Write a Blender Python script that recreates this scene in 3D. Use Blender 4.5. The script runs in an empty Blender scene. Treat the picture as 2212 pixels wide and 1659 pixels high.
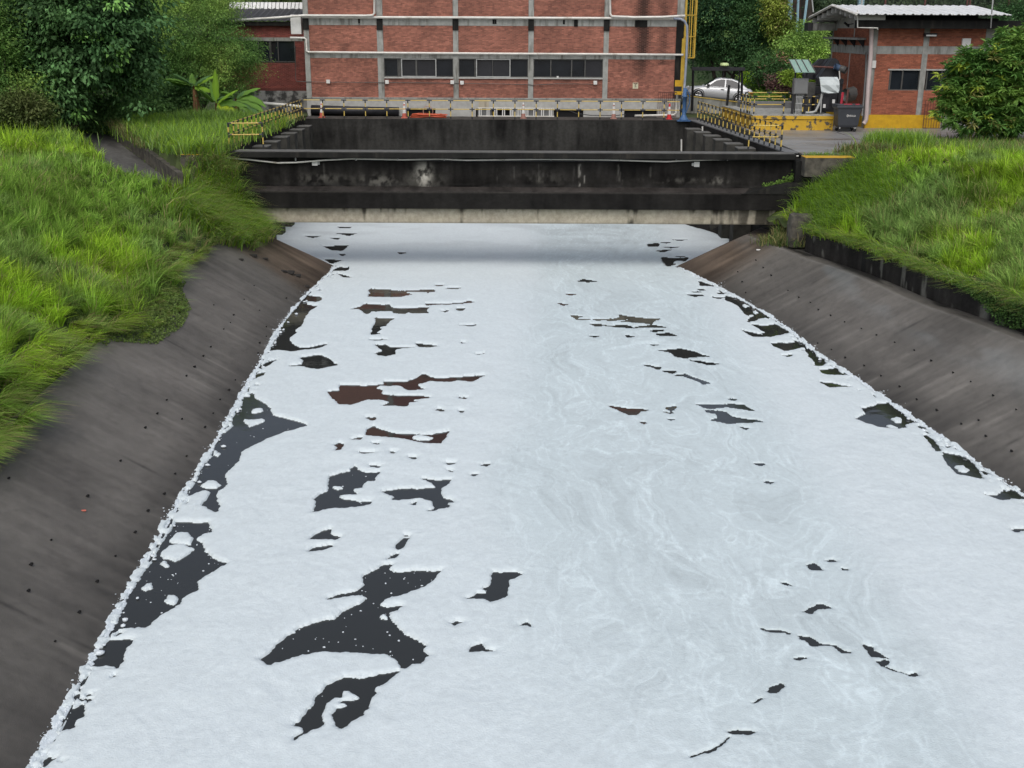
import bpy, math, random
import numpy as np
from mathutils import Vector, Matrix

# ---------------------------------------------------------------- camera, sky, sun, exposure
SC = bpy.context.scene
COL = SC.collection
F = 2450.0; PITCH = math.atan(770 / F); ROLL = math.radians(.27); CZ = 10.5
cd = bpy.data.cameras.new('camera'); cam = bpy.data.objects.new('camera', cd); COL.objects.link(cam)
cam.location = (0, 0, CZ)
cam.rotation_euler = (Matrix.Rotation(math.pi / 2 - PITCH, 3, 'X') @ Matrix.Rotation(ROLL, 3, 'Z')).to_euler()
cd.sensor_width = 36; cd.lens = F / 2212 * 36; cd.clip_start = .2; cd.clip_end = 2500
SC.camera = cam
W = bpy.data.worlds.new('World'); SC.world = W; W.use_nodes = True
nt = W.node_tree; nt.nodes.clear()
SUN_EL, SUN_AZ = math.radians(54), math.radians(186)
sky = nt.nodes.new('ShaderNodeTexSky'); sky.sky_type = 'NISHITA'; sky.sun_disc = False
sky.sun_elevation = SUN_EL; sky.sun_rotation = SUN_AZ; sky.air_density = 1.0; sky.dust_density = 4.0; sky.ozone_density = 1.0
hs = nt.nodes.new('ShaderNodeHueSaturation'); hs.inputs['Saturation'].default_value = .66
bg = nt.nodes.new('ShaderNodeBackground'); bg.inputs['Strength'].default_value = .15
wo = nt.nodes.new('ShaderNodeOutputWorld')
nt.links.new(sky.outputs[0], hs.inputs['Color']); nt.links.new(hs.outputs[0], bg.inputs['Color']); nt.links.new(bg.outputs[0], wo.inputs[0])
sl = bpy.data.lights.new('sun', 'SUN'); sl.energy = 1.15; sl.angle = math.radians(65); sl.color = (1, .975, .94)
sun = bpy.data.objects.new('sun', sl); COL.objects.link(sun)
sdir = Vector((math.sin(SUN_AZ) * math.cos(SUN_EL), math.cos(SUN_AZ) * math.cos(SUN_EL), math.sin(SUN_EL)))
sun.rotation_euler = sdir.to_track_quat('Z', 'Y').to_euler()
SC.view_settings.view_transform = 'Standard'; SC.view_settings.look = 'None'
SC.view_settings.exposure = 0; SC.view_settings.gamma = 1; SC.view_settings.use_curve_mapping = False
SC.cycles.max_bounces = 7; SC.cycles.transparent_max_bounces = 8; SC.cycles.use_denoising = True

# ---------------------------------------------------------------- helpers
def ray(x, y):
    u = (x - 1106) / F; v = -(y - 829.5) / F
    c, s = math.cos(ROLL), math.sin(ROLL)
    u, v = u * c - v * s, u * s + v * c
    return np.array([u, math.cos(PITCH) + v * math.sin(PITCH), -math.sin(PITCH) + v * math.cos(PITCH)])
def WZ(x, y, z):
    d = ray(x, y); t = (z - CZ) / d[2]; return Vector((d * t + [0, 0, CZ]).tolist())
def WY(x, y, Y):
    d = ray(x, y); t = Y / d[1]; return Vector((d * t + [0, 0, CZ]).tolist())
def zy(y, Y, x=1106): return WY(x, y, Y).z
def xy(x, Y, y=200): return WY(x, y, Y).x
RT = {}
def vn(x, y, seed=0):
    if seed not in RT: RT[seed] = np.random.RandomState(seed + 11).rand(256, 256)
    T = RT[seed]; x = np.asarray(x, float); y = np.asarray(y, float)
    xi = np.floor(x).astype(int); yi = np.floor(y).astype(int); fx = x - xi; fy = y - yi
    fx = fx * fx * (3 - 2 * fx); fy = fy * fy * (3 - 2 * fy)
    a = T[xi & 255, yi & 255]; b = T[(xi + 1) & 255, yi & 255]; c = T[xi & 255, (yi + 1) & 255]; d = T[(xi + 1) & 255, (yi + 1) & 255]
    return (a * (1 - fx) + b * fx) * (1 - fy) + (c * (1 - fx) + d * fx) * fy
def fbm(x, y, o=4, seed=0):
    s = 0; a = .5; n = 0
    for i in range(o):
        s = s + a * vn(np.asarray(x) * 2 ** i + 7.3 * i, np.asarray(y) * 2 ** i + 3.1 * i, seed + i); n += a; a *= .5
    return s / n
def sstep(a, b, x):
    t = np.clip((x - a) / (b - a), 0, 1); return t * t * (3 - 2 * t)

def tag(o, label=None, cat=None, group=None, kind=None):
    if label: o['label'] = label
    if cat: o['category'] = cat
    if group: o['group'] = group
    if kind: o['kind'] = kind
    return o
def empty(name, loc=(0, 0, 0), rz=0, label=None, cat=None, group=None):
    o = bpy.data.objects.new(name, None); COL.objects.link(o); o.location = loc; o.rotation_euler = (0, 0, rz)
    o.empty_display_size = .2
    return tag(o, label, cat, group)
def link(name, me, parent=None, loc=None):
    o = bpy.data.objects.new(name, me); COL.objects.link(o)
    if parent is not None: o.parent = parent
    if loc is not None: o.location = loc
    return o
def copy_tree(o, parent=None, label=None):
    c = o.copy(); COL.objects.link(c)
    if parent is not None: c.parent = parent
    if label: c['label'] = label
    for ch in list(o.children): copy_tree(ch, c)
    return c
def npmesh(name, V, Fc, mats, col=None, fm=None, smooth=False, uv=None, shade=None):
    """V (n,3), Fc (m,k) array of equal-size faces"""
    me = bpy.data.meshes.new(name); V = np.asarray(V, np.float32); Fc = np.asarray(Fc, np.int32); k = Fc.shape[1]; m = len(Fc)
    me.vertices.add(len(V)); me.vertices.foreach_set('co', V.ravel())
    me.loops.add(m * k); me.loops.foreach_set('vertex_index', Fc.ravel())
    me.polygons.add(m); me.polygons.foreach_set('loop_start', np.arange(0, m * k, k, dtype=np.int32))
    if fm is not None: me.polygons.foreach_set('material_index', np.asarray(fm, np.int32))
    if smooth: me.polygons.foreach_set('use_smooth', np.ones(m, bool))
    me.update(calc_edges=True)
    if col is not None:
        c = np.ones((len(V), 4), np.float32); c[:, :3] = np.asarray(col, np.float32).reshape(-1, 3) if np.ndim(col) > 1 else np.asarray(col)[None, :]
        a = me.color_attributes.new('Col', 'FLOAT_COLOR', 'POINT'); a.data.foreach_set('color', c.ravel())
    for mm in mats: me.materials.append(mm)
    me.validate()
    return me

class MB:
    def __init__(s): s.v = []; s.f = []; s.m = []; s.c = []
    def add(s, vs, fs, m=0, tone=None):
        n = len(s.v); s.v += [tuple(p) for p in vs]; s.f += [tuple(i + n for i in f) for f in fs]; s.m += [m] * len(fs)
        s.c += [tone if tone is not None else 1.0] * len(vs)
    def box(s, x0, x1, y0, y1, z0, z1, m=0, M=None, tone=None, noback=False):
        vs = [Vector((x, y, z)) for z in (z0, z1) for y in (y0, y1) for x in (x0, x1)]
        if M is not None: vs = [M @ p for p in vs]
        fs = [(0, 1, 5, 4), (1, 3, 7, 5), (3, 2, 6, 7), (2, 0, 4, 6), (4, 5, 7, 6), (0, 2, 3, 1)]
        if noback: fs = [f for i, f in enumerate(fs) if i != 2]
        s.add(vs, fs, m, tone)
    def prism(s, pts, a, b, axis='y', m=0, M=None):
        """pts in the two other axes, extruded from a to b"""
        def P(p, t):
            q = {'y': (p[0], t, p[1]), 'x': (t, p[0], p[1]), 'z': (p[0], p[1], t)}[axis]
            q = Vector(q); return M @ q if M is not None else q
        n = len(pts); vs = [P(p, a) for p in pts] + [P(p, b) for p in pts]
        fs = [tuple(range(n))[::-1], tuple(range(n, 2 * n))] + [(i, (i + 1) % n, n + (i + 1) % n, n + i) for i in range(n)]
        s.add(vs, fs, m)
    def tube(s, path, r, n=8, m=0, cap=True):
        path = [Vector(p) for p in path]; rs = r if isinstance(r, (list, tuple)) else [r] * len(path)
        rings = []; up0 = None
        for i, p in enumerate(path):
            t = (path[min(i + 1, len(path) - 1)] - path[max(i - 1, 0)]).normalized()
            if up0 is None:
                up0 = Vector((0, 0, 1)) if abs(t.z) < .9 else Vector((1, 0, 0))
            a = t.cross(up0)
            if a.length < 1e-4: a = t.cross(Vector((0, 1, 0)))
            a.normalize(); b = a.cross(t).normalized(); up0 = b
            rings.append([p + (a * math.cos(2 * math.pi * k / n) + b * math.sin(2 * math.pi * k / n)) * rs[i] for k in range(n)])
        vs = [q for rg in rings for q in rg]; fs = []
        for i in range(len(path) - 1):
            for k in range(n):
                fs.append((i * n + k, i * n + (k + 1) % n, (i + 1) * n + (k + 1) % n, (i + 1) * n + k))
        if cap: fs += [tuple(range(n)), tuple(range(len(vs) - n, len(vs)))[::-1]]
        s.add(vs, fs, m)
    def lathe(s, prof, c=(0, 0, 0), n=16, m=0):
        vs = [Vector((c[0] + r * math.cos(2 * math.pi * k / n), c[1] + r * math.sin(2 * math.pi * k / n), c[2] + z)) for r, z in prof for k in range(n)]
        fs = [(i * n + k, i * n + (k + 1) % n, (i + 1) * n + (k + 1) % n, (i + 1) * n + k) for i in range(len(prof) - 1) for k in range(n)]
        fs += [tuple(range(n))[::-1], tuple(range(len(vs) - n, len(vs)))]
        s.add(vs, fs, m)
    def mesh(s, name, mats, smooth=False):
        me = bpy.data.meshes.new(name); me.from_pydata([tuple(p) for p in s.v], [], s.f)
        for mm in (mats if isinstance(mats, (list, tuple)) else [mats]): me.materials.append(mm)
        me.polygons.foreach_set('material_index', s.m)
        a = me.attributes.new('tone', 'FLOAT', 'POINT'); a.data.foreach_set('value', s.c)
        if smooth: me.polygons.foreach_set('use_smooth', [True] * len(s.f))
        me.update(); return me
    def build(s, name, mats, parent=None, smooth=False, bevel=0, **kw):
        o = link(name, s.mesh(name, mats, smooth), parent)
        if bevel:
            b = o.modifiers.new('bevel', 'BEVEL'); b.width = bevel; b.segments = 2; b.limit_method = 'ANGLE'
        return tag(o, **kw)
def box(name, mats, x0, x1, y0, y1, z0, z1, parent=None, bevel=0, **kw):
    b = MB(); b.box(x0, x1, y0, y1, z0, z1); return b.build(name, mats, parent, bevel=bevel, **kw)

# ---------------------------------------------------------------- materials
def mat(name, c1, c2=None, scale=2.0, rough=.8, bump=.0, bscale=30., metal=0., detail=6, stretch=(1, 1, 1), lo=.35, hi=.65,
        attr=None, tone=False, spec=.5, dirt=None, dirt_scale=(1.5, 1.5, .5), dlo=.5, dhi=.7, transl=0, coat=0, rvar=0, emit=None):
    m = bpy.data.materials.new(name); m.use_nodes = True; n = m.node_tree; N = n.nodes; L = n.links
    p = N['Principled BSDF']; p.inputs['Roughness'].default_value = rough; p.inputs['Metallic'].default_value = metal
    p.inputs['Specular IOR Level'].default_value = spec
    if coat: p.inputs['Coat Weight'].default_value = coat; p.inputs['Coat Roughness'].default_value = .08
    tc = N.new('ShaderNodeTexCoord'); mp = N.new('ShaderNodeMapping'); mp.inputs['Scale'].default_value = stretch
    L.new(tc.outputs['Object'], mp.inputs['Vector'])
    def noise(sc, dt, vec):
        t = N.new('ShaderNodeTexNoise'); t.inputs['Scale'].default_value = sc; t.inputs['Detail'].default_value = dt; t.inputs['Roughness'].default_value = .6
        L.new(vec, t.inputs['Vector']); return t
    def ramp(a, b, src):
        r = N.new('ShaderNodeMapRange'); r.inputs['From Min'].default_value = a; r.inputs['From Max'].default_value = b
        L.new(src, r.inputs['Value']); return r.outputs[0]
    def mix(fac, a, b, mode='MIX'):
        x = N.new('ShaderNodeMix'); x.data_type = 'RGBA'; x.blend_type = mode
        if isinstance(fac, float): x.inputs[0].default_value = fac
        else: L.new(fac, x.inputs[0])
        for i, q in ((6, a), (7, b)):
            if isinstance(q, tuple): x.inputs[i].default_value = q + (1,)
            else: L.new(q, x.inputs[i])
        return x.outputs[2]
    cur = c1
    if attr:
        a = N.new('ShaderNodeAttribute'); a.attribute_name = attr; cur = a.outputs['Color']
    if c2 is not None:
        t = noise(scale, detail, mp.outputs[0])
        fac = ramp(lo, hi, t.outputs['Fac'])
        cur = mix(fac, cur, c2) if not attr else mix(fac, cur, mix(1.0, cur, c2, 'MULTIPLY'))
        if rvar:
            r = N.new('ShaderNodeMapRange'); r.inputs['To Min'].default_value = rough; r.inputs['To Max'].default_value = rough - rvar
            L.new(fac, r.inputs['Value']); L.new(r.outputs[0], p.inputs['Roughness'])
    if dirt is not None:
        mp2 = N.new('ShaderNodeMapping'); mp2.inputs['Scale'].default_value = dirt_scale; L.new(tc.outputs['Object'], mp2.inputs['Vector'])
        t2 = noise(1.0, 8, mp2.outputs[0]); cur = mix(ramp(dlo, dhi, t2.outputs['Fac']), cur, dirt)
    if tone:
        a = N.new('ShaderNodeAttribute'); a.attribute_name = 'tone'
        cb = N.new('ShaderNodeCombineColor')
        for i in range(3): L.new(a.outputs['Fac'], cb.inputs[i])
        cur = mix(1.0, cur, cb.outputs[0], 'MULTIPLY')
    if isinstance(cur, tuple): p.inputs['Base Color'].default_value = cur + (1,)
    else: L.new(cur, p.inputs['Base Color'])
    if bump:
        t3 = noise(bscale, 6, tc.outputs['Object']); b = N.new('ShaderNodeBump'); b.inputs['Strength'].default_value = bump; b.inputs['Distance'].default_value = .02
        L.new(t3.outputs['Fac'], b.inputs['Height']); L.new(b.outputs[0], p.inputs['Normal'])
    if transl:
        tr = N.new('ShaderNodeBsdfTranslucent'); mx = N.new('ShaderNodeMixShader'); mx.inputs[0].default_value = transl
        if isinstance(cur, tuple): tr.inputs[0].default_value = cur + (1,)
        else: L.new(cur, tr.inputs[0])
        L.new(p.outputs[0], mx.inputs[1]); L.new(tr.outputs[0], mx.inputs[2]); L.new(mx.outputs[0], N['Material Output'].inputs[0])
    if emit:
        p.inputs['Emission Color'].default_value = emit[:3] + (1,); p.inputs['Emission Strength'].default_value = emit[3]
    return m
M = {}
M['conc'] = mat('concrete', (.34, .345, .32), (.25, .255, .235), 3, .85, .3, 40, dirt=(.1, .095, .08), dirt_scale=(3.5, 3.5, .5), dlo=.50, dhi=.70)
M['conc_light'] = mat('light_concrete', (.42, .42, .395), (.33, .33, .31), 3, .85, .25, 40)
M['conc_dark'] = mat('mouldy_concrete', (.021, .021, .0195), (.011, .011, .0105), 1.5, .8, .5, 20, dirt=(.04, .037, .031), dirt_scale=(3, 3, .35), dlo=.55, dhi=.75, spec=.12)
M['conc_mould'] = mat('stained_attribute_concrete', (1, 1, 1), (.72, .72, .7), 6, .78, .5, 25, attr='Col', spec=.12)
M['bank'] = mat('bank_concrete', (1, 1, 1), (.84, .84, .82), 5, .66, .35, 50, attr='Col', rvar=.12, spec=.3)
M['brick'] = mat('red_brick', (.37, .153, .105), (.265, .105, .075), 5, .85, .3, 60, tone=True)
M['brick_dark'] = mat('dark_red_brick', (.26, .07, .056), (.19, .055, .045), 4, .85, .3, 60, tone=True)
M['brick_orange'] = mat('orange_red_brick', (.37, .125, .07), (.29, .095, .055), 4, .85, .3, 60, tone=True)
M['mortar'] = mat('mortar', (.27, .19, .16), (.21, .15, .125), 6, .9)
M['cream'] = mat('cream_concrete', (.44, .4, .31), (.36, .325, .25), 2, .85, .25, 30, dirt=(.09, .075, .055), dirt_scale=(3, 1, .4), dlo=.6, dhi=.72)
M['yellow'] = mat('yellow_paint', (.62, .37, .012), (.5, .29, .012), 4, .5, .15, 30, dirt=(.12, .1, .06), dirt_scale=(4, 4, 3), dlo=.68, dhi=.76)
M['yrail'] = mat('faded_yellow_rail', (.62, .47, .13), (.5, .34, .06), 1.5, .45, dirt=(.22, .15, .05), dirt_scale=(9, 9, 9), dlo=.6, dhi=.75)
M['brail'] = mat('black_rail_paint', (.018, .02, .026), (.03, .032, .035), 5, .45)
M['ladder'] = mat('ladder_yellow', (.55, .37, .04), (.42, .27, .03), 4, .5)
M['black'] = mat('black_metal', (.012, .013, .017), (.022, .022, .026), 4, .5)
M['glass'] = mat('dark_window_glass', (.012, .015, .019), (.02, .024, .03), .8, .08, spec=.6)
M['glass2'] = mat('grey_window_glass', (.024, .026, .031), (.034, .036, .042), .8, .12, spec=.6)
M['alu'] = mat('aluminium_frame', (.42, .43, .42), (.33, .34, .33), 5, .5)
M['dframe'] = mat('dark_frame', (.09, .09, .085), (.06, .06, .055), 5, .5)
M['white_pipe'] = mat('white_pvc', (.72, .71, .66), (.6, .59, .54), 3, .45, dirt=(.3, .26, .2), dirt_scale=(1, 1, 1), dlo=.55, dhi=.75)
M['white'] = mat('white_paint', (.7, .7, .68), (.6, .6, .57), 3, .5)
M['pink_pipe'] = mat('pinkish_downpipe', (.56, .46, .44), (.5, .42, .4), 3, .5)
M['grey_pipe'] = mat('blue_grey_pipe', (.33, .35, .38), (.2, .24, .32), 2, .45)
M['blue'] = mat('blue_paint', (.03, .09, .22), (.05, .12, .24), 5, .5)
M['hose'] = mat('orange_hose', (.62, .12, .05), (.5, .09, .04), 5, .5)
M['cone'] = mat('orange_cone', (.6, .12, .08), (.5, .16, .11), 5, .5)
M['cone_red'] = mat('red_cone', (.65, .03, .03), (.55, .03, .04), 5, .5)
M['cone_faded'] = mat('faded_cone', (.4, .19, .15), (.35, .2, .16), 5, .6)
M['rust'] = mat('rusty_grille', (.13, .05, .04), (.08, .035, .03), 8, .8)
M['soil'] = mat('soil', (.06, .085, .022), (.04, .055, .018), 1.2, .95, .4, 10)
M['void'] = mat('painted_dark', (.006, .006, .007), None, rough=.9)  # near-black colour paints in the dark of openings, holes and gaps; curtain too
M['roofw'] = mat('white_roof_sheet', (.72, .73, .72), (.6, .61, .6), 1.2, .5, stretch=(3, .6, 1))
M['roofd'] = mat('dark_roof_sheet', (.045, .045, .047), (.03, .03, .03), 3, .7)
M['grey'] = mat('grey_paint', (.16, .165, .165), (.13, .13, .13), 4, .6)
M['pave'] = mat('wet_pavement', (.27, .275, .275), (.19, .18, .165), .5, .5, .15, 20, stretch=(.5, 2.2, 1), rvar=.25, dirt=(.14, .11, .085), dirt_scale=(.25, .7, 1), dlo=.5, dhi=.68)
M['bin'] = mat('dark_grey_plastic', (.045, .05, .06), (.04, .044, .052), 4, .45)
M['red'] = mat('red_paint', (.45, .02, .045), (.38, .02, .04), 4, .5)
M['green_roof'] = mat('green_sheet', (.18, .31, .26), (.26, .36, .31), 3, .5, stretch=(6, 1, 1))
M['sheet'] = mat('pale_sheet', (.52, .57, .57), (.45, .5, .5), 2, .5)
M['leaf'] = mat('leaf', (1, 1, 1), None, rough=.6, attr='Col', transl=.3, spec=.18)
M['grassm'] = mat('grass_blade', (1, 1, 1), None, rough=.6, attr='Col', transl=.35, spec=.2)
M['bark'] = mat('bark', (.055, .042, .032), (.03, .025, .02), 4, .9, .5, 20)
M['bark_pale'] = mat('banana_stem', (.24, .12, .055), (.12, .065, .03), 4, .9, .4, 20, stretch=(4, 4, .7))
M['car'] = mat('silver_car_paint', (.62, .64, .66), None, rough=.35, metal=.25, coat=.5)
M['carglass'] = mat('tinted_glass', (.02, .02, .026), None, rough=.08, spec=.6)
M['rubber'] = mat('tyre_rubber', (.012, .012, .013), None, rough=.8)
M['rim'] = mat('alloy', (.45, .46, .47), None, rough=.35, metal=.7)
M['tail'] = mat('tail_lamp', (.35, .01, .02), None, rough=.25)
M['head'] = mat('head_lamp', (.6, .62, .64), None, rough=.15)
M['vest'] = mat('lime_cap', (.55, .68, .32), None, rough=.5)
M['asphalt'] = mat('asphalt', (.06, .06, .06), (.045, .045, .043), 3, .8, .3, 60)
M['light_blue'] = mat('light_blue_paint', (.33, .52, .6), (.28, .45, .53), 2, .5)

def foam_material():
    m = bpy.data.materials.new('foam'); m.use_nodes = True; n = m.node_tree; N = n.nodes; L = n.links
    p = N['Principled BSDF']; p.inputs['Roughness'].default_value = .75; p.inputs['Specular IOR Level'].default_value = .25
    a = N.new('ShaderNodeAttribute'); a.attribute_name = 'Col'
    tc = N.new('ShaderNodeTexCoord')
    t = N.new('ShaderNodeTexNoise'); t.inputs['Scale'].default_value = 9; t.inputs['Detail'].default_value = 8; t.inputs['Roughness'].default_value = .7
    L.new(tc.outputs['Object'], t.inputs['Vector'])
    r = N.new('ShaderNodeMapRange'); r.inputs['From Min'].default_value = .3; r.inputs['From Max'].default_value = .7; r.inputs['To Min'].default_value = .9; r.inputs['To Max'].default_value = 1.04
    L.new(t.outputs['Fac'], r.inputs['Value'])
    x = N.new('ShaderNodeVectorMath'); x.operation = 'SCALE'; L.new(a.outputs['Color'], x.inputs[0]); L.new(r.outputs[0], x.inputs['Scale'])
    L.new(x.outputs[0], p.inputs['Base Color'])
    t2 = N.new('ShaderNodeTexNoise'); t2.inputs['Scale'].default_value = 30; t2.inputs['Detail'].default_value = 5; L.new(tc.outputs['Object'], t2.inputs['Vector'])
    b = N.new('ShaderNodeBump'); b.inputs['Strength'].default_value = .5; b.inputs['Distance'].default_value = .02
    L.new(t2.outputs['Fac'], b.inputs['Height']); L.new(b.outputs[0], p.inputs['Normal'])
    return m
M['foam'] = foam_material()
def water_material():
    m = bpy.data.materials.new('murky_water'); m.use_nodes = True; n = m.node_tree; N = n.nodes; L = n.links
    p = N['Principled BSDF']; p.inputs['Roughness'].default_value = .04; p.inputs['IOR'].default_value = 1.33
    p.inputs['Base Color'].default_value = (.027, .029, .028, 1)
    tc = N.new('ShaderNodeTexCoord'); t = N.new('ShaderNodeTexNoise'); t.inputs['Scale'].default_value = 2.5; t.inputs['Detail'].default_value = 3
    L.new(tc.outputs['Object'], t.inputs['Vector'])
    b = N.new('ShaderNodeBump'); b.inputs['Strength'].default_value = .05; b.inputs['Distance'].default_value = .05
    L.new(t.outputs['Fac'], b.inputs['Height']); L.new(b.outputs[0], p.inputs['Normal'])
    return m
M['water'] = water_material()

# ---------------------------------------------------------------- channel geometry
LP = [(-5, 3), (-6.35, 5), (-7.05, 14.32), (-7.16, 15.6), (-7.33, 18.3), (-7.49, 20.6), (-7.65, 23.4), (-7.8, 27.3), (-7.99, 31), (-8.22, 35.1), (-8.5, 40.1), (-8.55, 42.8), (-8.45, 45.7), (-8.3, 47.7), (-8.15, 49.8), (-8.22, 51.5), (-8.3, 75)]
RP = [(14.6, 5), (12.12, 24.8), (11.97, 25.7), (11.62, 28.6), (11.2, 31.5), (10.75, 34.7), (10.4, 36.7), (10.12, 40.3), (9.85, 42.4), (9.45, 44.3), (8.6, 48.05), (7.58, 51.7), (7.0, 54), (6, 75)]
LP = LP[1:]
def XL(Y): return np.interp(Y, [p[1] for p in LP], [p[0] for p in LP])
def XR(Y): return np.interp(Y, [p[1] for p in RP], [p[0] for p in RP])
def WB(Y): return np.interp(Y, [5, 31, 33, 38, 41, 46], [4.3, 4.1, 4.0, 3.72, 3.6, 3.4])
def wingL(X, Y): return ((X + 8.27) * -.854 + (Y - 51.5) * -.52) * .55
def wingR(X, Y): return ((X - 7.58) * .87 - (Y - 51.7) * .49) * .55
SL = .577

# water: one dark sheet under all of the foam
b = MB(); b.add([(-40, -5, 0), (40, -5, 0), (40, 71, 0), (-40, 71, 0)], [(0, 1, 2, 3)])
b.build('water', M['water'], kind='structure')

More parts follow.
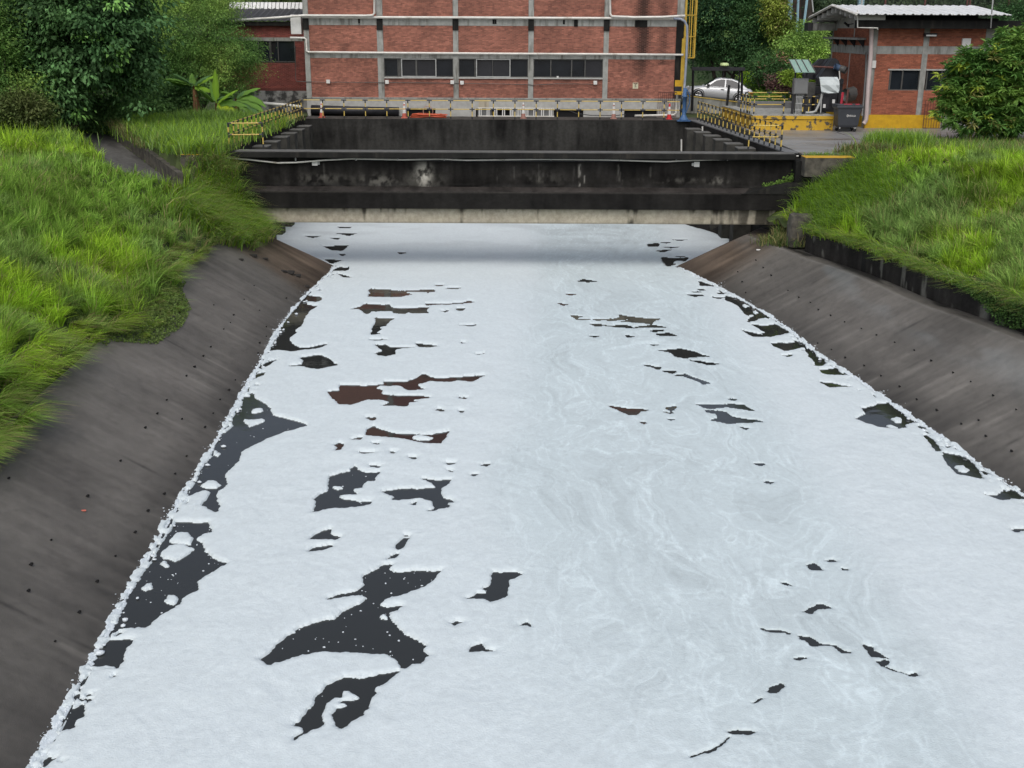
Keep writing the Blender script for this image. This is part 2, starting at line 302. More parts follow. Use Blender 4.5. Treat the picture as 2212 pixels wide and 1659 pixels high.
TR = {'A': (546.3, 576.7, .2744), 'B': (0, 789.1, .2744), 'C': (0, 1203.7, .2744), 'D': (546.3, 1001.6, .2744), 'E': (546.3, 1203.7, .2744),
      'G': (1153.3, 576.7, .2744), 'H': (1604.9, 607, .311), 'I': (1456.8, 1123, .3414), 'J': (424.9, 242.8, .3018), 'K': (1092.6, 242.8, .3018)}
HOLES = {
'E': ["1020,60 1085,58 1060,95 1105,115 1190,125 1400,112 1475,115 1440,150 1430,185 1340,235 1250,275 1100,315 1030,350 1000,378 1060,400 1170,395 1070,435 1075,490 1115,530 1140,580 1240,640 1310,680 1335,700 1325,745 1395,780 1340,820 1300,850 1240,845 1190,880 1195,855 1140,810 1050,765 850,760 580,750 330,785 150,830 125,848 72,808 140,765 180,690 250,655 370,565 480,515 580,490 650,490 720,430 910,340 870,310 790,300 600,330 680,295 800,275 890,215 880,150 960,110",
 "1155,910 1100,955 1045,995 990,1030 945,1055 975,1070 930,1110 905,1160 895,1200 860,1245 800,1275 700,1345 655,1325 670,1300 650,1250 660,1200 700,1190 745,1185 740,1160 690,1150 700,1130 780,1140 855,1105 830,1085 780,1055 710,1050 675,1075 680,1100 620,1110 560,1160 550,1230 560,1320 400,1388 385,1350 320,1330 380,1300 430,1220 490,1150 480,1130 550,1060 620,1000 720,960 890,965 1000,935",
 "390,1385 370,1410 345,1442 350,1425 375,1390", "1895,120 1960,125 2115,128 2060,160 2010,185 2000,260 1990,310 1930,330 1875,345 1820,332 1690,328 1770,295 1850,290 1860,270 1825,262 1875,235 1885,150",
 "1560,530 1600,515 1650,518 1590,540", "2105,540 2170,528 2180,550 2130,548", "1740,715 1810,690 1830,735 1890,750 1800,748 1720,760"],
'D': ["780,40 805,28 815,45 890,70 1000,72 960,105 950,140 900,140 870,165 860,190 780,200 800,230 820,245 730,245 660,262 720,290 800,285 830,305 915,295 915,325 850,338 700,350 580,362 480,385 500,340 510,300 495,285 530,250 620,205 600,180 600,140 605,105 670,85 780,65",
 "1020,222 1130,205 1330,200 1460,195 1415,155 1340,125 1440,138 1555,130 1520,165 1480,200 1475,240 1490,275 1560,290 1575,312 1510,318 1540,345 1500,360 1470,360 1420,340 1425,300 1350,272 1200,285 1100,292 1130,262 1070,240",
 "1390,372 1430,362 1475,362 1420,374", "1250,318 1280,308 1275,325", "925,15 1005,22 990,35 950,28", "1530,-3 1575,0 1560,8", "1795,12 1870,3 1845,22", "1715,92 1760,86 1740,99", "1550,50 1580,64 1570,72",
 "455,592 500,562 540,545 615,522 600,560 640,575 690,578 650,602 590,592", "445,690 480,668 560,655 605,645 605,660 560,680", "1190,592 1230,592 1190,625 1170,665 1135,685 1120,665 1135,640", "1055,752 1100,728 1135,718 1105,745", "1190,565 1225,570 1200,577"],
'A': ["600,985 700,975 695,935 900,940 1050,925 1040,905 1220,908 1260,895 1340,850 1350,845 1370,860 1460,880 1620,870 1820,858 1760,885 1710,905 1620,895 1540,905 1390,903 1290,925 1300,945 1340,962 1240,972 1180,940 1120,935 1000,935 955,960 1010,975 1000,1000 1140,1020 1330,1015 1390,1030 1230,1045 1290,1062 1225,1070 1205,1098 1030,1095 1085,1065 1010,1045 900,1045 770,1085 690,1080 640,1030",
 "895,1320 915,1275 950,1262 1030,1290 1090,1310 1220,1320 1420,1325 1535,1300 1510,1340 1455,1392 1340,1382 1200,1355 1060,1345 900,1325", "895,1188 960,1188 940,1210", "1445,1133 1475,1118 1505,1133 1475,1138", "1625,1135 1655,1138 1640,1149", "645,1405 690,1388 720,1395 690,1440 655,1445 680,1425", "775,1360 830,1350 860,1348 850,1364", "840,1460 920,1463 970,1466 860,1470", "1090,1460 1130,1460 1100,1477", "1235,1503 1280,1506 1260,1517", "1520,1543 1575,1546 1545,1559", "950,1388 985,1390 975,1400",
 "920,175 1060,178 1100,190 1190,190 1290,185 1420,180 1415,195 1340,200 1210,195 1195,205 1240,215 1160,235 920,235 935,205",
 "780,335 840,318 900,292 1010,300 1060,298 1080,318 1150,330 1260,325 1370,320 1350,345 1375,365 1270,367 1210,352 1190,372 1120,365 1110,350 920,350 900,370 870,345 840,330",
 "1370,290 1520,290 1680,280 1700,268 1730,278 1640,292 1480,295 1380,303", "1605,332 1660,328 1630,345", "1490,346 1530,346 1510,354", "1440,144 1500,142 1470,152", "1515,172 1635,164 1590,175",
 "975,400 1030,405 1110,408 1060,430 1035,465 985,475 1000,490 965,515 1000,528 940,533 950,495 980,440", "975,615 1040,615 1080,635 1270,635 1180,642 1090,655 1110,690 1050,702 1010,700 975,685 1030,665", "1285,602 1340,610 1450,625 1380,632 1320,630", "930,573 1060,572 980,580",
 "1640,459 1745,457 1720,468", "1640,596 1665,598 1650,604", "1765,687 1820,682 1780,692", "1620,1032 1695,1029 1660,1042",
 "300,355 380,280 430,230 520,235 530,265 500,275 400,270 420,300 500,310 440,345 400,400 370,460 320,500 330,520 270,565 290,600 350,635 440,635 580,612 480,645 400,650 330,665 200,650 150,655 165,620 155,600 200,580 210,540 225,480 245,430",
 "380,715 520,693 560,710 660,775 510,805 400,782 330,785 300,782 400,765 410,740", "90,790 60,800 110,755 180,735 140,760", "10,860 80,835 60,860 20,870", "680,15 750,5 740,22 700,28", "690,60 765,82 720,74"],
'B': ["1940,250 1995,262 2090,310 2140,395 2300,440 2421,476 2250,520 2080,585 1950,650 1880,690 1870,750 1800,820 1760,880 1780,930 1740,970 1690,1020 1700,1080 1720,1120 1700,1160 1640,1120 1600,1105 1650,1050 1660,1000 1600,985 1490,1030 1540,950 1600,850 1640,770 1720,690 1660,680 1720,600 1800,520 1840,480 1840,420 1910,330",
 "1390,1245 1560,1245 1640,1240 1665,1310 1600,1330 1540,1365 1580,1420 1600,1480 1690,1530 1780,1562 1720,1600 1620,1661 1540,1711 1560,1771 1450,1821 1400,1881 1270,1971 1140,2071 1050,2056 940,2081 900,2111 940,2011 990,1901 1030,1811 1080,1741 1130,1641 1190,1571 1260,1440 1330,1330 1380,1270"],
'C': ["870,660 950,650 1050,655 1000,720 965,770 965,830 920,875 740,870 720,850 760,770 800,730", "560,1210 620,1190 655,1220 640,1270 560,1310 580,1350 540,1370 480,1380 520,1300", "350,1600 440,1590 380,1640 360,1659", "870,960 895,935 890,950"],
'G': ["680,380 760,392 860,408 975,410 935,430 920,450 860,440 760,435 700,430 760,420 740,408 600,425 570,415 690,405", "460,450 570,456 500,467", "580,467 720,460 780,480 640,472", "790,480 850,470 940,460 1030,475 880,477", "925,500 1020,498 940,512", "970,530 1060,520 1110,542 1000,540", "300,388 370,390 330,404", "340,411 430,413 380,418", "470,411 560,415 500,421",
 "1000,658 1080,652 1160,645 1270,670 1300,690 1370,708 1200,710 1190,720 1120,705 1090,675", "1230,737 1300,741 1440,765 1360,769", "930,789 990,792 970,804", "1015,817 1110,824 1085,837", "1110,853 1190,845 1250,870 1320,900 1380,912 1340,920 1260,885 1180,858", "870,774 930,784 900,785", "920,611 970,613 940,619",
 "600,1098 700,1115 820,1120 895,1128 840,1140 800,1165 755,1165 710,1140", "1035,1108 1115,1105 1080,1130", "1030,1142 1090,1147 1060,1154", "1060,1199 1100,1202 1080,1207", "840,1224 880,1227 855,1234",
 "1280,1082 1440,1090 1500,1080 1650,1088 1725,1132 1600,1112 1490,1105 1390,1120", "1355,1138 1400,1135 1500,1145 1560,1185 1640,1195 1760,1208 1800,1225 1650,1222 1540,1235 1400,1208 1450,1195 1445,1160", "1635,1262 1685,1275 1660,1279", "1535,1041 1580,1041 1555,1050", "1745,1552 1810,1554 1780,1564", "360,112 400,100 485,115 420,117", "440,544 500,546 470,552", "730,544 780,544 745,554", "200,289 250,297 230,302", "260,213 320,215 290,221", "1215,217 1335,224 1270,234", "1245,194 1300,196 1270,202", "1290,177 1350,180 1320,187", "1310,115 1360,135 1410,152 1320,148", "1410,239 1500,241 1450,250", "1440,204 1510,207 1470,215",
 "1520,232 1600,245 1700,300 1760,330 1830,380 1850,400 1780,405 1720,425 1690,430 1720,400 1670,370 1630,320 1580,285 1515,260", "1720,455 1800,468 1900,455 1960,485 2000,510 1940,535 1870,545 1800,525 1830,515 1780,485", "1650,504 1740,524 1860,550 1730,550", "1880,600 2000,602 2090,590 2130,635 2050,645 1980,662 1910,630", "2150,645 2212,700 2212,750 2170,700", "1960,703 2030,692 1990,709"],
'H': ["450,480 490,520 545,545 575,570 540,590 505,590 510,550 460,515", "545,620 620,610 645,600 650,630 720,655 600,650 550,640", "540,704 600,709 745,735 610,741", "785,960 860,925 835,885 930,870 950,855 1010,850 1050,890 1110,935 1190,985 1120,995 1130,1015 1080,1028 950,1015 850,985",
 "1270,1070 1310,1100 1330,1130 1370,1180 1350,1185 1315,1140 1275,1095", "1390,1195 1500,1210 1560,1240 1620,1300 1660,1365 1640,1375 1560,1355 1500,1350 1430,1280 1410,1235", "1690,1490 1780,1495 1800,1465 1880,1458 1950,1515 1860,1515 1800,1528", "1230,1013 1260,1028 1240,1032", "90,1275 140,1272 120,1283", "150,1402 200,1401 180,1411"],
'I': ["845,290 900,285 930,315 870,313", "970,264 1025,261 990,273", "1065,307 1095,311 1080,319", "680,405 720,402 745,415 710,418", "810,580 870,550 935,540 985,565 900,572 860,588", "780,740 860,755 950,795 860,797 825,775", "1025,815 1110,842 1060,845", "950,791 1020,799 1040,815 1015,807", "770,888 830,882 800,894", "1200,790 1250,810 1275,840 1360,885 1260,870 1240,830", "1290,900 1360,900 1320,925", "1320,921 1400,954 1480,975 1400,960", "1490,970 1530,968 1530,982 1480,985", "590,1090 660,1035 690,1055 630,1100", "355,1345 390,1333 500,1345 430,1362 360,1355", "490,1170 545,1130 512,1170", "2145,65 2180,58 2212,62 2212,72 2160,76", "550,695 630,703 720,722 620,711", "110,1498 230,1448 330,1398 347,1383 240,1457"],
'J': ["1020,821 1100,820 1090,829 1035,830", "1010,867 1140,869 1090,881", "780,884 880,887 830,899", "915,960 1080,952 1030,992 970,985", "960,899 1015,898 1005,912", "920,1055 1040,1058 970,1080", "1000,1120 1030,1108 1080,1120 1060,1135 990,1135", "1030,1159 1090,1181 1060,1180", "1030,1014 1065,1017 1045,1026", "1450,1002 1495,1007 1460,1014"],
'K': ["1030,945 1090,938 1080,960 1035,960", "1080,990 1180,984 1130,999", "1120,932 1180,929 1150,936", "1140,965 1250,962 1180,970", "1130,1040 1250,1045 1300,1040 1280,1062 1215,1060 1180,1075 1215,1090 1160,1100 1135,1070", "1200,914 1300,911 1250,919", "1230,1031 1280,1031 1250,1037"]}
ISLES = {
'E': ["1000,475 1030,455 1068,470 1060,492 1020,492"],
'D': ["615,190 680,185 705,205 660,215"],
'A': ["1240,1345 1310,1325 1430,1345 1400,1362 1310,1368"],
'B': ["1965,370 2000,345 2060,340 2075,360 2010,380", "1915,430 1990,432 2060,425 2085,440 2030,465 1960,492 1940,465", "1580,950 1640,915 1700,915 1745,945 1700,975 1640,975", "1330,1390 1390,1320 1480,1320 1525,1370 1500,1415 1400,1410", "1255,1495 1330,1430 1440,1415 1530,1450 1480,1490 1400,1540 1290,1530", "1250,1570 1290,1545 1350,1580 1300,1595", "1660,690 1700,670 1745,700 1720,722"],
'C': ["1100,250 1150,215 1200,210 1210,245 1150,268", "1290,355 1330,310 1390,310 1415,335 1370,380 1310,378"],
'G': ["1630,305 1660,293 1700,310 1660,320", "1715,355 1745,345 1765,362 1735,370", "1685,390 1720,377 1740,388 1700,398"],
'H': ["1030,965 1060,950 1105,960 1100,990 1060,985", "985,1005 1030,1002 1075,1022 1020,1022", "1470,1290 1530,1285 1580,1320 1550,1335 1500,1325"]}
def polys(D):
    out = []
    for k, l in D.items():
        ox, oy, s = TR[k]
        for st in l:
            P = [tuple(map(float, q.split(','))) for q in st.split()]
            out.append(np.array([list(WZ(ox + p[0] * s, oy + p[1] * s, 0))[:2] for p in P]))
    return out
def sdf_apply(F_, X, Y, poly, hole):
    R = .40
    x0, y0 = poly.min(0) - R; x1, y1 = poly.max(0) + R
    idx = np.nonzero((X > x0) & (X < x1) & (Y > y0) & (Y < y1))[0]
    if not len(idx): return
    x = X[idx]; y = Y[idx]; d2 = np.full(len(idx), 1e9); ins = np.zeros(len(idx), bool)
    n = len(poly)
    for i in range(n):
        ax, ay = poly[i]; bx, by = poly[(i + 1) % n]; dx, dy = bx - ax, by - ay
        t = np.clip(((x - ax) * dx + (y - ay) * dy) / (dx * dx + dy * dy + 1e-12), 0, 1)
        d2 = np.minimum(d2, (x - ax - t * dx) ** 2 + (y - ay - t * dy) ** 2)
        c = (ay > y) != (by > y)
        if dy != 0: ins ^= c & (x < (bx - ax) * (y - ay) / (by - ay) + ax)
    d = np.sqrt(d2); s = np.where(ins, d, -d) + (np.interp(poly[:, 1].mean(), [14, 30, 50], [.015, .045, .09]) if hole else 0)
    F_[idx] = np.minimum(F_[idx], -s) if hole else np.maximum(F_[idx], s)

# ---- foam: a dense sheet whose height falls to the water at the edge of every hole
ys = []
for k in range(621):
    py = 1700 - (1700 - 452) * k / 620; ys.append(WZ(1106, py, 0).y)
ys = np.array(ys); NX = 960
u = np.linspace(0, 1, NX)
Yg = np.repeat(ys[:, None], NX, 1)
xl = np.where(ys < 51.5, XL(ys) - .35, np.interp(ys, [51.5, 58.6, 75], [-8.6, -12.9, -13.2]))
xr = np.where(ys < 51.7, XR(ys) + .35, np.interp(ys, [51.7, 58.1, 75], [7.9, 11.6, 12]))
xr = np.minimum(xr, .56 * ys + 4.5)
Xg = xl[:, None] + (xr - xl)[:, None] * u[None, :]
Xf = Xg.ravel(); Yf = Yg.ravel()
px_ = Xf + .12 * (fbm(Xf * 3.2, Yf * 3.2, 4, 1) - .5) + .05 * (fbm(Xf * 14, Yf * 14, 2, 5) - .5)
py_ = Yf + .16 * (fbm(Xf * 3.2 + 40, Yf * 3.2, 4, 2) - .5) + .06 * (fbm(Xf * 14, Yf * 14 + 30, 2, 6) - .5)
SD = np.full(len(Xf), .5)
for p in polys(HOLES): sdf_apply(SD, px_, py_, p, True)
for p in polys(ISLES): sdf_apply(SD, px_, py_, p, False)
# broken edge along both waterlines
dl = np.where(Yf < 51.5, Xf - XL(Yf), 2); dr = np.where(Yf < 51.7, XR(Yf) - Xf, 2)
edge = np.minimum(dl, dr)
crack = fbm(Xf * 4.5, Yf * 4.5, 4, 9)
SD = np.where(edge < .5, np.minimum(SD, (.66 - crack) * .5 + np.abs(edge - .22) * .3), SD)
SD = np.where(edge < .07 + .1 * fbm(Xf * 6, Yf * 6, 3, 10), np.minimum(SD, (.54 - fbm(Xf * 9, Yf * 5, 3, 11)) * .5), SD)
swx = Xf + 2.2 * (fbm(Xf * .35, Yf * .22, 4, 20) - .5) * 2; swy = Yf + 3.0 * (fbm(Xf * .35 + 9, Yf * .22, 4, 21) - .5) * 2
thin = sstep(-1.6, .6, Xf - (Yf - 18) * .05 + 1.4 * (fbm(Xf * .5, Yf * .3, 3, 30) - .5)) * (1 - sstep(6.5, 8.5, Xf - (Yf - 30) * .02)) * sstep(12, 26, Yf + 2 * Xf)
r_ = .17
tt = np.clip(SD / r_, 0, 1)
H = (.045 - .028 * thin) * np.interp(Yf, [15, 50], [1.15, .7])
Z = np.where(SD > 0, .012 + H * np.sqrt(np.clip(1 - (1 - tt) ** 2, 0, 1)), -.04)
bil = np.abs(fbm(swx * 1.2, swy * .8, 5, 12) - .5) * 2
lump = fbm(Xf * 1.1, Yf * 1.1, 4, 40)
Z = Z + np.where(SD > 0, tt * (.05 * (lump - .5) * (1 - .75 * thin) + .02 * (fbm(Xf * 3.2, Yf * 2.6, 3, 51) - .5) * (1 - .7 * thin) + .008 * (1 - bil) ** 6 + .008 * (fbm(Xf * 7, Yf * 7, 3, 50) - .5)), 0)
line = (1 - np.abs(fbm(swx * 1.1, swy * .5, 6, 60) - .5) * 2) ** 30
line2 = (1 - np.abs(fbm(swx * 2.6 + 50, swy * .9, 6, 61) - .5) * 2) ** 26
line3 = (1 - np.abs(fbm(swx * 3.1 + 20, swy * 1.2, 6, 67) - .5) * 2) ** 20
patch = fbm(swx * .5, swy * .3, 5, 62)
gdark = fbm(swx * 2.6, swy * 1.2, 5, 63)
alb = .675 - .055 * thin - .05 * np.clip(patch - .5, 0, 1) * 2 * (.3 + thin) + .10 * line * (.16 + .85 * thin) + .085 * line2 * (.10 + .9 * thin) - .09 * line3 * (.12 + .88 * thin) * patch - .05 * sstep(.5, .8, gdark) * (.15 + .75 * thin) + .03 * (fbm(Xf * 11, Yf * 9, 3, 64) - .5)
alb = alb - .10 * sstep(53, 60, Yf) * sstep(.4, .7, fbm(Xf * .4, Yf * .8, 3, 66))
alb = np.clip(alb, .3, .8)
colf = np.stack([alb * .895, alb * 1.0, alb * 1.035], 1)
colf[:, 0] *= 1 - .03 * thin
NY = len(ys)
ii = (np.arange(NY - 1)[:, None] * NX + np.arange(NX - 1)[None, :]).ravel()
Fq = np.stack([ii, ii + 1, ii + NX + 1, ii + NX], 1)
keep = (np.maximum.reduce([SD[Fq[:, k]] for k in range(4)]) > -.01)
me = npmesh('foam', np.stack([Xf, Yf, Z], 1), Fq[keep], [M['foam']], col=colf, smooth=True)
tag(link('foam', me), 'white foam sheet covering the dark canal water, torn by dark holes', 'foam', kind='stuff')

# foam crumbs along the waterlines and bubbles floating in the holes
rs = np.random.RandomState(5)
def blobs(name, P, R, mats, col, flat=.6, **kw):
    t = (1 + 5 ** .5) / 2
    iv = np.array([(-1, t, 0), (1, t, 0), (-1, -t, 0), (1, -t, 0), (0, -1, t), (0, 1, t), (0, -1, -t), (0, 1, -t), (t, 0, -1), (t, 0, 1), (-t, 0, -1), (-t, 0, 1)]) / 1.9
    fc = np.array([(0, 11, 5), (0, 5, 1), (0, 1, 7), (0, 7, 10), (0, 10, 11), (1, 5, 9), (5, 11, 4), (11, 10, 2), (10, 7, 6), (7, 1, 8), (3, 9, 4), (3, 4, 2), (3, 2, 6), (3, 6, 8), (3, 8, 9), (4, 9, 5), (2, 4, 11), (6, 2, 10), (8, 6, 7), (9, 8, 1)])
    n = len(P); S = np.stack([R * rs.uniform(.7, 1.4, n), R * rs.uniform(.7, 1.4, n), R * flat * rs.uniform(.7, 1.2, n)], 1)
    V = (iv[None] * (1 + .15 * rs.randn(n, 12, 1)) * S[:, None, :] + P[:, None, :]).reshape(-1, 3)
    Fc = (fc[None] + (np.arange(n) * 12)[:, None, None]).reshape(-1, 3)
    me = npmesh(name, V, Fc, mats, col=np.repeat(col, 12, 0), smooth=True)
    return tag(link(name, me), **kw)
P = []; R = []
for k in range(5500):
    Y = 11 + 41 * rs.rand() ** 1.35; side = rs.rand() < .55
    amp = abs(rs.randn()) * .05 * (0.1 + 2.6 * vn(Y * 1.6, 3.0 if side else 9.0, 77) ** 2.2)
    if side:
        X = XL(Y) - amp + .05; d = XL(Y) - X
    else:
        X = XR(Y) + amp - .05; d = X - XR(Y)
    if X > .5 * Y + 2: continue
    P.append((X, Y, max(d, -.0) * SL + .02)); R.append(.006 + .02 * rs.rand() ** 3)
for k in range(90):   # larger lumps in the margin
    Y = 11 + 40 * rs.rand() ** 1.2; side = rs.rand() < .5
    X = (XL(Y) + .05 + .25 * rs.rand()) if side else (XR(Y) - .05 - .25 * rs.rand())
    if X > .5 * Y + 2: continue
    P.append((X, Y, .03)); R.append(.03 + .05 * rs.rand())
hp = polys(HOLES)
for pi, cnt in ((0, 110), (1, 12), (7, 15), (54, 40), (55, 60)):
    if pi < len(hp):
        lo, hi = hp[pi].min(0), hp[pi].max(0)
        for k in range(cnt):
            q = lo + (hi - lo) * rs.rand(2); P.append((q[0], q[1], .004)); R.append(.008 + .016 * rs.rand() ** 2)
P = np.array(P); R = np.array(R)
blobs('foam_crumbs', P, R, [M['foam']], np.repeat([[.66, .72, .76]], len(P), 0), label='small white foam flecks stuck along the concrete waterline and floating in the holes', cat='foam flecks', kind='stuff')

# ---------------------------------------------------------------- sloped concrete banks
HOLE_L = [('B', q) for q in [(1310, 275), (1235, 383), (1140, 495), (1610, 490), (1675, 380), (1730, 272), (1800, 198), (1850, 118), (1465, 85), (1430, 425), (945, 755), (1465, 718), (1375, 857), (1290, 1015), (1160, 1150), (1060, 1318), (685, 1035), (400, 1378), (240, 1573), (905, 1505), (65, 893), (1530, 15)]] + \
         [('C', q) for q in [(760, 195), (620, 437), (430, 665), (220, 268)]] + \
         [('M', q) for q in [(1665, 585), (1600, 675), (1875, 668), (1400, 712), (1700, 747), (1530, 778), (1510, 828), (1465, 870), (1745, 855), (1745, 918), (1700, 962), (1380, 988), (1690, 1028), (1330, 1048), (1270, 1118), (1220, 1178)]]
HOLE_R = [('N', q) for q in [(370, 632), (420, 683), (245, 712), (475, 737), (275, 780), (590, 840), (665, 888), (745, 923), (800, 973), (885, 1013), (980, 1057), (1095, 1102), (1200, 1147), (1325, 1197), (1460, 1252), (1577, 1325), (1727, 1407), (1848, 1468), (300, 855), (890, 1247), (985, 1303), (1115, 1358), (1230, 1428), (1360, 1503), (795, 1203)]] + \
         [('H', q) for q in [(1210, 825), (1740, 798), (1350, 900), (1520, 995), (1900, 895), (1640, 970), (1690, 1080), (1870, 1185)]]
TR['M'] = (0, 424.9, .3293); TR['N'] = (1517.5, 364.2, .3139)
def on_bank(k, q, side):
    ox, oy, s = TR[k]; x = ox + q[0] * s; y = oy + q[1] * s
    d = ray(x, y); zz = 1.0
    for _ in range(30):
        t = (zz - CZ) / d[2]; X = d[0] * t; Yv = d[1] * t
        dd = (XL(Yv) - X) if side < 0 else (X - XR(Yv)); zz = .5 * zz + .5 * max(0, dd * SL)
    return float(X), float(Yv), float(zz), float(dd)
def bank(side, name):
    Ys = np.concatenate([np.arange(4, 20, .08), np.arange(20, 60, .11)]); D = np.arange(-1.6, 3.62 if side < 0 else 4.3, .07)
    Yg, Dg = np.meshgrid(Ys, D, indexing='ij'); base = XL(Yg) if side < 0 else XR(Yg)
    X = base + side * Dg
    z = Dg * SL
    wl = fbm(X * .8, Yg * .8, 3, 90 + side)
    z = z + .015 * (wl - .5)
    if side > 0: z = np.minimum(z, (WB(Yg) - .62) * SL + .04 * (Dg - WB(Yg)))      # flat berm below the parapet
    wg = wingL(X, Yg) if side < 0 else wingR(X, Yg)
    onw = wg < z; z = np.where(onw, wg, z)
    # colour: wet grey concrete, streaks running down the slope, pale lime tails below the weep holes
    st = fbm(Yg * 3.2, Dg * .45, 5, 80); st2 = fbm(Yg * 9, Dg * .8, 4, 81); pt = fbm(Yg * .35, Dg * .5, 4, 82)
    a = .115 + .022 * (st - .5) * 2 + .018 * (st2 - .5) * 2 + .06 * (pt - .5) * 2
    a = a * (1 - .38 * sstep(1.1, .0, Dg))                         # damp dark strip along the water
    warm = .5 + .5 * sstep(.4, .6, fbm(Yg * .5, Dg * .7, 3, 84))
    for k, q in (HOLE_L if side < 0 else HOLE_R):
        hx, hy, hz, hd = on_bank(k, q, side)
        L = .8 + 1.0 * rs.rand(); w = .05 + .05 * rs.rand()
        dy = Yg - hy - .02 * (hd - Dg); down = hd - Dg
        f = np.exp(-(dy / (w * (1 + .8 * np.clip(down, 0, 3)))) ** 2) * sstep(-.02, .12, down) * (1 - sstep(.3, L, down))
        a = a + f * .06 * rs.rand()
    for jy, jw in (((17.6, .03), (24.9, .02), (33.2, .02)) if side < 0 else ((27.0, .02), (35.5, .02), (43, .02))):
        a = a * (1 - .45 * np.exp(-((Yg - jy - .05 * Dg) / jw) ** 2) * sstep(.35, .55, fbm(Dg * 1.3, Yg * .2, 3, 88)))
    a = a * (1 - .12 * sstep(.55, .72, fbm(Yg * 5, Dg * 5, 4, 89)))
    c = np.stack([a * 1.07, a * (1.0), a * (.90)], -1)
    cb = np.stack([a * .85, a * .66, a * .5], -1) * (.55 + .8 * st[..., None])
    m2 = (sstep(44.6, 46.2, Yg + side * 0 - .35 * Dg + 1.2 * (st - .5)))[..., None] if side < 0 else (sstep(46.5, 49, Yg - .25 * Dg))[..., None]
    c = c * (1 - m2) + cb * m2
    if side > 0:
        ln = np.exp(-((Dg - (WB(Yg) - .62) + .06 * (wl - .5)) / .06) ** 2)[..., None]; c = c + ln * .05
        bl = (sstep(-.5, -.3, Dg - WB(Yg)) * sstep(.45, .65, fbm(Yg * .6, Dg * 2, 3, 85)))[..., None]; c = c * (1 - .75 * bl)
        pl = (np.exp(-((Dg - 2.6) / .5) ** 2) * sstep(.5, .7, fbm(Yg * .3 + 4, Dg, 3, 86)))[..., None]; c = c + pl * np.array([.035, .045, .05])
    c = np.clip(c, .008, .4)
    ny, nd = Yg.shape; ii = (np.arange(ny - 1)[:, None] * nd + np.arange(nd - 1)[None, :]).ravel()
    Fq = np.stack([ii, ii + 1, ii + nd + 1, ii + nd], 1)
    if side < 0: Fq = Fq[:, ::-1]
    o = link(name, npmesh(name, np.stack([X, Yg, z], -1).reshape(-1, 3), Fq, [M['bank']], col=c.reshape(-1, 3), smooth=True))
    tag(o, kind='structure')
    hb = MB(); hb.tube([(0, 0, 0), (.05, 0, .0)], .028, 8, 0); hb.box(-.02, .03, -.05, .05, -.045, .045, 1)  # near-black box stands in for the shade inside the hole
    hm = hb.mesh('weep_hole', [M['conc_dark'], M['void']])
    for i, (k, q) in enumerate(HOLE_L if side < 0 else HOLE_R):
        hx, hy, hz, hd = on_bank(k, q, side)
        w = link('weep_hole', hm, o, (hx, hy, hz)); s = rs.uniform(.4, .7)
        w.scale = (s * 2.0, s * .65, s); w.rotation_euler = (0, 0, 0 if side < 0 else math.pi); w.rotation_euler.y = math.radians(-45)
    return o
bank(-1, 'concrete_bank'); bank(1, 'concrete_bank')

# frothy smear where the foam has dried onto both slopes
for side in (-1, 1):
    Ys = np.arange(10, 51.3, .03); D = np.arange(-.12, .26, .022); Yg_, Dg_ = np.meshgrid(Ys, D, indexing='ij')
    X = (XL(Yg_) if side < 0 else XR(Yg_)) + side * Dg_; wv = .015 + .10 * fbm(Yg_ * .9, 0 * Yg_ + side, 4, 700) ** 1.5 + .10 * (fbm(Yg_ * 7, Dg_ * 7, 3, 701) - .5)
    msk = (wv - np.abs(Dg_ + .01)) + .05 * (fbm(Yg_ * 16, Dg_ * 16, 2, 702) - .5)
    z = np.maximum(Dg_ * SL, 0) + .006 + np.where(msk > 0, .012 * np.sqrt(np.clip(msk / .05, 0, 1)), -.03) + .008 * fbm(Yg_ * 20, Dg_ * 20, 2, 703)
    ny, nd = X.shape; ii = (np.arange(ny - 1)[:, None] * nd + np.arange(nd - 1)[None, :]).ravel(); Fq = np.stack([ii, ii + 1, ii + nd + 1, ii + nd], 1); mk = msk.ravel(); Fq = Fq[mk[Fq].max(1) > 0]
    if side < 0: Fq = Fq[:, ::-1]
    cc = np.array([.62, .69, .73]) * (.9 + .15 * fbm(Yg_ * 8, Dg_ * 8, 2, 704).ravel())[:, None]
    tag(link('foam_line', npmesh('foam_line', np.stack([X, Yg_, z], -1).reshape(-1, 3), Fq, [M['foam']], col=cc, smooth=True)), 'thin frothy line of foam along the %s waterline' % ('left' if side < 0 else 'right'), 'foam', kind='stuff')

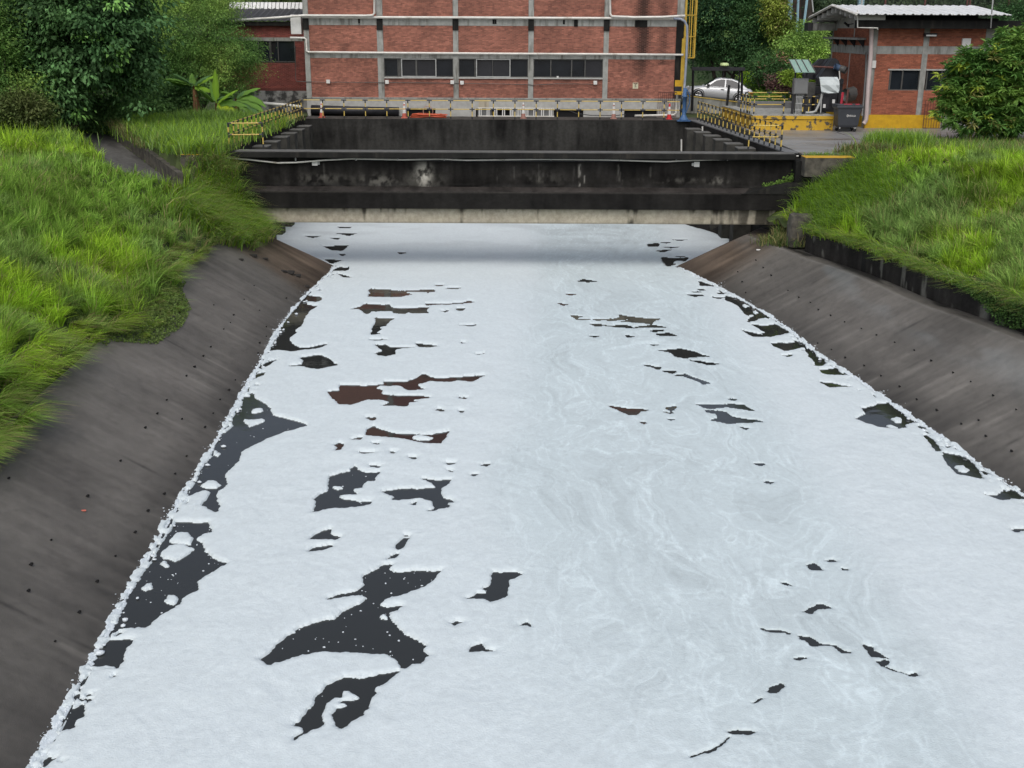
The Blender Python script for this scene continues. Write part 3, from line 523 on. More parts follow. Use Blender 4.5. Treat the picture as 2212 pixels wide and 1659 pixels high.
# ---------------------------------------------------------------- terrain
P0 = np.array([-22.6, 60.5]); P1 = np.array([-15.9, 49.3]); CD = (P1 - P0) / np.linalg.norm(P1 - P0); CN = np.array([-CD[1], CD[0]])   # chute axis
def chute(X, Y):
    a = ((X - P0[0]) * CD[0] + (Y - P0[1]) * CD[1]) / np.linalg.norm(P1 - P0); b = (X - P0[0]) * CN[0] + (Y - P0[1]) * CN[1]
    return a, b, 5.1 - 1.2 * a
def zleft(X, Y):
    d = XL(np.minimum(Y, 51.4)) - X
    w = np.interp(Y, [20, 32, 43, 49.6, 50.6, 52], [6.6, 6.4, 6.4, 6.4, 2.2, 1.2])
    s = np.clip((d - 3.3) / w, 0, 1)
    z = np.where(d < 3.3, d * SL - .12, 1.8 + (5.2 - 1.8) * (1 - (1 - s) ** 1.35))
    z = z + sstep(3.6, 6, d) * .5 * (fbm(X * .25, Y * .25, 3, 100) - .5) * (1 - sstep(50, 54, Y))
    z = z + .35 * sstep(-19.5, -23, X) * sstep(40, 46, Y) * (1 - sstep(50, 53, Y))
    a, b_, cz = chute(X, Y)
    ins = (a > -.05) & (a < 1.02) & (np.abs(b_) < 1.5)
    return np.where(ins, np.minimum(z, cz - .25), z)
def zright(X, Y):
    d = X - XR(np.minimum(Y, 51.4)) - WB(Y) - .1
    w = np.interp(Y, [20, 30, 40, 44, 50], [10, 9.5, 8.5, 7.5, 5])
    s = np.clip(d / w, 0, 1)
    z = 2.3 + (5.15 - 2.3) * (1 - (1 - s) ** 1.3)
    z = z + .45 * sstep(.5, 3, d) * (fbm(X * .22, Y * .22, 3, 101) - .5) * (1 - sstep(50, 52, Y))
    return z
def terrain(name, fn, xs, ysv, mask):
    Xg, Yg = np.meshgrid(xs, ysv); Zg = fn(Xg, Yg); ny, nx = Xg.shape
    ii = (np.arange(ny - 1)[:, None] * nx + np.arange(nx - 1)[None, :]).ravel(); Fq = np.stack([ii, ii + 1, ii + nx + 1, ii + nx], 1)
    cx = Xg.ravel()[Fq].mean(1); cy = Yg.ravel()[Fq].mean(1)
    o = link(name, npmesh(name, np.stack([Xg, Yg, Zg], -1).reshape(-1, 3), Fq[mask(cx, cy)], [M['soil']], smooth=True)); return tag(o, kind='structure')
terrain('grass_bank', zleft, np.arange(-70, -6, .35), np.arange(4, 74, .35), lambda x, y: ((y < 51.3) & (XL(y) - x > 2.9)) | ((y >= 51.3) & (x < -13.1)))
terrain('grass_bank', zright, np.arange(10, 70, .35), np.arange(4, 51.7, .35), lambda x, y: (x - XR(y) > WB(y) + .15))
b = MB(); z = 5.08
b.add([(-400, 73.6, z), (400, 73.6, z), (400, 600, z), (-400, 600, z), (13.3, 51.5, z), (400, 51.5, z), (13.3, 73.6, z),
       (-400, -20, z), (-70, -20, z), (-70, 73.6, z), (70, -20, z), (400, -20, z), (70, 51.5, z)],
      [(0, 1, 2, 3), (4, 5, 1, 6), (7, 8, 9, 0), (10, 11, 5, 12)])
b.build('ground', M['soil'], kind='structure')

# ---------------------------------------------------------------- grass
def blades(name, P, h, w, az, lean, col, rows=3, **kw):
    n = len(P); ts = np.linspace(0, 1, rows); a = np.stack([np.cos(az), np.sin(az), 0 * az], 1); bb = np.stack([-np.sin(az), np.cos(az), 0 * az], 1)
    fz = np.random.RandomState(3).uniform(-1, 1, n)[:, None]; bb = bb * np.cos(fz) + a * np.sin(fz)
    V = np.zeros((n, rows, 2, 3), np.float32); C = np.zeros((n, rows, 2, 3), np.float32)
    for i, t in enumerate(ts):
        c = P + a * (h * lean * t ** 1.8)[:, None] + np.array([0, 0, 1])[None] * (h * (t - .62 * lean * t ** 2.4))[:, None]
        ww = w * (1 - .92 * t ** 1.6)
        V[:, i, 0] = c - bb * ww[:, None] * .5; V[:, i, 1] = c + bb * ww[:, None] * .5
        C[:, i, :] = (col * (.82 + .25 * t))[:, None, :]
    base = (np.arange(n) * rows * 2)[:, None]
    Fc = np.concatenate([np.stack([base[:, 0] + 2 * i, base[:, 0] + 2 * i + 1, base[:, 0] + 2 * i + 3, base[:, 0] + 2 * i + 2], 1) for i in range(rows - 1)])
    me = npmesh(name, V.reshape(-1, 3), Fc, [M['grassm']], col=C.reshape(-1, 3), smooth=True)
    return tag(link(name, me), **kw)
G_BRIGHT = np.array([.37, .58, .045]); G_MID = np.array([.245, .42, .062]); G_DULL = np.array([.26, .40, .12]); G_DRY = np.array([.46, .41, .18]); G_DARK = np.array([.12, .22, .045])
def gcol(X, Y, n, seed, edge=None):
    r = np.random.RandomState(seed); f = fbm(X * .3, Y * .18, 4, seed)[:, None]; g = fbm(X * .55 + 30, Y * .4, 4, seed + 1)[:, None]
    c = G_MID + (G_BRIGHT - G_MID) * sstep(.40, .56, f)
    c = c + (G_DULL - c) * sstep(.5, .66, g) * .8
    dk = fbm(X * .9, Y * .7, 3, seed + 2)[:, None]; c = c * (1 - .35 * sstep(.5, .75, dk))
    c = c * r.uniform(.45, 1.5, (n, 1)); dry = (r.rand(n, 1) < (.05 + .12 * sstep(.55, .7, fbm(X * .4, Y * .4 + 9, 3, seed + 3)[:, None])))
    return np.where(dry, G_DRY * r.uniform(.6, 1.1, (n, 1)), c)
EL = np.array([(4, 3.3), (14, 3.1), (21.6, 2.96), (22.9, 2.8), (24.5, 3.2), (26.6, 3.55), (31, 3.4), (32.5, 2.55), (35, 2.35), (37.1, 2.5), (38.5, 3.1), (42, 3.3), (45.9, 3.1), (47.5, 2.2), (52, 2.6)])
def scatter(side, N, seed, y0, y1, pw):
    r = np.random.RandomState(seed); Y = y0 + (y1 - y0) * r.rand(N) ** pw; lim = .49 * Y + 3.2
    if side < 0:
        d0 = np.interp(Y, EL[:, 0], EL[:, 1]) + .3; xa = XL(Y) - d0; xb = -lim; X = xa + (xb - xa) * r.rand(N); ok = xb < xa
    else:
        xa = XR(Y) + WB(Y) + .22; xb = lim; X = xa + (xb - xa) * r.rand(N); ok = xb > xa
    # tussocks: pull towards cell points
    cs = .55; gx = np.round(X / cs) ; gy = np.round(Y / cs); jx = (np.sin(gx * 127.1 + gy * 311.7) * 43758.5) % 1 - .5; jy = (np.sin(gx * 269.5 + gy * 183.3) * 43758.5) % 1 - .5
    k = .42; X2 = X + k * ((gx + jx * .8) * cs - X); Y2 = Y + k * ((gy + jy * .8) * cs - Y)
    fan = np.arctan2(Y2 - (gy + jy * .8) * cs, X2 - (gx + jx * .8) * cs); rad = np.hypot(Y2 - (gy + jy * .8) * cs, X2 - (gx + jx * .8) * cs)
    return X2[ok], Y2[ok], (gx * 13.1 + gy * 7.7)[ok], (fan[ok], rad[ok]), r
def field(side, name, N, seed, label, parts):
    obs = []
    for (y0, y1, n, pw, rows, w0) in parts:
        X, Y, cid, (fan, rad), r = scatter(side, n, seed + int(y0), y0, y1, pw); n = len(X)
        if side < 0:
            a, b_, cz = chute(X, Y); ok = ~((a > -.02) & (a < 1.05) & (np.abs(b_) < 1.35)) & ~((Y > 50.3) & (X > -13.6)); Z_ = zleft(X, Y); d = XL(np.minimum(Y, 51.4)) - X; Z_ = np.where(d < 3.4, d * SL, Z_)
        else:
            ok = (Y < 50.6) & ~((Y > 50) & (X < 17.5)); Z_ = zright(X, Y); d = X - XR(Y) - WB(Y) - .1
        hv = .5 + .55 * fbm(X * .5, Y * .5, 3, seed + 9)
        ch = (np.sin(cid * 3.7) * 9157.3) % 1; h = hv * r.uniform(.65, 1.3, n) * (.72 + .6 * ch)
        dn = 0 if side < 0 else math.pi
        az = fan + r.randn(n) * .45; lean = np.clip(.18 + 2.1 * rad + .2 * r.randn(n), .08, 1.1); tw = r.rand(n) < .3; az = np.where(tw, dn + .7 * np.sin(cid) + .6 * r.randn(n), az)
        near = (d < np.interp(Y, EL[:, 0], EL[:, 1]) + 1.0) if side < 0 else (d < .6)
        az = np.where(near, dn + .5 * r.randn(n), az); lean = np.where(near, np.clip(lean + .35, 0, 1.15), lean); h = np.where(near, h * .85, h)
        low = (side < 0) & (Y > 31.5) & (Y < 38) & (d < 3.4); h = np.where(low, h * .35, h); h = np.where((side < 0) & (X > -20.5) & (X < -12.4) & (Y > 41), h * .72, h); h = np.where((side > 0) & (Y > 45.5), h * .62, h)
        c = gcol(X, Y, n, seed + 20) * (.84 + .42 * ((np.sin(cid * 1.9) * 4375.8) % 1))[:, None]
        ed = near if side > 0 else near
        c = np.where(ed[:, None] & (r.rand(n, 1) < .22), G_DRY * .75, c)
        w = w0 * r.uniform(.7, 1.3, n)
        obs.append((np.stack([X, Y, Z_ - .03], 1)[ok], h[ok], w[ok], az[ok], lean[ok], c[ok], rows))
    root = None
    for o in obs:
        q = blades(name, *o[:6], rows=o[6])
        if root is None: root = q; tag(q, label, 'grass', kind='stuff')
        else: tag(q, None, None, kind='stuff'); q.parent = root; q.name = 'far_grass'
field(-1, 'grass', 0, 200, 'long bright green grass on the slope left of the canal', [(12, 30, 70000, 1.0, 4, .026), (30, 44, 78000, 1.0, 3, .032), (44, 66, 60000, .9, 3, .042)])
field(1, 'grass', 0, 300, 'long bright green grass on the slope right of the canal', [(24, 38, 45000, 1.0, 4, .03), (38, 51.2, 75000, 1.0, 3, .038)])

# ---------------------------------------------------------------- mouldy concrete faces with their own stains
def stained_face(name, p00, p10, p01, nu, nv, fn, parent, mats=None):
    """flat panel from p00 along u to p10 and along v to p01; colour from fn(u_metres, v_metres)"""
    p00, p10, p01 = Vector(p00), Vector(p10), Vector(p01); U = p10 - p00; Vv = p01 - p00
    u = np.linspace(0, 1, nu); v = np.linspace(0, 1, nv); ug, vg = np.meshgrid(u, v)
    V = np.array(p00)[None, None] + ug[..., None] * np.array(U) + vg[..., None] * np.array(Vv)
    c = fn(ug * U.length, vg * Vv.length); ii = (np.arange(nv - 1)[:, None] * nu + np.arange(nu - 1)[None, :]).ravel()
    Fq = np.stack([ii, ii + 1, ii + nu + 1, ii + nu], 1)
    return link(name, npmesh(name, V.reshape(-1, 3), Fq, [M['conc_mould']], col=np.clip(c, .006, .6).reshape(-1, 3)), parent)
def mould(seed, base=.017, amp=.028, warm=1.06):
    def fn(u, v):
        s = fbm(u * 2.6, v * .45, 5, seed); p = fbm(u * .5, v * .8, 4, seed + 1); q = fbm(u * 6, v * 1.2, 3, seed + 2)
        a = base + amp * (s - .45) + amp * 1.2 * (p - .5) + amp * .5 * (q - .5)
        return np.stack([a * warm, a, a * .93], -1)
    return fn

# ---------------------------------------------------------------- canal bridge
M['finside'] = mat('fin_side_concrete', (.062, .06, .053), (.03, .03, .027), 2, .85, .4, 30, spec=.15)
M['fin'] = mat('fin_top_concrete', (.13, .13, .12), (.085, .085, .078), 3, .85, .4, 30)
M['stone'] = mat('stained_stone', (.105, .095, .075), (.035, .032, .027), 3, .9, .6, 14)
br = empty('canal_bridge', (0, 51, 0), label='dark mould-stained concrete bridge crossing the foam-covered canal', cat='bridge')
def bp(o): o.parent = br; o.matrix_parent_inverse = Matrix.Translation((0, -51, 0)); return o
def bbox(n, m, *a, **k): return bp(box(n, m, *a, **k))
XA, XB = -12.9, 12.55
bbox('coping', M['conc_dark'], XA + .3, XB + .05, 51.15, 52.2, 4.92, 5.17, bevel=.03)
bbox('cap_strip', M['fin'], XA + .5, XB, 51.3, 52.15, 5.17, 5.19)
def f_wall(u, v):
    c = mould(400, .015, .026)(u, v)
    X = u + XA + .3; zz = v + 3.6
    def spot(x0, z0, w, h, amt, col=(1, .97, .86), sd=0, thr=.5):
        n = fbm(X * 5 + sd, zz * 3.5, 4, 410 + sd); return (np.exp(-((X - x0) / w) ** 2 - ((zz - z0) / h) ** 2) * sstep(thr - .12, thr + .15, n) * amt)[..., None] * np.array(col)
    def px(x): return xy(x, 51.6, 370)
    c = c + spot(px(915), 4.1, .32, .5, .5, thr=.42) + spot(px(915), 3.9, .7, .3, .12, sd=1) + spot(px(820), 3.85, .9, .28, .12, sd=2) + spot(px(690), 3.95, 1.5, .22, .07, sd=3)
    c = c + spot(px(1550), 3.95, .45, .14, .2, sd=4) + spot(px(1480), 3.95, 1.6, .12, .07, sd=5) + spot(px(1170), 4.0, .9, .3, .05, sd=6)
    for (x0, w, z0, z1, amt) in ((px(1252), .045, 3.6, 4.7, .5), (px(1262), .03, 3.75, 4.2, .3), (px(1165), .16, 3.75, 4.7, .06), (px(1337), .07, 3.8, 4.7, .09), (px(1345), .03, 3.7, 4.0, .2), (px(1240), .03, 3.8, 4.6, .05), (px(700), .04, 3.9, 4.7, .05), (px(1075), .05, 3.8, 4.5, .04), (px(1110), .03, 3.9, 4.6, .05), (px(1405), .04, 4, 4.6, .05)):
        n = fbm(X * 12, zz * 2, 3, 420); c = c + (np.exp(-((X - x0) / w) ** 2) * sstep(z0, z0 + .15, zz) * (1 - sstep(z1 - .1, z1, zz)) * sstep(.3, .6, n) * amt)[..., None] * np.array((1, .97, .88))
    c = c + ((1 - sstep(0, .25, v)) * .018 * sstep(.35, .6, fbm(X * 1.5, v * 4, 3, 430)))[..., None]
    return c
bbox('parapet_wall', M['conc_dark'], XA + .3, XB, 51.62, 51.95, 3.5, 4.92)
bp(stained_face('parapet_face', (XA + .3, 51.6, 3.6), (XB, 51.6, 3.6), (XA + .3, 51.6, 4.92), 500, 40, f_wall, None))
bbox('pipe_ledge', M['conc_dark'], XA + .3, XB, 51.5, 51.6, 4.83, 4.87)
# slab with its top ledge
bbox('deck_slab', M['conc_dark'], XA, XB, 50.64, 51.95, 2.78, 3.52)
def f_ledge(u, v):
    c = mould(440, .034, .04, 1.12)(u, v); return c
bp(stained_face('ledge_top', (XA, 50.6, 3.535), (XB, 50.6, 3.535), (XA, 51.62, 3.62), 400, 12, f_ledge, None))
def f_fascia(u, v):
    c = mould(450, .013, .014)(u, v); c = c + (sstep(.66, .74, v) * .03)[..., None] * np.array((1.1, 1, .9)); return c
bp(stained_face('fascia', (XA, 50.6, 2.78), (XB, 50.6, 2.78), (XA, 50.6, 3.535), 400, 24, f_fascia, None))
def f_beam(u, v):
    a = .43 + .16 * (fbm(u * 1.2, v * 1.5, 4, 460) - .5) + .06 * (fbm(u * 8, v * 8, 3, 461) - .5)
    X = u + XA; top = v / .66
    drip = sstep(.68 - .12 * (fbm(u * .6, 0 * v, 3, 462) - .5), .90, fbm(u * 3.2, v * .5, 4, 463) + .16 * sstep(.5, 1, top))
    right = sstep(7.2, 11.5, X); drip = np.maximum(drip, right * sstep(.40, .58, fbm(u * 3.0, v * .4, 4, 464) + .1 * (top - .4)))
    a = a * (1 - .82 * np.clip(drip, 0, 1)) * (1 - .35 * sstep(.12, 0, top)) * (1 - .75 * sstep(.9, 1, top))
    w = .5 + .5 * fbm(u * .7, v * 2, 3, 465)
    return np.stack([a * 1.0, a * .91, a * (.66 + .07 * w)], -1)
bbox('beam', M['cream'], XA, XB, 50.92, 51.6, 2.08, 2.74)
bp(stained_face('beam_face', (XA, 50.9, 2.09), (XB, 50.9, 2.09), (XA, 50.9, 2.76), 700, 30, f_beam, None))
bbox('abutment', M['conc_dark'], XB, XB + .7, 50.9, 52.6, .4, 4.9)
bbox('abutment', M['conc_dark'], XA - 1.0, XA, 50.9, 52.6, .4, 4.9)
# flared wing at the right end of the ledge
b = MB(); b.prism([(xy(1602, 50.5, 415), 3.50), (XB + .45, 3.5), (XB + .45, 3.98), (XB - .25, 3.96)], 50.55, 51.58, 'y'); bp(b.build('flared_ledge', M['conc_dark']))
# yellow-topped kerbs at both ends
for (x0, x1, y0, lab) in ((XB + .25, xy(1842, 50.8, 338), 50.3, 'weathered kerb with yellow painted top right of the canal bridge'), (xy(398, 51, 328), xy(446, 51, 328), 50.3, 'short kerb with yellow painted top in the grass left of the bridge')):
    e = empty('kerb', ((x0 + x1) / 2, y0, 0), label=lab, cat='kerb', group='yellow-topped kerbs beside the bridge')
    k = box('kerb_body', M['stone'], x0, x1, y0, y0 + .9, 4.3, 5.12); k.parent = e; k.matrix_parent_inverse = e.matrix_basis.inverted()
    k = box('painted_top', M['yellow'], x0, x1, y0 + .02, y0 + .85, 5.12, 5.135); k.parent = e; k.matrix_parent_inverse = e.matrix_basis.inverted()
# hose clipped along the bridge
hp_ = [(492, 341), (540, 345), (600, 352), (640, 351), (700, 346), (760, 343), (820, 344), (870, 345), (950, 343.5), (1010, 346), (1080, 345), (1160, 344), (1240, 344.5), (1320, 345.5), (1400, 348), (1440, 349), (1500, 346), (1560, 344), (1620, 342), (1700, 339), (1725, 337)]
b = MB(); b.tube([WY(x, y, 51.40) for x, y in hp_], .036, 8); b.build('white_hose', M['white_pipe'], smooth=True, label='thin white hose sagging along the dark bridge parapet', cat='hose')
b = MB(); b.tube([WY(x, y, 51.5) for x, y in [(515, 331), (700, 338), (900, 347), (1020, 348), (1300, 349), (1500, 347), (1700, 343)]], .022, 6); b.build('black_cable', M['black'], smooth=True, label='thin black cable running behind the white hose on the bridge', cat='cable')
for (x, s, lab) in ((680, 1, 'small white bracket plate on the left part of the bridge parapet'), (1505, -1, 'small white bracket plate on the right part of the bridge parapet')):
    p = WY(x, 352 + (3 if s < 0 else 0), 51.56); e = empty('marker_plate', p, label=lab, cat='plate', group='marker plates on the bridge')
    box('plate', M['white'], -.12, .12, -.04, .0, -.11, .11, e); box('small_plate', M['alu'], .17 * s - .05, .17 * s + .05, -.02, .02, -.07, .06, e)
for x in (640, 770, 860, 960, 1090, 1190, 1337, 1460, 1570):
    p = WY(x, 341, 51.58); box('clip', M['alu'], p.x - .02, p.x + .02, 51.36, 51.6, p.z - .1, p.z + .12, label=None).parent = br
for o in list(br.children):
    if o.name.startswith('clip'): o.matrix_parent_inverse = Matrix.Translation((0, -51, 0))

# ---------------------------------------------------------------- basin behind the bridge
bw = empty('basin_wall', (0, 71, 0), label='dark stained concrete wall of the basin below the railing', cat='wall')
def wp(o): o.parent = bw; o.matrix_parent_inverse = Matrix.Translation((0, -71, 0)); return o
BXL = -12.85
def brx(Y): return 10.75 + (71 - Y) / (71 - 52.2) * 1.55
wp(box('walkway', M['conc_dark'], -13.2, 11.6, 71.0, 73.4, -1, 5.12))
wp(stained_face('far_face', (BXL, 70.98, -.2), (11, 70.98, -.2), (BXL, 70.98, 5.13), 360, 110, mould(500, .028, .038, 1.03), None))
wp(stained_face('walkway_top', (BXL, 70.98, 5.13), (11.5, 70.98, 5.13), (BXL, 73.4, 5.13), 200, 30, mould(510, .075, .05, 1.08), None))
wp(box('left_wall', M['conc_dark'], -13.3, BXL, 52.0, 71, -1, 5.1))
b = MB(); b.prism([(brx(52), 52.2), (brx(52) + 1.1, 52.2), (brx(71) + 1.1, 71), (brx(71), 71)], -1, 5.12, 'z'); wp(b.build('right_wall', M['conc_dark']))
b = MB(); b.prism([(brx(52) + .05, 52.2), (brx(52) + .62, 52.2), (brx(71) + .62, 71), (brx(71) + .05, 71)], 5.12, 5.17, 'z'); wp(b.build('edge_strip', M['grey']))
for i, Y in enumerate((68, 65.8, 63.6, 61.4, 59.2, 57.0)):
    wp(box('fin', M['finside'], brx(Y) - .85, brx(Y) + .02, Y - .45, Y + .5, -.5, 4.86)); wp(box('fin_top', M['fin'], brx(Y) - .86, brx(Y), Y - .46, Y + .5, 4.86, 4.9))
for i, Y in enumerate((69.2, 66.8, 64.4, 62.2, 59.6, 57.2, 54.8)):
    wp(box('fin', M['finside'], BXL - .02, BXL + .75, Y - .45, Y + .5, -.5, 4.82)); wp(box('fin_top', M['fin'], BXL, BXL + .76, Y - .46, Y + .5, 4.82, 4.86))
for x, y0, y1, YY in ((1472, 301, 323, 68), (1514, 306, 324, 66), (1517.5, 273, 278, 67)):
    b = MB(); b.tube([WY(x, y1 + 14, YY), WY(x, y0, YY)], .045, 8); wp(b.build('pipe', M['white_pipe']))
# dark sloping apron on the right inside the basin
pts = [(7.9, 66), (8.03, 64.5), (9.61, 62.6), (10.56, 60.4), (11.2, 58.0), (11.6, 56)]
b = MB(); lo = [(x - .6, y + .3, -.4) for x, y in pts]; hi = [(x + 2.6, y + 1.2, 1.7) for x, y in pts]
b.add(lo + hi, [(i, i + 1, i + 7, i + 6) for i in range(5)]); wp(b.build('apron', M['conc_dark']))

# ---------------------------------------------------------------- parapet wall right of the canal
pw = empty('parapet_wall', (14, 40, 0), label='low black-stained concrete wall between the right bank and the grass', cat='wall')
pb = MB(); nb = 0
ys_ = np.arange(6, 47.6, 1.0); prof = []
V = []; 
for Y in ys_:
    X = XR(Y) + float(WB(Y)); t = 2.42 + .018 * (46 - Y)  + .02 * math.sin(Y * 1.3); V += [(X, Y, 1.0), (X, Y, t), (X + .28, Y, t), (X + .28, Y, 1.2)]
fs = []
for i in range(len(ys_) - 1):
    for k in range(3): fs.append((i * 4 + k, i * 4 + k + 1, i * 4 + 5 + k, i * 4 + 4 + k))
fs.append((len(V) - 4, len(V) - 3, len(V) - 2, len(V) - 1))
pb.add(V, fs); o = pb.build('wall_body', M['conc_dark'], pw); o.matrix_parent_inverse = Matrix.Translation((-14, -40, 0))
def wcol(u, v):
    c = mould(540, .026, .034, 1.1)(u, v); s = sstep(.62, .72, fbm(u * 3.5, v * .7, 4, 541)) * sstep(.05, .3, v); return c + (s * .13)[..., None] * np.array((1, .98, .85))
n1, n2 = 420, 14
Yw = np.linspace(6, 47, n1); vv = np.linspace(0, 1, n2); Yg_, vg_ = np.meshgrid(Yw, vv)
Vw = np.stack([XR(Yg_) + WB(Yg_) - .01, Yg_, 1.5 + (.92 + .018 * (46 - Yg_)) * vg_], -1).reshape(-1, 3); cw = wcol(Yg_, vg_ * .82)
ii = (np.arange(n2 - 1)[:, None] * n1 + np.arange(n1 - 1)[None, :]).ravel()
o = link('wall_face', npmesh('wall_face', Vw, np.stack([ii, ii + 1, ii + n1 + 1, ii + n1], 1), [M['conc_mould']], col=np.clip(cw, .006, .5).reshape(-1, 3)), pw); o.matrix_parent_inverse = Matrix.Translation((-14, -40, 0))
# stone pier where the wall meets the bridge
def rock(name, c, s, seed, m, **kw):
    r = np.random.RandomState(seed); bmv = []; 
    import bmesh
    bm = bmesh.new(); bmesh.ops.create_icosphere(bm, subdivisions=3, radius=1)
    for v in bm.verts:
        p = v.co; q = max(abs(p.x), abs(p.y), abs(p.z)); p = p / q * .72 + p * .28
        n = fbm(p.x * 2 + seed, p.y * 2 + p.z * 1.7, 3, 550); v.co = Vector((p.x * s[0], p.y * s[1], p.z * s[2])) * (.9 + .25 * float(n))
    me = bpy.data.meshes.new(name); bm.to_mesh(me); bm.free(); me.materials.append(m)
    return tag(link(name, me, None, c), **kw)
pc = WY(1731, 487, 47.6)
rock('stone_pier', (pc.x, 47.8, 2.35), (.5, .42, .72), 3, M['stone'], label='blocky stained stone pier at the near end of the bridge, right bank', cat='stone pier')

# ---------------------------------------------------------------- side channel left of the grass
cwid = 1.25
def cpt(a, b_, dz=0):
    p = P0 + (P1 - P0) * a + CN * b_; return (p[0], p[1], 5.1 - 1.2 * a + dz)
sb = empty('side_channel', cpt(.5, 0), label='grey concrete drain chute descending behind the left grass hump', cat='chute')
inv = Matrix.Translation(-sb.location)
def cfl(u, v):
    a = .10 + .05 * (fbm(u * .6, v * 2.5, 4, 560) - .5) * 2; return np.stack([a * 1.02, a, a * .97], -1)
b = MB(); b.add([cpt(-.1, -cwid - .2, -.15), cpt(1.08, -cwid - .2, -.15), cpt(1.08, cwid + .2, -.15), cpt(-.1, cwid + .2, -.15)], [(0, 1, 2, 3)])
o = b.build('chute_bed', M['conc_dark'], sb); o.matrix_parent_inverse = inv
o = stained_face('chute_floor', cpt(-.1, -cwid), cpt(1.08, -cwid), cpt(-.1, cwid), 120, 30, cfl, sb); o.matrix_parent_inverse = inv
side_s = 1 if CN[0] > 0 else -1
V = []
for a in (-.05, .3, .65, 1.05):
    for (bb, dz) in ((cwid, -.2), (cwid, .62), (cwid + .25, .62), (cwid + .25, -.2)): V.append(cpt(a, bb * side_s, dz))
fs = [(i * 4 + k, i * 4 + k + 1, i * 4 + 5 + k, i * 4 + 4 + k) for i in range(3) for k in range(3)] + [(0, 1, 2, 3), (12, 13, 14, 15)]
b = MB(); b.add(V, fs); o = b.build('chute_wall', M['stone'], sb); o.matrix_parent_inverse = inv

# ---------------------------------------------------------------- paved yard
pv = MB(); n = 0
yd = empty('yard_paving', (20, 58, 5.1)); tag(yd, 'wet grey concrete yard paving of large square slabs', 'paving', kind='structure')
rr = random.Random(4)
for j in range(5):
    for i in range(7):
        x0 = 12.95 + i * 4.6; y0 = 51.55 + j * 4.4
        b = MB(); b.box(x0 + .02 - 20, x0 + 4.58 - 20, y0 + .02 - 58, y0 + 4.38 - 58, -.02, .06 + rr.uniform(-.006, .006))
        b.build('slab', M['pave'], yd)

# ---------------------------------------------------------------- brick laying
BRL, BRH, JT = .235, .062, .013
def lay(x0, x1, z0, z1, y, tone, seed=0, depth=.03, M3=None):
    """returns list of (x0,x1,z0,z1,tone) of bricks in running bond"""
    out = []; r = random.Random(seed); nrow = max(1, round((z1 - z0) / (BRH + JT))); ph = (z1 - z0) / nrow
    for k in range(nrow):
        za = z0 + k * ph + JT / 2; zb = z0 + (k + 1) * ph - JT / 2; x = x0 - (BRL / 2 if k % 2 else 0)
        while x < x1 - .01:
            a = max(x, x0) ; c = min(x + BRL, x1)
            if c - a > .03: out.append((a, c, za, zb, tone((a + c) / 2, (za + zb) / 2, r)))
            x += BRL + JT
    return out
def brick_panels(parent, panels, y, m, mm, tone, singles, M4=None, inv=None, depth=.035):
    """panels: (x0,x1,z0,z1); bricks from the 'singles' panels become parts until 300 are laid, the rest one joined part"""
    allb = MB(); back = MB(); cnt = 0; full = []
    tones = [.72, .84, .94, 1.04, 1.16, 1.3]; meshes = []
    for t in tones:
        b = MB(); b.box(-BRL / 2, BRL / 2, -depth, 0, 0, BRH, tone=t, noback=True); meshes.append(b.mesh('brick', m))
    for pi, (x0, x1, z0, z1) in enumerate(panels):
        back.box(x0, x1, y - .004, y + .1, z0, z1, 0, M=M4)
        bl = lay(x0 + .005, x1 - .005, z0 + .005, z1 - .005, y, tone, pi)
        for (a, c, za, zb, t) in bl:
            if pi in singles and cnt < 300 and abs(c - a - BRL) < .002:
                k = min(range(6), key=lambda q: abs(tones[q] - t))
                o = link('brick', meshes[k], parent); Mx = Matrix.Translation(((a + c) / 2, y, za)) @ Matrix.Diagonal((1, 1, (zb - za) / BRH, 1))
                o.matrix_basis = (M4 @ Mx) if M4 is not None else Mx
                if inv is not None: o.matrix_parent_inverse = inv
                cnt += 1
            else:
                dd = depth * (.85 + .3 * ((a * 7.13 + za * 3.7) % 1)); allb.box(a, c, y - dd, y, za, zb, 0, M=M4, tone=t, noback=True)
    o = allb.build('bricks', m, parent, kind='stuff'); o2 = back.build('mortar', mm, parent)
    if inv is not None: o.matrix_parent_inverse = inv; o2.matrix_parent_inverse = inv

# ---------------------------------------------------------------- main brick building
FY = 73.5
mb_ = empty('brick_building', (-1.2, FY, 5.1), label='long red brick industrial building with concrete columns and ribbon windows', cat='building')
MI = Matrix.Translation(-mb_.location)
def mp_(o): o.parent = mb_; o.matrix_parent_inverse = MI; return o
TOP = 18.0
cols = [(659, 670), (815.6, 829), (979, 990.5), (1141, 1152.5), (1303, 1314), (1458.5, 1474)]
CX = [(xy(a, FY, 120), xy(b_, FY, 120)) for a, b_ in cols]
XL0, XR0 = CX[0][0], CX[-1][1]
Zp = zy(211.5, FY); Zl0, Zl1 = zy(127, FY), zy(117, FY); Zb0, Zb1 = zy(56, FY), zy(41, FY)
Zs = zy(170, FY)
mp_(box('wall', M['mortar'], XL0, XR0, FY + .14, FY + 9, 5.0, TOP))
for i, (a, c) in enumerate(CX):
    if i < 5: mp_(box('column', M['conc'], a, c, FY - .10, FY + .14, Zp, TOP, bevel=.01))
    else:
        mp_(box('column', M['conc_dark'], a, c, FY - .10, FY + .14, Zp, Zb1, bevel=.01, label='black water-stained corner column')); mp_(box('column', M['conc'], a, c, FY - .10, FY + .14, Zb1, TOP))
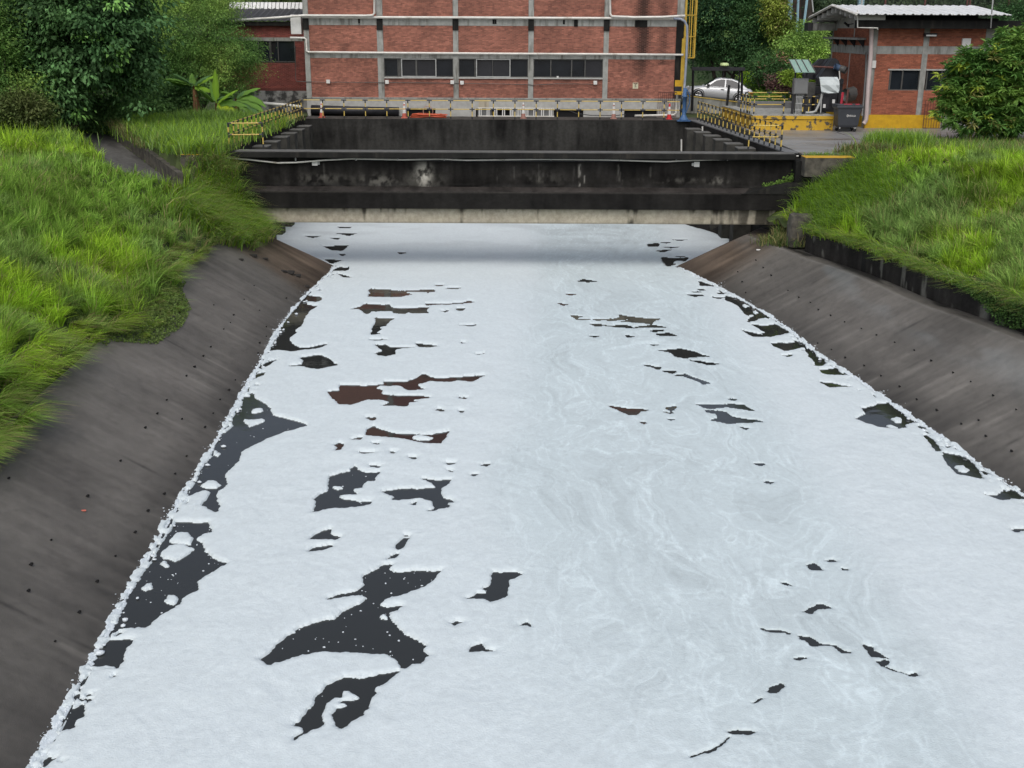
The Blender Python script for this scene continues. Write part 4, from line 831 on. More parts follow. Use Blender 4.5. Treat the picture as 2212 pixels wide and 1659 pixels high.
for i in range(5):
    a, c = CX[i][1], CX[i + 1][0]
    mp_(box('beam', M['conc'], a, c, FY - .06, FY + .14, Zb0, Zb1)); mp_(box('lintel', M['conc'], a, c, FY - .05, FY + .14, Zl0, Zl1))
    for zt in (14.6,): mp_(box('beam', M['conc'], a, c, FY - .06, FY + .14, zt, zt + .45))
for i in range(5):   # black drip marks and corbels under the beam at each column
    c = (CX[i][0] + CX[i][1]) / 2
    mp_(box('bracket', M['conc_dark'], c - .18, c + .18, FY - .16, FY - .1, zy(66, FY), zy(41, FY)))
for x in (776, 1066, 1218, 1244, 1385, 1070.5):
    X = xy(x, FY, 48); w = .06 if x not in (1244, 1385) else (.12 if x == 1244 else .38); mp_(box('drip_stain', M['conc_dark'], X - w, X + w, FY - .075, FY - .058, zy(57 if w > .1 else 52, FY), zy(42, FY)))
panels = []; singles = []
for i in range(5):
    a, c = CX[i][1], CX[i + 1][0]
    panels += [(a, c, Zb1, 12.6), (a, c, Zl1, Zb0), (a, c, Zp, Zs if i in (1, 2, 3) else Zl0)]
    if i == 2: singles += [len(panels) - 2]
def tone_main(x, z, r):
    t = r.uniform(.72, 1.22) * (.78 + .5 * float(vn(x * .9, z * 1.1, 600)))
    st = math.exp(-((x - xy(1388, FY, 100)) / .42) ** 2) * max(0, min(1, (z - 7.0) / 1.5)) + .55 * math.exp(-((x - xy(1432, FY, 100)) / .3) ** 2) * (z > 8.3) + .35 * math.exp(-((x - xy(1228, FY, 100)) / .35) ** 2 - ((z - 9.1) / .4) ** 2) + .5 * math.exp(-((x - xy(745, FY, 100)) / .3) ** 2 - ((z - 9.3) / .25) ** 2)
    st *= .6 + .5 * float(vn(x * 3, z * 1.2, 601)); top = .12 * max(0, 1 - abs(z - Zl0 + .2) / .3)
    return max(.18, t * (1 - min(.8, st)) * (1 - top))
brick_panels(mb_, panels, FY, M['brick'], M['mortar'], tone_main, singles, inv=MI)
mat_bt = M['brick']
for i in range(5):
    mp_(box('upper_panel', M['brick_dark'] if i % 2 else M['brick'], CX[i][1], CX[i + 1][0], FY - .02, FY + .13, 12.6, TOP))
mp_(box('roof_slab', M['conc'], XL0 - .2, XR0 + .2, FY - .25, FY + 9.2, TOP, TOP + .35))
# plinth with dark openings
def opening_wall(x0, x1, z0, z1, ops, y0, y1, name, m):
    b = MB(); xs = sorted(ops); cur = x0
    for (a, c, zt) in xs:
        b.box(cur, a, y0, y1, z0, z1); b.box(a, c, y0, y1, zt, z1); cur = c
    b.box(cur, x1, y0, y1, z0, z1); return b.build(name, m)
def X_(x): return xy(x, FY, 243)
ops = [(X_(690), X_(905 - 30), 5.36), (X_(878), X_(941), 5.62), (X_(1031), X_(1101), 5.62), (X_(1190), X_(1260), 5.62), (X_(1346), X_(1420), 5.62)]
ops = [(X_(672), X_(860), 5.45), (X_(878), X_(941), 5.62), (X_(1028), X_(1101), 5.62), (X_(1196), X_(1260), 5.62), (X_(1348), X_(1419), 5.62)]
mp_(opening_wall(XL0, XR0 - .0, 5.1, Zp, ops, FY - .12, FY + .14, 'plinth', M['conc_light']))
mp_(box('plinth_cap', M['conc'], XL0, XR0, FY - .16, FY + .0, Zp - .08, Zp - .002))
for a, c, zt in ops: mp_(box('opening', M['void'], a, c, FY + .1, FY + .138, 5.1, zt))  # thin black panel behind each opening stands in for its unlit depth
X0 = X_(1115); mp_(box('plaster_patch', M['cream'], xy(1116 - 82, FY, 220) + 0, xy(1056, FY, 220), FY - .135, FY - .121, zy(234, FY), zy(215, FY)))
# windows
def window(xa, xb, za, zb, divs, y, parent_fn, glassm, fr='alu', inner=None):
    f = MB(); t = .05
    f.box(xa, xb, y - .04, y + .03, za, za + t); f.box(xa, xb, y - .04, y + .03, zb - t, zb); f.box(xa, xa + t, y - .04, y + .03, za + t, zb - t); f.box(xb - t, xb, y - .04, y + .03, za + t, zb - t)
    for d, w in divs: f.box(d - w / 2, d + w / 2, y - .045, y + .03, za + t, zb - t)
    wf = f.build('window', M[fr]); parent_fn(wf)
    if inner:
        g = MB(); a_, c_ = inner; t2 = .055
        g.box(a_, c_, y - .09, y - .047, za + .01, za + t2); g.box(a_, c_, y - .09, y - .047, zb - t2, zb - .01); g.box(a_, a_ + t2, y - .09, y - .047, za + t2, zb - t2); g.box(c_ - t2, c_, y - .09, y - .047, za + t2, zb - t2)
        q = g.build('white_sash', M['alu']); q.parent = wf
    xs = [xa + t] + [d for d, w in divs] + [xb - t]
    for i in range(len(xs) - 1):
        g = box('pane', glassm[i % len(glassm)], xs[i], xs[i + 1], y + .035 + .002 * (i % 2), y + .05, za, zb); g.parent = wf
    s = box('sill', M['conc_light'], xa, xb, y - .2, y - .0, za - .09, za - .002); s.parent = wf
    return wf
za, zb = zy(167, FY), zy(127.4, FY)
def xd(v, y=146): return xy(910.5 + .2744 * v, FY, y)
def xe(v, y=146): return xy(364.2 + .2744 * v, FY, y)
for i, (divs, gl) in enumerate((([(xe(1805), .04), (xe(1832), .05), (xe(1950), .1), (xe(2102), .06)], ['glass', 'dframe', 'glass2', 'glass2', 'glass']),
                                ([(xd(420), .04), (xd(432), .04), (xd(560), .03), (xd(697), .05)], ['glass', 'dframe', 'glass2', 'glass2', 'glass']),
                                ([(xd(1018), .06), (xd(1182), .07), (xd(1288), .06)], ['glass', 'glass', 'glass', 'glass2']))):
    window(CX[i + 1][1], CX[i + 2][0], za, zb, divs, FY + .06, mp_, [M[g] for g in gl], 'dframe', ((xe(1832), xe(2108)), (xd(430), xd(700)), None)[i])
p = WY(910.5 + .2744 * 1072, 166, FY - .06); mp_(box('white_cup', M['white'], p.x - .06, p.x + .06, FY - .12, FY - .05, p.z - .05, p.z + .05))
# pipes on the facade
def pipe(name, pts, r, m, parent_fn=None, n=8, Y=FY - .22, **kw):
    b = MB(); b.tube([WY(x, y, Y if len(q) == 2 else q[2]) for q in pts for x, y in [q[:2]]], r, n); o = b.build(name, M[m], smooth=True, **kw)
    if parent_fn: parent_fn(o)
    return o
pipe('facade_pipe', [(652, 36.5), (815, 37.5), (1000, 38), (1200, 39), (1350, 39.5), (1470, 40)], .075, 'white_pipe', label='upper pale pipe running along the facade under the beam', cat='pipe', group='pipes along the brick facade')
pipe('facade_pipe', [(627, 81.5), (657, 82), (661, 85), (662, 110), (667, 112.5), (820, 114), (1100, 116), (1300, 117), (1476, 118.5)], .065, 'white_pipe', label='lower white pipe above the ribbon windows, stepping down at the left column', cat='pipe', group='pipes along the brick facade')
pipe('facade_pipe', [(809, -30), (809, 28), (805, 33), (790, 34), (655, 33.5), (600, 38), (500, 44)], .07, 'white_pipe', Y=FY - .34, label='cream pipe dropping beside the second column and running left over the annex', cat='pipe', group='pipes along the brick facade')
pipe('facade_pipe', [(1317, -30), (1318, 30), (1322, 35.5), (1370, 37.5), (1430, 37), (1480, 34)], .075, 'white_pipe', Y=FY - .34, label='cream pipe dropping at the fifth column and running right to the ladder', cat='pipe', group='pipes along the brick facade')
pipe('down_pipe', [(1455, 40.5), (1470, 41), (1479, 46), (1484, 56), (1484.5, 80), (1483, 120), (1480, 170), (1476, 212)], .075, 'grey_pipe', Y=FY - .9, label='blue-grey pipe bending down at the right corner of the facade', cat='pipe')
# the ladder with its cage on the right side
ld = empty('caged_ladder', (11.2, FY + .2, 5.2), label='yellow caged ladder on the right corner of the brick building', cat='ladder')
LI = Matrix.Translation(-ld.location)
def lp(o): o.parent = ld; o.matrix_parent_inverse = LI; return o
lx = xy(1478, FY, 60) + .05
b = MB()
for yy in (FY - .05, FY + .4): b.box(lx - .05, lx + .07, yy - .03, yy + .03, 6.6, TOP)
lp(b.build('stringer', M['ladder']))
b = MB(); z = 6.8
while z < 13: b.box(lx - .02, lx + .03, FY - .02, FY + .37, z - .015, z + .015); z += .3
lp(b.build('rungs', M['ladder']))
cage = [(lx, FY - .05), (lx + .35, FY - .3), (lx + .62, FY - .1), (lx + .7, FY + .18), (lx + .62, FY + .42), (lx + .35, FY + .6), (lx, FY + .4)]
z0 = zy(125, FY, 1490)
for z in (z0, zy(79, FY, 1490), zy(33, FY, 1490), zy(33, FY, 1490) + 1.35, zy(33, FY, 1490) + 2.7):
    b = MB(); b.tube([(x, y, z) for x, y in cage], .035, 6); lp(b.build('hoop', M['ladder']))
for x, y in cage[1:-1]:
    b = MB(); b.box(x - .03, x + .03, y - .012, y + .012, z0, 14.5); lp(b.build('cage_strap', M['ladder']))
b = MB(); b.box(lx - .16, lx - .04, FY - .12, FY - .05, 6.4, 9.9); lp(b.build('side_rail', M['ladder']))
# hazard stripes on the corner column
cx0, cx1 = xy(1457, FY, 190), xy(1472, FY, 190)
for k, (ya, yb, m) in enumerate(((173, 186.5, 'yellow'), (186.5, 197, 'black'), (197, 204.5, 'yellow'), (204.5, 213, 'black'))):
    mp_(box('stripe', M[m], cx0, cx1, FY - .125, FY - .103, zy(yb, FY, 1465), zy(ya, FY, 1465)))
# warning sign
sx, sz = xy(1372.5, FY, 185), zy(185, FY, 1372)
sg = empty('warning_sign', (sx, FY - .06, sz), label='small cream warning sign with a red symbol screwed to the brick wall', cat='sign')
box('board', mat('sign_board', (.62, .58, .4), (.5, .47, .33), 9, .6), -.17, .17, 0, .015, -.18, .18, sg)
b = MB(); b.add([(-.13, -.003, .10), (.13, -.003, .10), (.13, -.003, .15), (-.13, -.003, .15)], [(0, 1, 2, 3)]); b.build('red_band', M['rust'], sg)
b = MB(); b.tube([(.05, -.01, .07), (-.04, -.01, .07), (-.05, -.01, .02), (.05, -.01, -.02), (.04, -.01, -.07), (-.05, -.01, -.07)], .014, 6); b.build('symbol', M['black'], sg)
# junction boxes and conduit under the windows
pipe('conduit', [(638, 100), (638.5, 168), (641, 176), (700, 177.5), (800, 178), (1000, 180), (1120, 182), (1140, 182), (1150, 184), (1200, 181), (1290, 182)], .022, 'dframe', Y=FY - .14, n=6, label='thin brown conduit running under the ribbon windows', cat='conduit')
for x, y, l in ((709, 176, 'leftmost'), (836, 177, 'second from left'), (977, 177.5, 'third from left'), (998, 178.5, 'fourth from left'), (1286, 178.5, 'rightmost')):
    p = WY(x, y, FY - .17); e = box('junction_box', M['white'], -.11, .11, -.05, .05, -.11, .11, label='white junction box on the conduit, %s of the five' % l, cat='junction box', group='junction boxes under the windows'); e.location = p
b = MB(); b.tube([WY(x, y, FY - .2) for x, y in ((673, 236), (760, 239), (862, 241))], .27, 14); b.build('black_pipe', M['black'], smooth=True, label='fat black pipe lying along the foot of the facade at the left', cat='pipe')
# white slat grille
gx0, gx1 = xy(1032, FY - .2, 243), xy(1007 + 190, FY - .2, 243)
g = empty('slat_grille', ((gx0 + gx1) / 2, FY - .3, 5.15), label='long low grille of paired white vertical slats before the dark openings', cat='grille')
box('rail', M['white_pipe'], gx0 - g.location.x, gx1 - g.location.x, -.03, .03, 0, .06, g); box('rail', M['white_pipe'], gx0 - g.location.x, gx1 - g.location.x, -.03, .03, .5, .55, g)
sm = MB(); sm.box(-.03, .03, -.02, .02, .06, .5); smm = sm.mesh('slat', M['white'])
x = gx0 + .1; k = 0
while x < gx1:
    link('slat', smm, g, (x - g.location.x, 0, 0)); x += (.12 if k % 2 == 0 else .37); k += 1
# grey panels partly behind the slats
for a, c in ((gx0, X_(1062)), (X_(1120), X_(1186))): mp_(box('grey_panel', M['grey'], a, c, FY - .142, FY - .123, 5.14, 5.6))
# rusty grille leaning at the right corner
rg = empty('rusty_grille', (xy(1440, FY - .3, 220), FY - .35, 5.15), label='rusty barred grille leaning on the wall near the right corner', cat='grille')
box('frame', M['rust'], -.55, .6, -.02, .02, 1.05 + .45, 1.1 + .45, rg); box('frame', M['rust'], -.55, .6, -.02, .02, .02, .06, rg)
for k in range(10): box('bar', M['rust'], -.55 + k * .127, -.53 + k * .127, -.015, .015, .05, 1.5, rg)

# ---------------------------------------------------------------- left annex
AY = 77.0
an = empty('brick_annex', (-16, AY, 5.1), label='low dark red brick annex with sheet roof at the left end', cat='building')
AI = Matrix.Translation(-an.location)
def ap(o): o.parent = an; o.matrix_parent_inverse = AI; return o
ax0, ax1 = xy(470, AY, 100), xy(662, AY, 100)
Zab = zy(196, AY, 600); Ze = zy(47, AY, 600)
wx0, wx1 = xy(527, AY, 110), xy(638, AY, 110); wz0, wz1 = zy(133, AY, 600), zy(88, AY, 600)
ap(box('wall', M['mortar'], ax0, ax1, AY + .14, AY + 6, 5, Ze))
ap(box('plinth', mat('patchy_plaster', (.3, .3, .29), (.05, .05, .05), 1.3, .9, .3, 20, lo=.45, hi=.55), ax0, ax1, AY - .08, AY + .14, 5.0, Zab))
def tone_an(x, z, r): return r.uniform(.75, 1.25) * (.85 + .4 * float(vn(x, z * 1.5, 610))) * (.6 if z < Zab + .15 else 1)
Zln = zy(81, AY, 600)
brick_panels(an, [(ax0, ax1, Zab, wz0 - .08), (wx1, ax1, wz0 - .08, Zln - .22), (ax0, wx0, wz0 - .08, Zln - .22), (ax0, ax1, Zln, Ze - .25)], AY, M['brick_dark'], M['mortar'], tone_an, {0}, inv=AI)
ap(box('lintel', M['conc'], ax0, wx1 + .5, AY - .06, AY + .14, Zln - .22, Zln))
ap(box('eave_board', M['conc_dark'], ax0, ax1, AY - .35, AY + .1, Ze - .25, Ze))
wf = MB(); t = .05
for (a, c) in ((wx0, wx1),):
    wf.box(a, c, AY - .03, AY + .05, wz0 - .03, wz0 + .02); wf.box(a, c, AY - .03, AY + .05, wz1 - .04, wz1)
for x in (527, 559, 583, 585.5, 601, 637): X = xy(x, AY, 110); wf.box(X - .025, X + .025, AY - .035, AY + .05, wz0 + .02, wz1 - .04)
wfo = ap(wf.build('window', M['dframe']))
for i, (a, c) in enumerate(((527, 559), (559, 585), (585, 601), (601, 637))):
    g = box('pane', M['glass'], xy(a, AY, 110), xy(c, AY, 110), AY + .06, AY + .07 + .002 * i, wz0, wz1); g.parent = wfo
cu = MB(); cx_ = xy(588, AY, 110); cu.prism([(cx_ - .35, wz1 - .05), (cx_ + .3, wz1 - .05), (cx_ + .15, wz0 + .55), (cx_ - .02, wz0 + .3), (cx_ - .2, wz0 + .7)], AY + .052, AY + .058, 'y'); c_ = cu.build('torn_curtain', M['void']); c_.parent = wfo
# annex roof: dark corrugated sheets below, pale ridge tiles above
Zr = zy(19, AY + 4, 600); rise = Zr - Ze
nr = 14; wdt = (ax1 - ax0) / nr
for k in range(nr):
    b = MB(); x0 = ax0 + k * wdt; pr = []
    for q in range(5):
        xx = x0 + wdt * q / 4; zz = .07 * (1 - abs(q - 2) / 2); pr.append((xx, zz))
    vs = [(x, AY - .45, Ze + .02 + z) for x, z in pr] + [(x, AY + 4, Zr + .02 + z) for x, z in pr]
    b.add(vs, [(i, i + 1, 6 + i, 5 + i) for i in range(4)]); ap(b.build('roof_sheet', M['roofd']))
nr = 22; wdt = (ax1 - ax0) / nr
for k in range(nr):
    b = MB(); x0 = ax0 + k * wdt; b.prism([(AY + 3.7, Zr - .02), (AY + 4.0, Zr + .42), (AY + 4.3, Zr + .42), (AY + 4.3, Zr - .02)], x0 + .02, x0 + wdt - .02, 'x'); ap(b.build('ridge_tile', M['roofw'], bevel=.02))
p = WY(640.5, 52, FY + .3); e = box('wall_box', M['white'], -.32, .32, -.25, .25, -.6, .55, bevel=.02, label='tall pale grey box hung at the corner between annex and main building', cat='box'); e.location = p
pipe('ground_pipe', [(560, 222), (620, 227), (652, 231)], .09, 'white_pipe', Y=72.4, label='cream pipe lying on the grass in front of the annex', cat='pipe')

# ---------------------------------------------------------------- railings
PH = 1.13
def post_mesh(ph=PH):
    b = MB(); r = .031; segs = [(0, .16, 1), (.16, .46, 0), (.46, .70, 1), (.70, .93, 0), (.93, ph, 1)]
    for a, c, m in segs: b.tube([(0, 0, a), (0, 0, c)], r + (.006 if m else 0), 8, m)
    return b.mesh('post', [M['yrail'], M['brail']])
PM = post_mesh()
def railing(pts, label, group='yellow and black railings', ph=PH, every=1, endrails=True, skip=()):
    """pts: list of post foot positions"""
    o = empty('railing', pts[0], label=label, cat='railing', group=group); c0 = Vector(pts[0])
    for i, p in enumerate(pts):
        if i not in skip:
            q = link('post', PM, o, Vector(p) - c0); q.rotation_euler = (random.uniform(-.012, .012), random.uniform(-.015, .015), random.uniform(0, 3)); q.scale = (1, 1, ph / PH)
    for i in range(len(pts) - 1):
        a = Vector(pts[i]) - c0; c = Vector(pts[i + 1]) - c0; d = (c - a)
        for h in (ph - .03, ph * .52):
            b = MB(); up = Vector((0, 0, h)); s = .16 / max(d.length, .3) * 1.0
            b.tube([a + up, a + up + d * s], .034, 7, 1); b.tube([a + up + d * s, a + up + d * (1 - s)], .027, 7, 0); b.tube([a + up + d * (1 - s), a + up + d], .034, 7, 1)
            b.build('rail', [M['yrail'], M['brail']], o)
    return o
def line(a, c, n): a = Vector(a); c = Vector(c); return [a + (c - a) * (i / (n - 1)) for i in range(n)]
G0 = 5.17
random.seed(3)
fx0, fx1 = xy(652, 71.2, 255), xy(1434, 71.2, 255)
fr = [(x, 71.2, 5.13) for x in np.linspace(fx0, fx1, 18)] + [(xy(1472, 71.2, 255), 71.2, 5.13)]
railing(fr, 'long yellow and black railing along the basin edge before the brick facade')
A_ = WZ(496, 319, 5.17); B_ = WZ(563, 321.5, 5.19)
railing(line((A_.x, A_.y, 5.15), (fx0, 71.2, 5.13), 20), 'yellow and black railing running back along the left edge of the basin')
railing([(A_.x, A_.y - .05, 5.17), (B_.x, A_.y - .05, 5.19)], 'short yellow and black railing closing the left end above the bridge')
C_ = WZ(1686, 325, 5.17); D_ = WZ(1620, 326, 5.19)
railing(line((C_.x, C_.y, 5.17), (brx(70.5) + .42, 70.7, 5.17), 20), 'yellow and black railing running back along the right edge of the basin')
railing([(D_.x, C_.y - .05, 5.19), (C_.x, C_.y - .05, 5.19)], 'short yellow and black railing closing the right end above the bridge')
# blue stand at the corner
bs = empty('blue_stand', (xy(1476, 71.1, 262), 71.0, 5.15), label='blue steel pipe stand bolted to the basin corner below the downpipe', cat='pipe stand')
b = MB(); b.lathe([(.30, 0), (.30, .05), (.26, .07), (.14, .30), (.12, .34), (.12, 1.35), (.17, 1.37), (.17, 1.43), (.11, 1.45), (.10, 1.9)], n=14); b.build('column', M['blue'], bs, smooth=True)
box('base_plate', M['blue'], -.42, .5, -.3, .25, -.06, 0, bs); b = MB(); b.tube([(.1, 0, .4), (.32, .05, 1.0), (.3, .05, 1.5), (.12, 0, 1.8)], .035, 8); b.build('brace', M['blue'], bs)
b = MB(); b.tube([WY(1371, 250, 72.6), WY(1440, 249, 72.6), WY(1456, 248, 72.6), WY(1461, 244, 72.6), WY(1463, 205, 72.6)], .07, 10); b.build('elbow_pipe', M['white_pipe'], smooth=True, label='cream elbow pipe at the foot of the striped corner column', cat='pipe')
# cones
def cone(x, y, Y, mname, lab, h=.95):
    p = WY(x, y, Y); p.z = 5.135
    e = empty('traffic_cone', p, label=lab, cat='traffic cone', group='traffic cones behind the railing')
    box('base', M[mname], -.19, .19, -.19, .19, 0, .04, e, bevel=.01)
    b = MB(); prof = [(.145, .04), (.118, .30)]; b.lathe(prof, n=14, m=0); b.lathe([(.118, .30), (.092, .52)], n=14, m=1); b.lathe([(.092, .52), (.083, .60)], n=14, m=0); b.lathe([(.083, .60), (.066, .76)], n=14, m=1); b.lathe([(.066, .76), (.062, .80), (.058, .84)], n=14, m=0)
    b.lathe([(.058, .84), (.05, .90), (.03, .95)], n=14, m=1 if mname != 'cone_red' else 0); b.build('body', [M[mname], M['white']], e)
    return e
cone(695.5, 250, 71.9, 'cone', 'faded orange and white traffic cone at the far left of the railing')
cone(873.5, 251, 71.7, 'cone', 'orange and white traffic cone beside the coiled orange hose')
cone(1130.5, 250, 71.9, 'cone_faded', 'pale washed-out cone in front of the white slat grille')
cone(1325.5, 250, 71.9, 'cone_faded', 'slim dusty cone just left of the rightmost dark opening')
cone(1445.5, 251, 71.8, 'cone_red', 'bright red and white cone by the rusty grille')
# hose coil
hc = WY(930, 251, 72.2); e = empty('hose_coil', (hc.x, 72.2, 5.15), label='flattened coil of orange hose heaped by the wall opening', cat='hose')
rq = random.Random(8)
for k in range(9):
    b = MB(); cx = rq.uniform(-.25, .25); rx = rq.uniform(.55, 1.15); ry = rq.uniform(.28, .5); z = .03 + k * .022
    b.tube([(cx + rx * math.cos(t), ry * math.sin(t) - .05, z + .015 * math.sin(3 * t + k)) for t in np.linspace(0, 2 * math.pi, 22)], .028, 6, cap=False); b.build('loop', M['hose'], e, smooth=True)
b = MB(); b.tube([(-.15 + .30 * math.cos(t), .0, .36 + .33 * math.sin(t)) for t in np.linspace(-2.2, 3.9, 26)], .022, 6); b.build('raised_loop', mat('pale_hose', (.42, .23, .17), None, rough=.5), e, smooth=True)
b = MB(); b.tube([WY(1222, 236, 72.6), WY(1245, 245, 72.3), WY(1275, 249, 72.1), WY(1330, 249.5, 72.1), WY(1352, 247, 72.3)], .025, 6); b.build('loose_cable', M['black'], smooth=True, label='loose dark cable trailing on the walkway near the right opening', cat='cable')

# ---------------------------------------------------------------- ramp, low wall, car, gantry
rp = MB(); xa, xb = 9, 60
rp.add([(10.7, 77.9, 6.0), (17.2, 77.9, 5.35), (17.2, 90, 5.35), (10.7, 90, 6.05), (26, 77.9, 5.2), (26, 90, 5.2)], [(0, 1, 2, 3), (1, 4, 5, 2)])
rp.build('service_road', M['asphalt'], kind='structure')
lw = empty('ramp_wall', (13.5, 77.5, 5.1), label='low grey concrete ramp wall with yellow edge in front of the car', cat='wall')
pa, pb_ = WY(1484, 208, 77.5), WY(1600, 222.5, 77.5)
b = MB(); b.prism([(pa.x, 5.1), (pb_.x + .3, 5.1), (pb_.x + .3, pb_.z - .02), (pa.x, pa.z)], 77.5, 77.8, 'y'); o = b.build('wall_body', M['conc'], lw); o.matrix_parent_inverse = Matrix.Translation(-lw.location)
b = MB(); b.prism([(pa.x, pa.z + .003), (pb_.x + .3, pb_.z - .017), (pb_.x + .3, pb_.z + .04), (pa.x, pa.z + .06)], 77.46, 77.84, 'y'); o = b.build('yellow_edge', M['yrail'], lw); o.matrix_parent_inverse = Matrix.Translation(-lw.location)
def car(loc, rz, pitch):
    e = empty('car', loc, label='silver sedan parked behind the low ramp wall', cat='car'); e.rotation_euler = (0, pitch, rz)
    # x forward negative = front at -x ; length 4.35
    L = 4.35
    sill, low, belt = .25, .30, .88
    def sect(x):   # lower body heights: bottom, belt, half-width
        u = x / L
        top = np.interp(u, [0, .03, .10, .27, .34, .80, .86, .97, 1], [.52, .66, .76, .86, .90, .94, .95, .90, .62])
        bot = np.interp(u, [0, .04, .12, .88, .96, 1], [.32, .22, .2, .2, .26, .40]); hw = np.interp(u, [0, .05, .15, .5, .88, .96, 1], [.55, .74, .82, .85, .82, .74, .6])
        return top, bot, hw
    xs = np.concatenate([np.linspace(0, .2, 5), np.linspace(.35, 4.0, 20), np.linspace(4.12, L, 5)])
    V = []; prof = 9
    for x in xs:
        t, bo, hw = sect(x); ys = [-hw * .86, -hw * .97, -hw, -hw * .985, -hw * .88, 0, hw * .88, hw * .985, hw, hw * .97, hw * .86]; zs = [bo, bo + .12, bo + (t - bo) * .45, bo + (t - bo) * .8, t - .01, t + .03, t - .01, bo + (t - bo) * .8, bo + (t - bo) * .45, bo + .12, bo]
        V += [(x - L / 2, y, z) for y, z in zip(ys, zs)]
    b = MB(); k = 11; n = len(xs)
    fs = [(i * k + j, i * k + (j + 1) % k, (i + 1) * k + (j + 1) % k, (i + 1) * k + j) for i in range(n - 1) for j in range(k)] + [tuple(range(k)), tuple(range((n - 1) * k, n * k))[::-1]]
    b.add(V, fs); b.build('body', M['car'], e, smooth=True)
    # cabin
    st = [(1.12, .88, .76, .0), (1.75, 1.32, .60, 1), (2.15, 1.44, .56, 1), (2.9, 1.44, .56, 1), (3.35, 1.34, .57, 1), (3.95, .95, .68, 0)]
    b = MB(); V = []
    for x, t, hw, f in st:
        V += [(x - L / 2, -.77 if f else -hw, .9), (x - L / 2, -hw, t - .03), (x - L / 2, -hw * .7, t), (x - L / 2, hw * .7, t), (x - L / 2, hw, t - .03), (x - L / 2, .77 if f else hw, .9)]
    b.add(V, [(i * 6 + j, i * 6 + j + 1, i * 6 + 7 + j, i * 6 + 6 + j) for i in range(len(st) - 1) for j in range(5)]); b.build('cabin', M['car'], e, smooth=False, bevel=.02)
    # side glass (two panes per side), windscreen, rear window
    for s in (-1, 1):
        def gp(x, z): # point on the leaning side plane
            f = (z - .9) / .53; return (x - L / 2, s * (.785 - .195 * f), z)
        for pts in ([(1.42, .93), (1.86, 1.27), (2.16, 1.36), (2.42, 1.375), (2.42, .93)], [(2.5, .93), (2.5, 1.375), (2.85, 1.37), (3.2, 1.28), (3.42, 1.12), (3.44, .97), (3.38, .93)]):
            b = MB(); q = [Vector(gp(*p)) for p in pts]; b.add(q + [v - Vector((0, s * .02, 0)) for v in q], [tuple(range(len(q)))] + [tuple(range(len(q), 2 * len(q)))[::-1]]); b.build('side_window', M['carglass'], e)
        for x in (1.95, 3.0): 
            d = box('door_handle', M['black'], x + .25 - L / 2, x + .47 - L / 2, s * .845 - .02, s * .845 + .02, .76, .80, e)
        box('mirror', M['black'], 1.28 - L / 2, 1.46 - L / 2, s * .86 - .09, s * .86 + .09, .9, 1.02, e, bevel=.03)
        b = MB(); b.add([(-L / 2 + .04, s * .62, .58), (-L / 2 + .30, s * .8, .66), (-L / 2 + .24, s * .8, .76), (-L / 2 + .06, s * .62, .70)], [(0, 1, 2, 3)]); b.build('headlight', M['head'], e)
        b = MB(); b.prism([(L / 2 - .42, .84), (L / 2 - .05, .72), (L / 2 - .02, .60), (L / 2 - .2, .62)], s * .70, s * .83, 'y'); b.build('tail_light', M['tail'], e)
        for x in (.82, 3.42):
            w = empty('wheel', (x - L / 2, s * .76, .31)); w.parent = e
            b = MB(); prof = [(.20, -.1), (.29, -.1), (.315, -.06), (.315, .06), (.29, .1), (.20, .1)]
            V = [(r * math.cos(a), yy, r * math.sin(a)) for r, yy in prof for a in np.linspace(0, 2 * math.pi, 24, endpoint=False)]
            b.add(V, [(i * 24 + j, i * 24 + (j + 1) % 24, (i + 1) * 24 + (j + 1) % 24, (i + 1) * 24 + j) for i in range(5) for j in range(24)]); b.build('tyre', M['rubber'], w, smooth=True)
            b = MB(); b.tube([(0, s * .02, 0), (0, s * .07, 0)], .20, 20, 1)
            for a in np.linspace(0, 2 * math.pi, 6, endpoint=False): b.tube([(0, s * .1, 0), (.19 * math.cos(a), s * .095, .19 * math.sin(a))], .032, 6, 0)
            b.tube([(.195 * math.cos(a), s * .095, .195 * math.sin(a)) for a in np.linspace(0, 2 * math.pi, 21)], .022, 6, 0, cap=False); b.build('rim', [M['rim'], M['black']], w)
            b = MB(); b.tube([(x - L / 2 + .37 * math.cos(a), s * .835, .33 + .37 * math.sin(a)) for a in np.linspace(-.1, math.pi + .1, 12)], .022, 6); b.build('wheel_arch', M['black'], e)
    b = MB(); b.add([(1.2 - L / 2, -.66, .93), (1.2 - L / 2, .66, .93), (1.82 - L / 2, .52, 1.345), (1.82 - L / 2, -.52, 1.345)], [(0, 1, 2, 3)]); o = b.build('windscreen', M['carglass'], e); o.location = (-.015, 0, .012)
    b = MB(); b.add([(3.38 - L / 2, -.5, 1.325), (3.38 - L / 2, .5, 1.325), (3.88 - L / 2, .6, .99), (3.88 - L / 2, -.6, .99)], [(0, 1, 2, 3)]); o = b.build('rear_window', M['carglass'], e); o.location = (.012, 0, .012)
    box('underbody_tray', M['black'], -1.9, 1.9, -.7, .7, .16, .3, e).name = 'underbody'  # black tray covering the underside of the car body
    return e
cl, cr = WY(1484, 209, 81.5), WY(1622, 219, 81.5)
car(((cl.x + cr.x) / 2 - .18, 81.0, 5.66), math.radians(-5), math.radians(5.0)).scale = (1.06, 1.06, 1.12)
ga = empty('gantry', (14, 78, 5.2), label='black steel hoist frame standing in front of the silver car', cat='steel frame')
GI = Matrix.Translation(-ga.location)
def gp_(o): o.parent = ga; o.matrix_parent_inverse = GI; return o
gY = 76.5
def bar(name, a, c, w, m, fn, y=gY):
    p, q = WY(*a, y), WY(*c, y); b = MB(); b.tube([p, q], w, 4); return fn(b.build(name, M[m]))
